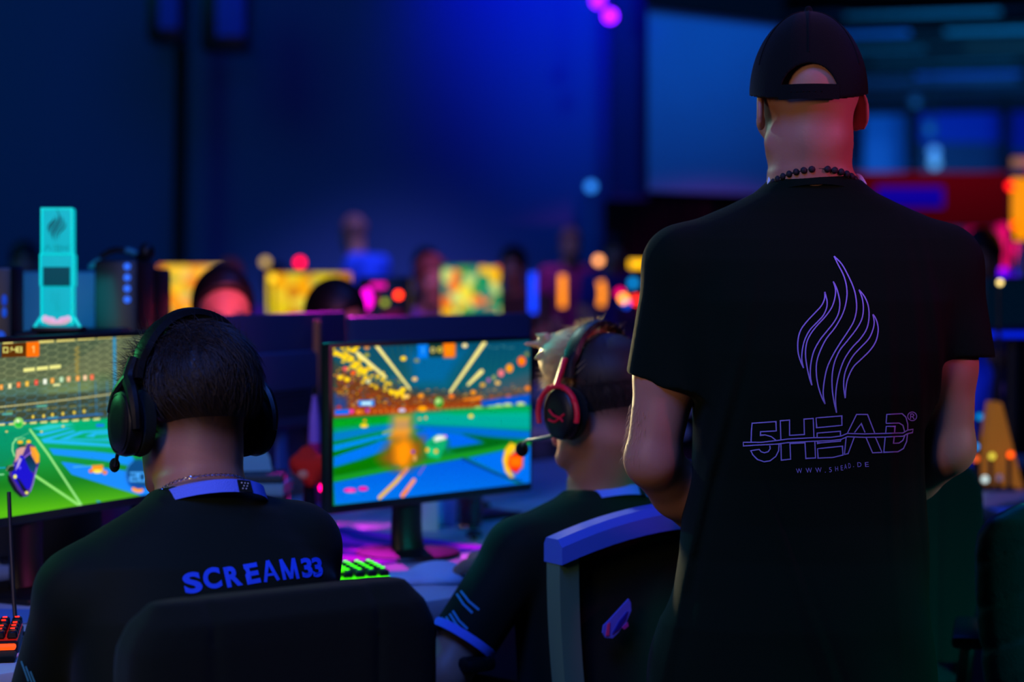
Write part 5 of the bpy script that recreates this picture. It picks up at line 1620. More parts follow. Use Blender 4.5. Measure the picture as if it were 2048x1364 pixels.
M_WALL = mat('navy_wall', (70, 100, 150), .9, bump=.1, bscale=8)
M_DARKW = mat('black_wall', (14, 18, 22), .9, bump=.1, bscale=8)
M_FLOOR = mat('dark_carpet', (38, 42, 50), .95, bump=.4, bscale=200, vary=.2)
q = MB(); q.box((40, 56, .1), (4, 22, -.05)); struct('floor', q, M_FLOOR)
q = MB(); q.box((40, 56, .1), (4, 22, 6.05)); struct('ceiling', q, mat('dark_ceiling', (30, 36, 44), .9))
q = MB(); q.box((8.0, .2, 6.0), (-3.2, 16.1, 3.0)); q.box((.9, .2, 6.0), (-7.65, 16.1, 3.0)) if False else None
struct('wall_back', q, M_WALL)
q = MB(); q.box((.2, 56, 6), (-7.3, 22, 3.0)); struct('wall_left', q, M_DARKW)
q = MB(); q.box((.2, 56, 6), (15.1, 22, 3.0)); struct('wall_right', q, M_DARKW)
q = MB(); q.box((22, .2, 6), (4, 46.1, 3.0)); struct('wall_far', q, mat('far_wall', (90, 120, 160), .9))
q = MB(); q.box((.28, .3, 6.0), (W(1258, 0, 15.7).x, 15.7, 3.0), bev=.01); struct('pillar', q, mat('navy_paint', (24, 34, 110), .7))
q = MB(); q.box((.085, .12, 6.0), (0, 0, 3.0), rot=(0, math.radians(.6), 0)); struct('trim_1', q, M_DARKW, loc=None).location = (W(365, 0, 15.6).x - .01, 15.6, 0)
# pale blue wall panel beside the pillar
pz = lambda py, Y: CAM_Z + (HY - py) * Y / F_PX
q = MB(); x0, x1 = W(1296, 0, 15.3).x, W(1560, 0, 15.3).x
q.prism([(x0, pz(382, 15.3)), (x1, pz(392, 15.3)), (x1, pz(48, 15.3)), (x0, pz(16, 15.3))], .08, T=Matrix.Translation((0, 15.3, 0)))
pn = q.build('wall_panel', mat('pale_panel', (120, 170, 215), .8, bump=.1, bscale=6, vary=.06), None, smooth=False); tag(pn, 'large plain blue-lit panel beside the navy pillar, above the black curtain', 'panel')
q = MB(); q.prism([(x0 - .02, pz(16, 15.3)), (x1, pz(48, 15.3)), (x1, pz(-60, 15.3)), (x0 - .02, pz(-60, 15.3))], .12, T=Matrix.Translation((0, 15.25, 0)))
q.build('header', M_DARKW, pn, smooth=False)
# the wall's end beside the panel, and the black curtain below it
q = MB(); q.box((W(1570, 0, 16).x - W(1230, 0, 16).x, .15, 6), ((W(1570, 0, 16).x + W(1230, 0, 16).x) / 2, 16.05, 3)); struct('wall_end', q, M_DARKW)
q = MB()
Y0 = 14.6; xa, xb = W(1208, 0, Y0).x, W(1430, 0, Y0).x; zt = pz(400, Y0)
n = 44; vs = []
for i in range(n + 1):
    x = xa + (xb - xa) * i / n; dy = .05 * math.sin(i * 1.25) + .02 * math.sin(i * 2.7)
    vs += [V3(x, Y0 + dy, 0.01), V3(x, Y0 + dy * .7, zt), V3(x, Y0 + dy * .7 + .02, zt), V3(x, Y0 + dy + .02, 0.01)]
q.add(vs, [(i * 4 + a, i * 4 + (a + 1) % 4, i * 4 + 4 + (a + 1) % 4, i * 4 + 4 + a) for i in range(n) for a in range(4)] + [(0, 1, 2, 3), (n * 4, n * 4 + 1, n * 4 + 2, n * 4 + 3)])
tag(q.build('curtain', mat('black_velvet', (5, 7, 6), 1.0, bump=.2), None, loc=(xa, Y0, 0)), 'black stage curtain hanging under the pale blue wall panel', 'curtain')

# hanging loudspeakers at the top left
def speaker(label, px0, px1, pyb, Y, lit, rz=0.0):
    x0, x1 = W(px0, 0, Y).x, W(px1, 0, Y).x; zb = pz(pyb, Y); w = x1 - x0
    r = thing('loudspeaker', label, 'loudspeaker', ((x0 + x1) / 2, Y, zb), rz)
    q = MB(); q.box((w, .35, .62), (0, 0, .31), bev=.02); q.build('cabinet', M_BLACK, r)
    q = MB(); q.box((w * .62, .02, .50), (w * .17, -.18, .34), bev=.008); q.build('grille', mat('blue_lit_grille', (60, 80, 190), .7, bump=.4, bscale=300), r)  # blue light on the cabinet face is painted into the grille colour
    q = MB(); q.box((w * .9, .06, .06), (0, .0, .66), bev=.01)
    for sx in (-1, 1): q.box((.02, .03, 6.0 - zb - .62), (sx * w * .4, 0, .62 + (6.0 - zb - .62) / 2))
    q.build('bracket', M_STEEL, r)
    return r
speaker('narrow loudspeaker hanging left of the thin black wall strip', 302, 368, 88, 14.8, 1)
speaker('wider loudspeaker hanging right of the thin black wall strip', 408, 498, 104, 14.2, 1)

# deep right part of the hall: ceiling beams and panels between them
MB1 = mat('beam_paint', (16, 24, 28), .8)
MP = [mat('ceiling_panel_blue', (60, 110, 170), .9), mat('ceiling_panel_teal', (50, 110, 120), .9), mat('ceiling_panel_rust', (110, 70, 60), .9)]
for i in range(9):
    Y = 24.5 + i * 2.3
    q = MB(); q.box((16, .22, .14), (0, 0, 0), rot=(0, 0, math.radians(-14)))
    o = q.build('ceiling_beam', MB1, None, smooth=False); o.location = (9.4, Y, 4.75); o['kind'] = 'structure'
k = 0
for i in range(9):
    Y = 25.5 + i * 2.3
    for j in range(5):
        if (i * 7 + j * 3) % 5 == 0: continue
        q = MB(); q.box((1.9 + .5 * ((i + j) % 3) * .5, 1.7, .05), (0, 0, 0), rot=(0, 0, math.radians(-14)), bev=.01)
        x = 5.0 + j * 2.6 + (i % 2) * .9
        o = q.build('ceiling_panel', MP[(i * 3 + j * 2) % 3 if (i + j) % 4 == 0 else (i + j) % 2], None, smooth=False); o.location = (x, Y - (x - 9.4) * .25, 4.93); o['kind'] = 'structure'
# far upper wall with posts and lit glazing
for n_, (a, b, c_, d_, rgb) in enumerate(((1728, 1812, 192, 345, (70, 150, 220)), (1838, 2000, 205, 285, (40, 80, 220)), (1838, 2000, 285, 345, (90, 90, 130)), (2018, 2070, 215, 300, (30, 50, 200)))):
    Y = 44.0; q = MB(); q.box(((b - a) * Y / F_PX, .06, (d_ - c_) * Y / F_PX), bev=.01)
    o = q.build('window_%d' % (n_ + 1), mat('glazing_%d' % n_, rgb, .3, coat=.3), None, smooth=False); o.location = ((a + b) / 2 * Y / F_PX - CX * Y / F_PX, Y, pz((c_ + d_) / 2, Y)); o['kind'] = 'structure'
for n_, a in enumerate((1826, 2011)):
    q = MB(); q.box((.16, .2, 6), (0, 0, 3)); o = q.build('trim_%d' % (n_ + 2), MB1, None, smooth=False); o.location = ((a - CX) * 43 / F_PX, 43, 0); o['kind'] = 'structure'
# red banner with blue field
Y = 20.0
x0, x1 = W(1700, 0, Y).x, W(2016, 0, Y).x
r = thing('banner', 'wide red banner with a blue field above the crowd at the right', 'banner', ((x0 + x1) / 2, Y, 0))
q = MB(); q.box((x1 - x0, .04, .56), (0, 0, pz(400, Y)), bev=.008); q.build('cloth', mat('red_vinyl', (205, 24, 50), .7, bump=.1, bscale=5), r)
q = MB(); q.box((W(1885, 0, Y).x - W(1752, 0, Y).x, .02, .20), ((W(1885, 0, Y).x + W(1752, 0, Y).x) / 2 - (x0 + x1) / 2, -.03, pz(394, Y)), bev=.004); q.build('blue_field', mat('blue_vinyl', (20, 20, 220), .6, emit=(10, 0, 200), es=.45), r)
for sx in (-1, 1):
    q = MB(); q.box((.05, .05, pz(345, Y)), (sx * (x1 - x0) * .49, .05, pz(345, Y) / 2)); q.build('pole', M_STEEL, r)

# ------------------------------------------------------------------ far tables with lit screens and lamps
c0 = V3(-1.15, 9.7, 0)
table('long white table under the far yellow and green screens', -.95, 9.85, 0, 3.6, .8)
table('white table in the third row behind the opposite players, carrying the magenta computer', -.45, 7.75, 0, 2.2, .75)
table('small white table under the cluster of round lamps beside the left sleeve', .62, 9.0, 0, .9, .8)
table('white table with blue strip light at the right edge', 1.72, 6.6, 0, .95, .7)

SY1 = mat_screen('screen_amber', [(255, 150, 0), (255, 200, 30), (230, 120, 20), (240, 190, 90), (255, 165, 10), (180, 170, 60)], 26, 1.1)
SY2 = mat_screen('screen_yellow', [(230, 200, 20), (250, 220, 60), (255, 170, 0), (200, 180, 60), (240, 200, 40), (210, 130, 20)], 16, 1.0)
SY3 = mat_screen('screen_green', [(10, 140, 90), (250, 190, 0), (20, 130, 110), (240, 220, 60), (60, 150, 70), (250, 120, 30), (20, 110, 100), (200, 220, 120)], 17, 1.1)
def far_screen(label, px0, px1, py0, py1, Y, m, rz=0.0, tz=.73):
    x0, x1 = W(px0, 0, Y).x, W(px1, 0, Y).x; c = (x0 + x1) / 2; w = (x1 - x0) / math.cos(rz)
    a = (c - w / 2 * math.cos(rz), Y - w / 2 * math.sin(rz)); b = (c + w / 2 * math.cos(rz), Y + w / 2 * math.sin(rz))
    return monitor(label, a, b, pz(py1, Y), pz(py0, Y), tz, scrmat=m)
far_screen('far amber screen above the headband of the left player', 318, 442, 530, 640, 9.8, SY1, .1)
far_screen('far wide yellow screen behind the two dark heads', 534, 702, 546, 637, 9.7, SY2, -.08)
far_screen('far green screen with yellow patches above the middle game screen', 884, 1000, 532, 632, 9.9, SY3, .1)
far_screen('bright orange screen at the right edge above the dark monitor', 2020, 2140, 352, 486, 13.0, SY1, .05, .73) if False else None

def light_bar(label, px, py0, py1, Y, rgb, es, tz=.73, r=.017, bend=0.0):
    c = W(px, 0, Y); z0, z1 = pz(py1, Y), pz(py0, Y)
    t = thing('light_bar', label, 'light', (c.x, Y, tz), 0)
    q = MB(); q.lathe([(.05, 0), (.05, .01), (.012, .018), (.008, z0 - tz)], (0, 0, 0), 20); q.build('stand', M_BLACK, t)
    q = MB(); q.tube([(0, 0, z0 - tz), (bend, 0, (z0 + z1) / 2 - tz), (0, 0, z1 - tz)], r, 10, smooth=3)
    q.build('tube', mat('lit_%d_%d_%d' % rgb, (20, 20, 20), .4, emit=rgb, es=es), t)
    return t
light_bar('amber upright light bar, the left one of two, beside the blue bar', 1125, 550, 614, 9.9, (255, 138, 0), 1.7)
light_bar('amber upright light bar standing nearest the black curtain', 1201, 562, 612, 9.85, (255, 140, 20), 1.6, bend=.01)
light_bar('blue upright light bar right of the green screen', 1066, 545, 626, 9.7, (0, 60, 255), 1.8)

def lamp(label, px, py, Y, rgb, es, r=.02, to='ceiling', name='spotlight', tz=None, cat='light'):
    """small lamp: housing, lens and what holds it"""
    c = W(px, py, Y)
    B0, B1, D0 = 144 * abs(.351 - 1 / Y), 114 * abs(.341 - 1 / Y), 2 * r * F_PX / Y   # lens size from the size of its glow
    D1 = D0 + B0 - B1; es = es * min(1, (D0 / B0) ** 2) * max(1, (B1 / D1) ** 2); r = D1 * Y / F_PX / 2
    t = thing(name, label, cat, tuple(c) if to != 'table' else (c.x, c.y, tz), 0)
    dz = 0 if to != 'table' else c.z - tz
    q = MB(); q.lathe([(r * .5, r * 1.6), (r * .95, r * 1.3), (r * 1.08, .0), (r * 1.04, -.003)], (0, .0, dz), 20, axis='Y'); q.build('housing', M_BLACK, t)
    q = MB(); q.ball((r, r * .45, r), (0, -.006, dz), 16); q.build('lens', mat('lens_%d_%d_%d_%d' % (*rgb, int(es * 20)), (20, 20, 20), .3, emit=rgb, es=es), t)
    q = MB()
    if to == 'ceiling': q.tube([(0, .04, 0), (0, .05, 6.0 - c.z)], .008, 8)
    elif to == 'table': q.tube([(0, r * 1.2, dz), (0, r * 1.2, 0)], .006, 8); q.lathe([(r + .012, 0), (r + .012, .006), (.008, .012)], (0, r * 1.2, 0), 16)
    elif to == 'wall': q.tube([(0, .03, 0), (0, 16.0 - Y, 0)], .012, 8)
    q.build('holder', M_STEEL, t)
    return t
lamp('pale blue lamp on the back wall left of the pillar', 1182, 373, 15.6, (40, 120, 220), 12, .022, 'wall')
lamp('violet stage spotlight at the top beside the pillar, the lower one', 1220, 32, 15.0, (110, 10, 255), 60, .026)
lamp('violet stage spotlight at the top edge, the upper one', 1196, 2, 15.1, (110, 10, 255), 50, .026)
lamp('faint round blue lamp high in the deep part of the hall', 1830, 202, 32, (10, 50, 110), 6, .05)
lamp('dim blue lamp above the bright pair in the deep part of the hall', 1860, 257, 32, (10, 70, 140), 7, .05)
lamp('upper bright lamp of the pale blue pair above the red banner', 1868, 304, 30, (50, 110, 190), 13, .045)
lamp('lower bright lamp of the pale blue pair above the red banner', 1869, 326, 30, (60, 120, 180), 13, .045)
lamp('cream lamp in front of the dark monitor at the right edge', 1999, 565, 5.6, (230, 200, 120), 30, .0035, 'table', 'desk_lamp', .73)
lamp('round cream lamp above the second amber light bar', 1197, 521, 11.5, (255, 160, 90), 22, .012, 'table', 'floor_lamp', 0.0)
lamp('crimson round lamp above the wide yellow screen', 600, 525, 11.0, (255, 0, 40), 26, .013, 'table', 'floor_lamp', 0.0)
lamp('cream round lamp above the left corner of the yellow screen', 531, 524, 12.0, (210, 170, 90), 9, .014, 'table', 'floor_lamp', 0.0)
lamp('small yellow lamp at the upper left corner of the wide yellow screen', 545, 556, 9.6, (255, 210, 40), 14, .009, 'table', 'desk_lamp', .73)

# yellow box light, and the lamp cluster beside the man's left sleeve
def glow_box(label, px0, px1, py0, py1, Y, rgb, es, tz=.73, name='light_box', cat='light'):
    x0, x1 = W(px0, 0, Y).x, W(px1, 0, Y).x; z0, z1 = pz(py1, Y), pz(py0, Y)
    t = thing(name, label, cat, ((x0 + x1) / 2, Y, tz), 0)
    q = MB(); q.box((x1 - x0 + .02, .03, z1 - z0 + .02), (0, .01, (z0 + z1) / 2 - tz), bev=.005)
    q.box((.03, .03, z0 - tz), (0, .02, (z0 - tz) / 2)); q.box((.14, .1, .012), (0, .02, .006)); q.build('frame', M_BLACK, t)
    q = MB(); q.box((x1 - x0, .006, z1 - z0), (0, -.008, (z0 + z1) / 2 - tz), bev=.002); q.build('panel', mat('panel_%d_%d_%d' % rgb, (20, 20, 20), .4, emit=rgb, es=es), t)
    return t
glow_box('small yellow light panel beside the left sleeve of the standing man', 1258, 1292, 520, 536, 9.6, (250, 180, 0), 1.9)
lamp('orange round lamp with pink ring beside the left sleeve of the standing man', 1247, 597, 8.7, (255, 150, 0), 34, .0085, 'table', 'desk_lamp', .73)
lamp('pink lamp touching the orange round lamp', 1240, 586, 9.1, (255, 0, 110), 16, .009, 'table', 'desk_lamp', .73)
lamp('blue lamp under the orange round lamp', 1250, 607, 9.3, (0, 70, 230), 20, .009, 'table', 'desk_lamp', .73)
lamp('teal lamp between the yellow panel and the orange lamp', 1266, 566, 9.3, (0, 120, 190), 20, .009, 'table', 'desk_lamp', .73)
lamp('red lamp half hidden by the left sleeve of the standing man', 1272, 600, 9.0, (255, 40, 20), 22, .010, 'table', 'desk_lamp', .73)
lamp('yellow lamp seen low between the middle player and the standing man', 1262, 905, 5.0, (250, 210, 0), 30, .005, 'table', 'desk_lamp', .73)

# gaming computers
def computer(label, c, rz, w, d, h, tz=.73, front=None, leds=(), side=None, rim=None, name='computer_tower'):
    t = thing(name, label, 'computer', (c[0], c[1], tz), rz)
    q = MB(); q.box((w, d, h), (0, 0, h / 2 + .012), bev=.008); cs = q.build('case', front or M_BLACK, t)
    for sx in (-1, 1):
        for sy in (-1, 1):
            q = MB(); q.lathe([(.014, 0), (.016, .012)], (sx * w * .36, sy * d * .38, 0), 12); q.build('foot', M_BLACK, t)
    for (x, z, r, rgb, es, kind) in leds:
        q = MB()
        if kind == 'ring': q.tube([V3(x + r * math.cos(a), -d / 2 - .004, z + r * math.sin(a)) for a in [2 * PI * i / 28 for i in range(28)]], .0045, 8, closed=True)
        elif kind == 'dot': q.ball((r, .004, r), (x, -d / 2 - .002, z), 16)
        elif kind == 'oval': q.ball((r * .5, .004, r), (x, -d / 2 - .002, z), 16)
        else: q.box((r * 2, .006, r * .7), (x, -d / 2 - .002, z), bev=.002)
        q.build('fan_light' if kind == 'ring' else 'light', mat('led_%d_%d_%d_%d' % (*rgb, int(es * 10)), (20, 20, 20), .4, emit=rgb, es=es), t)
    if side is not None:
        q = MB(); q.box((.004, d * .9, h * .9), (w / 2 + .001, 0, h / 2 + .012), bev=.001); q.build('side_panel', side, t)
    return t
MTEAL = mat('teal_glass', (40, 150, 165), .5, vary=.05)
Y = 3.83
computer('dark low computer tower carrying the glowing cyan tube', (W(113, 0, Y).x, Y + .16), 0, .17, .30, pz(664, Y) - .73 - .012)
Y = 4.62
computer('teal-lit computer tower standing behind the glowing tube', (W(106, 0, Y).x, Y + .17), .04, .19, .36, pz(543, Y) - .73 - .012, front=MTEAL)
Y = 4.42
zc = lambda py: pz(py, Y) - .73
computer('black computer tower with four blue round lights in a column', (W(235, 0, Y).x, Y + .08), -.05, .098, .16, pz(520, Y) - .73 - .012, leds=[(.026, zc(p), .007, (40, 100, 240), 1.6, 'dot') for p in (533, 555, 577, 599)])
Y = 4.6
computer('slim computer with a blue lit front strip next to the amber screen', (W(291, 0, Y).x, Y + .1), 0, .05, .2, pz(548, Y) - .73, leds=[(.0, pz(596, Y) - .73, .010, (10, 90, 220), 1.2, 'bar')])
Y = 3.92
computer('dark computer with a blue lit strip at the left edge', (W(-22, 0, Y).x, Y + .06), 0, .085, .1, pz(545, Y) - .73, leds=[(.028, pz(600, Y) - .73, .011, (10, 60, 190), 1.0, 'oval'), (.028, pz(625, Y) - .73, .010, (10, 70, 200), 1.0, 'oval'), (.02, pz(672, Y) - .73, .010, (10, 70, 200), 1.0, 'dot')])
Y = 7.6
zc = lambda py: pz(py, Y) - .73; xc = lambda px: W(px, 0, Y).x - W(765, 0, Y).x
computer('computer with magenta and red ring lights below the far woman\'s face', (W(765, 0, Y).x, Y + .2), 0, .19, .4, pz(560, Y) - .73, leds=[(xc(734), zc(598), .042, (255, 0, 220), 2.0, 'oval'), (xc(757), zc(571), .028, (220, 0, 160), 1.6, 'bar'), (xc(797), zc(590), .013, (255, 50, 10), 6, 'dot'), (xc(770), zc(605), .012, (130, 140, 20), 2.5, 'dot'), (xc(785), zc(626), .035, (90, 0, 40), .8, 'bar'), (xc(752), zc(598), .018, (160, 0, 60), 1.0, 'oval')])

# glowing cyan tube with flame mark and mirrored word
Y = 3.80
c = W(113, 664, Y)
tube = thing('tube_lamp', 'glowing cyan acrylic tube with flame mark and mirrored word, on a dark tower', 'lamp', (c.x, Y + .02, c.z), 0)
px2 = Y / F_PX
MC = mat('cyan_acrylic', (10, 90, 100), .6, emit=(0, 178, 190), es=.95, vary=.08)
MC2 = mat('cyan_acrylic_rim', (20, 120, 130), .2, emit=(0, 214, 214), es=1.0)
zz = lambda py: (664 - py) * px2
q = MB(); q.box((100 * px2, .06, 10 * px2), (0, 0, 5 * px2), bev=.003); base = q.build('base', M_BLACK, tube)
q = MB()
def rr(w, z0, z1, d, r): return q.box((w, d, z1 - z0), (0, 0, (z0 + z1) / 2), bev=r, seg=3)
rr(63 * px2, zz(532), zz(415), .034, .006); rr(68 * px2, zz(576), zz(507), .038, .006); rr(64 * px2, zz(652), zz(572), .034, .006)
q.build('tube', MC, tube)
q = MB()
for (w, py0, py1) in ((63, 415, 507), (68, 507, 572), (64, 572, 650)):
    for sx in (-1, 1): q.box((3.0 * px2, .006, (py1 - py0) * px2), (sx * (w / 2 - 1.5) * px2, -.0185, (zz(py0) + zz(py1)) / 2), bev=.001, seg=1)
q.box((60 * px2, .006, 3 * px2), (0, -.0175, zz(417)), bev=.001, seg=1); q.box((66 * px2, .006, 2.5 * px2), (0, -.0195, zz(508)), bev=.001, seg=1)
q.build('rim', MC2, tube)
MCD = mat('cyan_grey_print', (5, 40, 50), .6, emit=(0, 84, 100), es=.7)
q = MB()
def tp(u, v): return V3((u - 113) * px2, -.0185, zz(v))
for l, r_ in tongues:
    ring = [((p[0] - 450) / 935 * 56 + 113, (p[1] - 700) / 1364 * 76 + 452) for p in l + r_]
    n = len(l); L_ = ring[:n]; R_ = [ring[0]] + ring[n:][::-1] + [ring[n - 1]]
    Lc = [np.interp(np.linspace(0, 1, 14), np.linspace(0, 1, len(L_)), [p[k] for p in L_]) for k in (0, 1)]
    Rc_ = [np.interp(np.linspace(0, 1, 14), np.linspace(0, 1, len(R_)), [p[k] for p in R_]) for k in (0, 1)]
    a = [tp(226 - Lc[0][i] if False else Lc[0][i], Lc[1][i]) for i in range(14)]; b = [tp(Rc_[0][i], Rc_[1][i]) for i in range(14)]
    q.add(a + b, [(i, i + 1, 14 + i + 1, 14 + i) for i in range(13)])
def tl(P, w=3.4):
    P = [tp(*p) for p in P]; q.tube(P, w * px2 * .5, 6, flat=.3)
for P in ([(84, 490), (84, 502)], [(88, 501), (95, 490), (102, 501)], [(107, 491), (118, 491)], [(107, 496), (116, 496)], [(107, 502), (118, 502)], [(118, 490), (118, 503)], [(124, 490), (124, 503)], [(124, 496), (133, 496)], [(133, 490), (133, 503)], [(138, 491), (143, 491)], [(138, 497), (143, 497)], [(143, 491), (143, 502)]): tl(P)
for i in range(3): tl([(103 + i * 7, 584), (103 + i * 7, 606 + 3 * (i % 2))], 1.2)
for k in range(5): tl([(109 + (k % 2) * 4, 608 + k * 3), (119, 609 + k * 3)], 1.2)
for k in range(12): tl([(85, 578 + k * 5), (86.5, 580 + k * 5)], 1.0)
tl([(92, 428), (93, 430)], 3)
q.build('lettering', MCD, tube)['label'] = 'dark flame mark and mirrored lettering'
q = MB(); q.box((54 * px2, .004, 38 * px2), (0, -.0195, zz(553)), bev=.0015)
for k in range(12): q.box((53 * px2, .0015, .6 * px2), (0, -.0222, zz(536 + k * 3.1)))
q.build('window_band', mat('dark_teal_window', (6, 50, 60), .7, emit=(0, 84, 98), es=.55), tube)
q = MB()
for (u, v, w_, h_) in ((98, 640, 14, 7), (128, 640, 13, 7), (113, 645, 24, 5), (90, 638, 7, 8), (135, 638, 7, 7)): q.ball((w_ * px2, .009, h_ * px2), ((u - 113) * px2, -.014, zz(v)), 14)
q.build('powder', mat('pink_powder', (230, 170, 190), .9, emit=(225, 175, 185), es=.85), tube)['label'] = 'pale pink filling at the foot of the tube'
q = MB()
for sx in (-1, 1): q.tube([V3(sx * 33 * px2, -.01, zz(634)), V3(sx * 46 * px2, -.014, zz(655))], 3 * px2, 8)
q.tube([V3(-46 * px2, -.014, zz(655)), V3(46 * px2, -.014, zz(655))], 1.6 * px2, 8)
q.build('foot_frame', MC2, tube)

# headset resting on the tower with four blue lights
Y = 4.42
c = W(228, 520, Y)
r = thing('headset', 'dark headset lying on top of the tower with four blue lights', 'headset', (c.x, Y + .1, c.z), 0)
k = Y / F_PX
q = MB(); q.tube([V3((x - 228) * k, -.02 + .03 * i / 6, (520 - y) * k) for i, (x, y) in enumerate(((172, 532), (185, 515), (205, 502), (225, 499), (245, 505), (262, 517), (270, 530)))], [.006, .010, .012, .012, .012, .010, .008], 10, smooth=4, flat=.6)
hb = q.build('headband', M_BLACK, r)
q = MB(); q.tube([V3((x - 228) * k, -.035, (520 - y) * k) for x, y in ((166, 535), (176, 528), (189, 518))], [.005, .007, .006], 8, smooth=3); q.build('ear_cup', mat('teal_rubber', (40, 140, 150), .5), r)
q = MB(); q.tube([V3((x - 228) * k, -.035, (520 - y) * k) for x, y in ((240, 500), (252, 503), (262, 508))], [.007, .008, .006], 8, smooth=3); q.build('slider', mat('teal_rubber', (40, 140, 150), .5), r)
q = MB(); q.ball((.018, .02, .022), ((277 - 228) * k, .0, (520 - 503) * k), 16); q.build('ear_cup', M_BLACK, r)
# bottle right of the tower
def bottle(label, px, py0, py1, Y, rad, m, lab, tz=.73, name='bottle'):
    c = W(px, 0, Y); h = pz(py0, Y) - tz
    t = thing(name, label, 'bottle', (c.x, Y, tz), 0)
    q = MB(); q.lathe([(rad * .8, 0), (rad, .01), (rad, h * .70), (rad * .85, h * .80), (rad * .36, h * .92), (rad * .34, h * .96)], (0, 0, 0), 24); q.build('body', m, t)
    q = MB(); q.lathe([(rad * .42, h * .94), (rad * .42, h)], (0, 0, 0), 20); q.build('cap', M_BLACK, t)
    q = MB(); q.lathe([(rad * 1.02, h * .22), (rad * 1.02, h * .62)], (0, 0, 0), 24, closed=False); q.build('wrapper', lab, t)
    return t
bottle('amber bottle with blue label right of the four-light tower', 271, 525, 660, 4.5, .011 * 1.3, mat('amber_plastic', (190, 130, 70), .3), mat('blue_label', (20, 120, 190), .5))

# ------------------------------------------------------------------ things on the near tables
def keyboard(label, c, rz, w, d, keys, glow, rgb, es, bar=None, tz=.73, name='keyboard'):
    t = thing(name, label, 'keyboard', (c[0], c[1], tz), rz)
    q = MB(); q.box((w, d, .018), (0, 0, .012), rot=(.03, 0, 0), bev=.004); b_ = q.build('body', M_BLACK, t)
    q = MB(); q.box((w * .985, d * .93, .002), (0, 0, .0215), rot=(.03, 0, 0)); q.build('backlight', mat('glow_%d_%d_%d_%d' % (*rgb, int(es * 100)), (10, 10, 10), .5, emit=rgb, es=es), t)
    nx, ny = keys
    for j in range(ny):
        q = MB()
        for i in range(nx):
            q.box((w / nx * .88, d / ny * .84, .012), (-w / 2 + w * (i + .5) / nx, -d / 2 + d * (j + .5) / ny, .029 + .03 * (-d / 2 + d * (j + .5) / ny)), bev=.0025, seg=1, taper=.86)
        q.build('key_row', M_BLACK, t)
    if glow:
        q = MB()
        for (x, y) in glow: q.box((.0065, .0032, .0012), (x, y, .0368), bev=.0003, seg=1)
        q.build('key_legend', mat('legend_%d_%d_%d' % rgb, (10, 10, 10), .5, emit=rgb, es=4.0), t)
    if bar:
        q = MB(); q.box((w * .98, .016, .008), (0, -d / 2 - .008, .012), bev=.003); q.build('light_bar', mat('bar_%d_%d_%d' % rgb, (10, 10, 10), .5, emit=bar, es=1.3), t)
    return t
kc = W(-26, 1262, 3.13)
random.seed(3)
rk = keyboard('keyboard with red lit keys at the lower left edge', (-.905, 3.06), math.radians(10), .30, .125, (16, 5), [(-.15 + .01875 * (i + .5), -.0625 + .025 * (j + .5) + .002 * ((i * 3 + j) % 3 - 1)) for i in range(16) for j in range(5) if (i * 7 + j * 5) % 6], (255, 30, 5), .30, bar=(255, 80, 10))
q = MB(); q.box((.30, .050, .009), (0, -.125 / 2 - .050, .0055), bev=.004, seg=3); q.build('wrist_rest', M_MATTE, rk)
gk = keyboard('keyboard glowing green beside the shoulder of the left player', (-.358, 3.66), math.radians(20), .25, .12, (11, 5), [(-.11 + .0222 * i, -.048 + .024 * j) for i in range(11) for j in range(5)], (60, 255, 0), 1.6)
# bright green wrist glow pieces of the green keyboard
q = MB(); q.box((.09, .016, .008), (.02, -.072, .010), bev=.004); q.box((.05, .022, .008), (.015, -.045, .037), bev=.004); q.build('light_bar', mat('green_glow', (10, 10, 10), .5, emit=(70, 255, 0), es=1.2), gk)
# desk mat under magenta light
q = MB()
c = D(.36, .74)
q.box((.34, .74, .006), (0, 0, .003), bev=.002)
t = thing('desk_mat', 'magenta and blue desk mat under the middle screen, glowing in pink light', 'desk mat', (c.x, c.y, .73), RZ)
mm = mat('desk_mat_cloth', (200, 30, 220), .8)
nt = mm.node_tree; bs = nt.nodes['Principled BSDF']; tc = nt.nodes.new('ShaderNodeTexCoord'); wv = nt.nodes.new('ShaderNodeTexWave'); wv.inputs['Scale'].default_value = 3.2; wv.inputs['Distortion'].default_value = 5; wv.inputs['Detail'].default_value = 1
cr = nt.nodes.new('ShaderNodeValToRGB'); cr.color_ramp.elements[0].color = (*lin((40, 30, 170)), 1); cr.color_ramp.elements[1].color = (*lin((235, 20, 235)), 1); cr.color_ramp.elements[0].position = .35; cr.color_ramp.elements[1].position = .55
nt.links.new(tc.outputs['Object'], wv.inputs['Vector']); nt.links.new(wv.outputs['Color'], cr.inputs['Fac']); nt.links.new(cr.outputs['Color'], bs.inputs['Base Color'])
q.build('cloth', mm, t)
# white box, card and glass under the middle screen
Y = 4.55
q = MB(); q.box((.095, .07, .10), (0, 0, .05), bev=.008); q.box((.085, .06, .03), (0, 0, .11), bev=.012)
b_ = q.build('tissue_box', mat('pale_blue_card', (130, 160, 220), .6, bump=.05), None, world=False); b_.location = (W(868, 0, Y).x, Y, .73); b_.rotation_euler = (0, 0, .2); tag(b_, 'pale blue box right of the stand of the middle screen', 'box')
Y = 4.42
q = MB(); q.prism([(-.036, 0), (.034, 0), (.032, .085), (-.036, .085)], .003)
b_ = q.build('card', mat('white_card', (210, 190, 215), .6), None, smooth=False); b_.location = (W(846, 0, Y).x, Y, .732); b_.rotation_euler = (-.15, 0, .1); tag(b_, 'pinkish white card leaning in front of the pale blue box', 'card')
Y = 4.5
t = thing('drinking_glass', 'tall dark red drink glass beyond the middle screen foot', 'glass', (W(940, 0, Y).x, Y, .73))
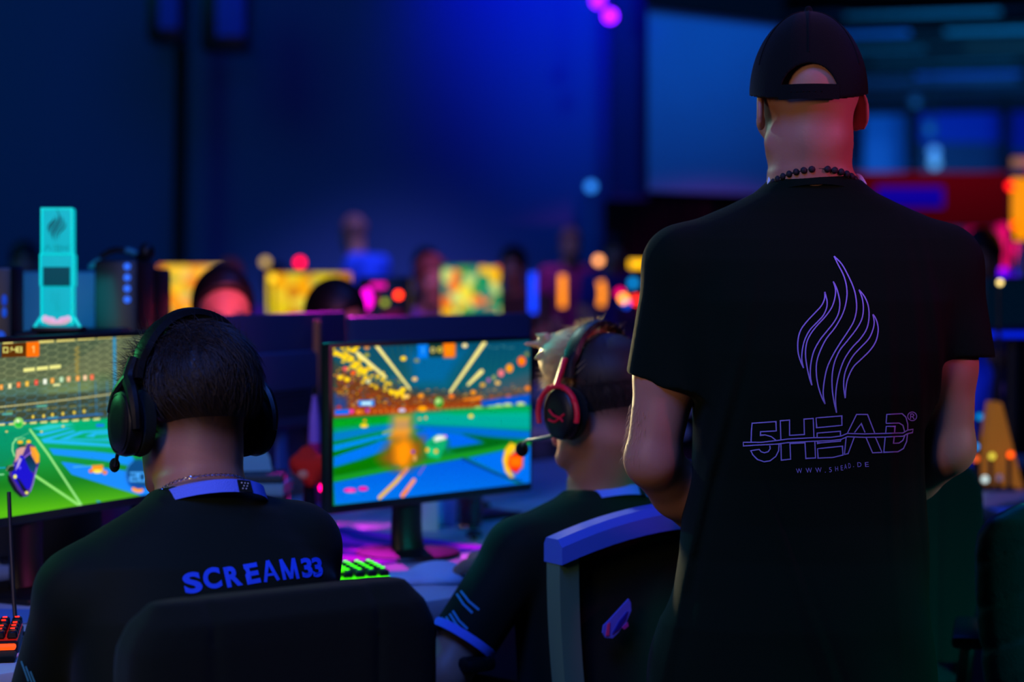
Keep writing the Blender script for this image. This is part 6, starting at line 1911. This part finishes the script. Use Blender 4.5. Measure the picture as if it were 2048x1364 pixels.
q = MB(); q.lathe([(.024, 0), (.026, .004), (.031, .105), (.0295, .105), (.0245, .008), (.0, .008)], (0, 0, 0), 28, closed=False); q.build('glass', mat('clear_glass', (235, 240, 245), .05, trans=1.0, ior=1.45), t)
q = MB(); q.lathe([(.0, .009), (.0238, .009), (.028, .078), (.0, .078)], (0, 0, 0), 28, closed=False); q.build('drink', mat('dark_red_drink', (110, 10, 40), .15), t)
lamp('green lamp shining above the drink glass', 933, 998, 4.9, (20, 200, 90), 8, .004, 'table', 'desk_lamp', .73)
lamp('pale violet lamp right of the drink glass', 965, 1015, 4.9, (110, 110, 250), 12, .004, 'table', 'desk_lamp', .73)
lamp('violet lamp low beside the arm of the middle player', 948, 1105, 4.3, (50, 20, 230), 12, .003, 'table', 'desk_lamp', .738)
# crumpled white cloth on the near table
c = V3(-.17, 3.72, 0)
f = Field((c.x - .15, c.y - .15, .70), (c.x + .15, c.y + .15, .80), .004)
for (x, y, z, rx, ry, rz_) in ((0, 0, .735, .075, .04, .016), (.03, .03, .745, .05, .035, .02), (-.05, -.02, .735, .05, .03, .014), (.05, .0, .74, .04, .05, .016)):
    f.ell((c.x + x, c.y + y, z), (rx, ry, rz_), Matrix.Rotation(x * 9, 3, 'Z'), .012)
f.put(lambda x, y, z: .7305 - z + 0 * x + 0 * y, (c.x - .15, c.y - .15, .70), (c.x + .15, c.y + .15, .80), .001, 'i')
def fold(x, y, z): return (.004 * np.sin(70 * (x + y) + 6 * np.sin(30 * x))).astype(np.float32)
o = f.mesh('cloth', mat('white_cotton', (170, 200, 225), .9, bump=.4, bscale=80), None); tag(o, 'crumpled white cloth on the table edge between the two players', 'cloth')

# plush red figure, papers, pink things between the left player and the middle screen
c = W(619, 933, 4.22)
f = Field((c.x - .1, c.y - .1, c.z - .1), (c.x + .1, c.y + .1, c.z + .1), .004)
for (x, y, z, r_) in ((0, 0, 0, .032), (-.022, -.009, .007, .021), (.025, -.011, .005, .021), (.005, -.018, -.023, .019), (-.005, 0, .029, .016), (.026, .0, -.018, .016)): f.ell((c.x + x, c.y + y, c.z + z), (r_, r_, r_), None, .012)
t = thing('figurine', 'red round plush figure on a stand between the two monitors', 'figurine', (c.x, c.y, .73))
f.mesh('body', mat('red_plush', (235, 40, 10), .9, bump=.5, bscale=150, emit=(235, 40, 0), es=.0), t)
q = MB(); q.ball((.012, .008, .010), (c.x - .010, c.y - .034, c.z - .014), 12); q.build('nose', mat('peach_plush', (235, 160, 110), .8), t, world=True)
q = MB(); q.lathe([(.04, .006), (.04, .02), (.018, .03), (.012, c.z - .73 - .03)], (0, 0, 0), 20); q.build('stand', M_BLACK, t)
lamp('hot pink lamp below the red figure', 646, 975, 4.15, (255, 0, 110), 14, .006, 'table', 'desk_lamp', .73)
# a lit skirting strip standing between the two rows
def strip(label, P, r, rgb, emit, es, name, cat):
    t = MB(); t.tube(P, r, 10, smooth=4); o = t.build(name, mat(name + '_%d_%d_%d' % rgb, rgb, .5, emit=emit, es=es), None, loc=P[0]); tag(o, label, cat); return o
strip('brown upright cable pole beside the dark monitor back', [V3(*W(634, 640, 4.5)), V3(*W(632, 780, 4.5)), V3(*W(622, 900, 4.5)), V3(W(618, 0, 4.5).x, 4.5, .737)], .009, (170, 100, 60), None, 1, 'cable_pole', 'pole')
bottle('pale violet bottle between the monitors, above the red figure', 629, 772, 900, 4.38, .013, mat('violet_plastic', (170, 120, 210), .4), mat('magenta_label', (200, 20, 110), .5))
strip('magenta cable on the table edge beside the jersey shoulder', [V3(*W(566, 950, 4.3)), V3(*W(572, 985, 4.25)), V3(W(578, 0, 4.2).x, 4.2, .738)], .006, (230, 10, 150), (230, 0, 140), .7, 'cable', 'cable')
# stack of boxes/papers right of the neck
Y = 4.05
for i, (w_, h_, rgb) in enumerate(((.135, .022, (60, 90, 90)), (.13, .012, (20, 40, 44)), (.125, .016, (110, 150, 160)), (.12, .010, (20, 36, 40)), (.118, .014, (80, 120, 130)), (.10, .010, (16, 30, 34)))):
    pass
zs = .73; bt = None
lab = ['lowest', 'second lowest', 'third', 'fourth', 'fifth', 'topmost']
for i, (w_, h_, rgb) in enumerate(((.10, .040, (40, 70, 72)), (.098, .032, (18, 36, 38)), (.096, .036, (70, 110, 116)), (.094, .020, (16, 30, 32)), (.092, .026, (100, 150, 160)), (.086, .018, (30, 54, 58)))):
    q = MB(); q.box((w_, .12, h_ - .002), (0, 0, h_ / 2), bev=.003); q.box((w_ * .96, .002, h_ * .4), (0, -.0605, h_ / 2), bev=.0005, seg=1)
    o = q.build('game_box', mat('box_%d' % i, rgb, .5), None, smooth=False); o.location = (W(528, 0, Y).x + .004 * math.sin(i * 2), Y, zs); o.rotation_euler = (0, 0, .1 * math.sin(i * 3)); zs += h_
    tag(o, lab[i] + ' box of the flat stack right of the neck of the left player', 'box', 'stacked flat boxes beside the left player')
q = MB(); q.prism([(-.030, 0), (.032, 0), (.026, .03), (.004, .058), (-.022, .05), (-.034, .02)], .012)
o = q.build('paper_bag', mat('pale_teal_paper', (120, 190, 200), .7, bump=.3), None, smooth=False); o.location = (W(512, 0, Y).x, Y, zs + .001); o.rotation_euler = (0, 0, .3); tag(o, 'pale crumpled paper bag on top of the flat boxes', 'bag')
# papers at the lower left
q = MB(); q.prism([(-.10, -.06), (.10, -.06), (.08, .06), (-.09, .07)], .002, T=Matrix.Rotation(-PI / 2, 4, 'X'))
o = q.build('paper', mat('blue_paper', (90, 130, 190), .8), None, smooth=False); o.location = (-.80, 3.335, .7325); tag(o, 'pale sheet of paper between the red keyboard and the left monitor foot', 'paper')
strip('dark loose cable hanging over the table at the left edge', [V3(-.815, 3.24, .95), V3(-.80, 3.20, .84), V3(-.785, 3.17, .745), V3(-.76, 3.15, .738)], .0035, (30, 24, 24), None, 1, 'cable', 'cable')

# ------------------------------------------------------------------ right edge: dark monitor, strip light, tools and papers
Y = 5.3
far_screen('dark monitor at the right edge below the orange screen', 1972, 2120, 560, 652, 6.3, mat('dark_screen_blue', (6, 14, 30), .25, emit=(0, 16, 30), es=.8))
Y = 6.3
q = MB(); q.box((.25, .02, .018), (0, 0, 0), bev=.004); o = q.build('light_strip', mat('blue_strip', (20, 20, 40), .4, emit=(0, 30, 220), es=1.0), None); o.location = (W(2030, 0, 6.3).x, 6.29, pz(669, 6.3)); q = MB(); [q.box((.01, .01, o.location.z - .73), (sx * .1, .008, -(o.location.z - .73) / 2)) for sx in (-1, 1)]; q.box((.24, .03, .006), (0, .0, -(o.location.z - .73) + .003)); q.build('stand', M_BLACK, o); tag(o, 'blue strip light under the dark monitor at the right edge', 'light')
glow_box('bright orange screen at the right edge beside the red banner', 2022, 2110, 356, 480, 9.0, (255, 150, 0), 1.0, 0.0, 'display', 'screen')
lamp('red edge lamp along the left side of the orange screen', 2020, 372, 8.9, (255, 20, 20), 14, .012, 'table', 'floor_lamp', 0.0)
lamp('deep orange lamp at the lower left corner of the orange screen', 2028, 450, 8.7, (255, 90, 0), 14, .010, 'table', 'floor_lamp', 0.0)
glow_box('beige panel above the orange screen at the right edge', 2022, 2100, 316, 334, 12.0, (150, 110, 80), .8, 0.0)
Y = 5.3
q = MB(); q.prism([(-.052, 0), (.062, 0), (.006, .225), (-.016, .225)], .08)
cn = q.build('lit_cone', mat('orange_cone', (240, 150, 40), .6, emit=(240, 140, 20), es=.18), None, smooth=False); cn.location = (W(1992, 0, Y).x, Y, .735); tag(cn, 'orange pointed object on the right table beside the blue jacket', 'object')  # orange light on the cone is put in as weak emission
for (px, py, rgb, es, nm) in ((1951, 917, (230, 90, 30), 10, 'left orange lamp in the low row at the right edge'), (1983, 912, (220, 200, 60), 10, 'middle yellow lamp in the low row at the right edge'), (2020, 909, (255, 80, 0), 14, 'right orange lamp in the low row at the right edge'), (1958, 833, (0, 130, 200), 9, 'upper teal lamp beside the blue jacket'), (1950, 893, (0, 140, 230), 11, 'lower teal lamp beside the blue jacket'), (1969, 958, (170, 190, 190), 12, 'silver glint lamp below the orange row'), (1998, 955, (110, 90, 120), 7, 'dim violet glint right of the silver one'), (1972, 1000, (0, 140, 170), 12, 'teal lamp over the blue paper at the right edge')):
    lamp(nm, px, py, 5.25, rgb, es, .0045 if es < 12 else .005, 'table', 'desk_lamp', .73)
q = MB(); q.box((.16, .11, .004), (0, 0, .002), rot=(0, 0, .2), bev=.001)
o = q.build('paper', mat('blue_white_paper', (120, 150, 230), .8), None); o.location = (1.24, 4.80, .731); tag(o, 'bright paper lying on the table at the right edge', 'paper')
q = MB(); q.box((.07, .05, .05), (0, 0, .025), bev=.012); o = q.build('game_controller', mat('violet_plastic2', (110, 60, 130), .5), None); o.location = (W(2020, 0, 6.42).x, 6.42, .90); 
q2 = MB(); q2.box((.03, .03, .17), (0, 0, -.084)); q2.build('stand', M_BLACK, o); tag(o, 'violet object on a stand behind the orange pointed one', 'object')

# blue jacket hanging on a stand behind the man's right arm
f = Field((1.05, 5.35, .60), (1.50, 5.85, 1.28), .006)
def jw(x, y, z): return (.006 * np.sin(40 * x + 4 * np.sin(9 * z))).astype(np.float32)
JX, JY = W(1925, 0, 5.6).x, 5.6
f.torso(Matrix.Translation((JX, JY, 0)), [(.66, -.06, .075, -.04, .04), (.75, -.06, .09, -.05, .05), (.95, -.05, .085, -.05, .05), (1.10, -.045, .075, -.045, .045), (1.18, -.03, .05, -.03, .03), (1.21, -.02, .03, -.02, .02)], e=2.2, wob=jw)
t = thing('jacket', 'blue jacket hanging behind the right arm of the standing man', 'jacket', (JX, JY, .0))
f.mesh('cloth', mat('blue_nylon', (20, 70, 230), .5, sheen=.3, bump=.2), t)
q = MB(); q.lathe([(.14, 0), (.14, .012), (.02, .03), (.014, .04), (.014, 1.24), (.0, 1.25)], (0, 0, 0), 20, closed=False); q.build('stand', M_STEEL, t)

# ------------------------------------------------------------------ people farther away
MSH = {'blue': mat('bright_blue_shirt', (30, 90, 225), .8, bump=.2), 'dark': mat('dark_shirt', (24, 26, 34), .85, bump=.2), 'mag': mat('magenta_shirt', (170, 20, 90), .8, bump=.2),
       'viol': mat('violet_shirt', (90, 50, 150), .8, bump=.2), 'navy': mat('navy_shirt', (20, 30, 120), .8, bump=.2), 'brown': mat('brown_shirt', (90, 60, 50), .8, bump=.2)}
RH = mat('auburn_hair', (120, 60, 50), .6, bump=.2)
def at(px, Y): return W(px, 0, Y).x, Y
far = []
x, y = at(478, 5.44); far.append(generic_person('opposite player whose pink-lit forehead shows above a dark monitor', x, y, PI - .15, 'sit', 1.70, MSH['dark'], M_DHAIR, .006, seat=.455, head_yaw=.45, lean=.02, hfront=.022))
x, y = at(592, 6.0); far.append(generic_person('player with round dark hair turned away below the wide yellow screen', x, y, PI + .9, 'sit', 1.70, MSH['dark'], M_DHAIR, .008, seat=.42, lean=.04))
x, y = at(742, 14.6); far.append(generic_person('distant standing person in bright blue shirt before the navy wall', x, y, 1.0, 'stand', 1.72, MSH['blue'], mat('close_cropped_hair', (120, 80, 70), .7), .010, lean=.22))
x, y = at(838, 10.6); far.append(generic_person('seated person with long auburn hair above the magenta computer', x, y, PI + .3, 'sit', 1.72, MSH['viol'], RH, .009, seat=.52, hair_long=True))
x, y = at(884, 13.0); far.append(generic_person('faint seated person directly right of the auburn-haired one', x, y, PI - .4, 'sit', 1.72, MSH['dark'], M_DHAIR, .010, seat=.58))
x, y = at(1050, 12.6); far.append(generic_person('dark-haired seated person above the blue light bar', x, y, PI - .3, 'sit', 1.74, MSH['brown'], M_DHAIR, .010, seat=.58))
x, y = at(1140, 14.4); far.append(generic_person('distant person in magenta shirt above the left amber light bar', x, y, PI, 'stand', 1.62, MSH['mag'], mat('close_cropped_hair', (120, 80, 70), .7), .010))
x, y = at(1220, 14.2); far.append(generic_person('distant person in navy shirt in front of the black curtain', x, y, PI + .2, 'stand', 1.56, MSH['navy'], M_DHAIR, .010))
x, y = at(52, 12.0); far.append(generic_person('faint distant person left of the glowing tube', x, y, PI + .2, 'sit', 1.74, MSH['brown'], M_DHAIR, .010, seat=.60))
x, y = at(478, 12.2); far.append(generic_person('distant seated person in violet above the amber screen edge', x, y, PI - .1, 'sit', 1.70, MSH['viol'], RH, .010, seat=.52))
x, y = at(553, 12.8); far.append(generic_person('distant seated person in navy behind the crimson lamp', x, y, PI + .1, 'sit', 1.68, MSH['navy'], M_DHAIR, .010, seat=.50))
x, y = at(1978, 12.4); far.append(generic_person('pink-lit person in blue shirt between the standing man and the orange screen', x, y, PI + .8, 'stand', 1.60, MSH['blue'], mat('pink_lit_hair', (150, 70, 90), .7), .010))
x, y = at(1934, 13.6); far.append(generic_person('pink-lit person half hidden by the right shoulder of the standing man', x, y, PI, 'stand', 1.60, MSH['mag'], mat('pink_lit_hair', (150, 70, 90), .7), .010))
x, y = at(2006, 9.0); far.append(generic_person('dark-haired seated person under the orange screen at the right edge', x, y, PI - .6, 'sit', 1.76, MSH['navy'], M_DHAIR, .009, seat=.60))
# chairs under the seated ones (stools: only their seats could ever be glimpsed)
def stool(label, x, y, h):
    r = thing('stool', label, 'stool', (x, y, 0), 0)
    q = MB(); q.lathe([(.0, h - .05), (.15, h - .05), (.16, h - .03), (.15, h - .005), (.0, h)], (0, 0, 0), 28, closed=False); q.build('seat', M_MATTE, r)
    q = MB(); q.lathe([(.16, 0), (.16, .012), (.03, .03), (.022, .05), (.022, h - .05)], (0, 0, 0), 24); q.build('pedestal', M_STEEL, r)
    return r
for i, nm in ((0, 'opposite player with the pink-lit forehead'), (1, 'player with round dark hair'), (3, 'auburn-haired person'), (4, 'faint person right of the auburn-haired one'), (5, 'dark-haired person above the blue light bar'), (8, 'distant person left of the glowing tube'), (9, 'distant person in violet'), (10, 'distant seated person in navy'), (13, 'dark-haired person under the orange screen')):
    g = far[i]; st = [.45, .42, 0, .52, .58, .58, 0, 0, .60, .52, .50, 0, 0, .60][i]
    stool('round black stool under the ' + nm, g.location.x, g.location.y, st - .065)

# ------------------------------------------------------------------ light
def area(name, loc, target, size, rgb, energy, spread=180):
    l = bpy.data.lights.new(name, 'AREA'); l.energy = energy; l.color = rgb; l.size = size; l.spread = math.radians(spread)
    o = bpy.data.objects.new(name, l); COL.objects.link(o); o.location = loc
    o.rotation_euler = (Vector(target) - Vector(loc)).to_track_quat('-Z', 'Y').to_euler(); return o
def spot(name, loc, target, rgb, energy, ang=60, blend=.8, r=.1):
    l = bpy.data.lights.new(name, 'SPOT'); l.energy = energy; l.color = rgb; l.spot_size = math.radians(ang); l.spot_blend = blend; l.shadow_soft_size = r
    o = bpy.data.objects.new(name, l); COL.objects.link(o); o.location = loc
    o.rotation_euler = (Vector(target) - Vector(loc)).to_track_quat('-Z', 'Y').to_euler(); return o
w = bpy.data.worlds.new('hall_air'); SC.world = w; w.use_nodes = True
w.node_tree.nodes['Background'].inputs[0].default_value = (.02, .10, .07, 1); w.node_tree.nodes['Background'].inputs[1].default_value = .03

area('wall_wash_blue', (-1.5, 10.0, 5.7), (-1.8, 16, 1.2), 4.0, (.0, .13, 1.0), 115)
area('wall_wash_teal', (-6.2, 10.0, 5.5), (-6.0, 16, 2.0), 2.5, (.0, .55, .6), 60)
spot('stage_spot_violet', (.42, 13.9, 5.5), (.34, 16, 3.9), (.0, .0, 1.0), 760, 56, 1.0, .3)
spot('stage_spot_panel', (2.0, 11.0, 5.6), (1.45, 15.3, 3.4), (.0, .26, 1.0), 420, 36, 1.0, .3)
area('deep_hall_blue', (9, 30, 1.2), (9, 34, 5), 7.0, (.02, .34, .9), 900)
area('deep_hall_wall', (8, 36, 3.4), (8, 44, 3.6), 4.0, (.02, .20, 1.0), 180)
area('key_blue', (-.7, 1.2, 3.4), (-.1, 3.1, .9), 1.0, (.05, .17, 1.0), 78)
area('row_blue', (.2, 5.0, 3.4), (-.2, 4.7, .73), 1.2, (.01, .12, 1.0), 20)
spot('pink_back_light', (3.4, 1.3, 2.3), (.50, 3.05, 1.50), (1.0, .14, .55), 230, 13, .6, .12)
spot('pink_side_light', (3.2, 2.7, 1.75), (.70, 3.08, 1.12), (1.0, .08, .45), 75, 12, .6, .1)
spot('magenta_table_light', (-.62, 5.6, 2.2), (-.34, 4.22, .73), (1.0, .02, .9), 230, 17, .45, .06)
area('warm_left', (-1.3, .9, 1.9), (.3, 3.1, 1.3), .5, (1.0, .70, .46), 14)
spot('fringe_fill', (-.14, 3.985, 1.19), (.12, 3.55, 1.13), (1.0, .82, .40), 46, 44, .7, .02)  # added spot above the middle monitor, stands in for its screen's light
spot('shoulder_rim_teal', (-.6, 4.2, 1.6), (.0, 3.5, .85), (.0, .85, .8), 16, 46, .7, .03)  # added teal spot that puts a highlight on the middle player's shoulder
spot('shoulder_rim_green', (-1.5, 3.4, 1.5), (-.6, 2.65, .95), (.1, 1.0, .3), 9, 42, .7, .03)  # added green rim spot on the left player, in place of screen light
spot('arm_rim_pale', (-.3, 4.2, 1.9), (.22, 3.05, 1.2), (.55, .9, .8), 14, 40, .7, .03)  # added pale rim spot for the standing man's left arm
area('tower_fill_cyan', (-.95, 4.36, 1.25), (-.98, 4.7, 1.1), .12, (.0, .7, .8), .13)  # added area lamp, lends the tube's cyan glow to the teal tower
spot('banner_light', (4.4, 17.5, 4.4), (4.2, 20, 2.0), (1.0, .06, .25), 60, 70, .9, .2)
spot('crowd_pink', (4.6, 9.9, 2.3), (3.0, 12.6, 1.45), (1.0, .0, .45), 1500, 26, .8, .1)
spot('face_pink', (-.56, 4.86, 1.22), (-.70, 5.4, 1.22), (1.0, .12, .26), 15, 100, .8, .05)
spot('crowd_blue', (-.2, 12.4, 5.3), (-.9, 14.6, 1.0), (.30, .24, 1.0), 1100, 42, .9, .2)
spot('crowd_violet', (.5, 8.0, 3.4), (-.45, 10.6, 1.25), (.8, .25, 1.0), 330, 40, .9, .2)
area('teal_right', (2.1, 2.5, 1.5), (1.1, 3.35, .65), .3, (.0, .8, .8), 5, 50)

SC.view_settings.view_transform = 'Standard'; SC.view_settings.look = 'None'
SC.view_settings.exposure = 0.0; SC.view_settings.gamma = 1.0; SC.view_settings.use_curve_mapping = False
SC.cycles.use_denoising = True
SC.cycles.sample_clamp_indirect = 4.0
SC.cycles.sample_clamp_direct = 0.0
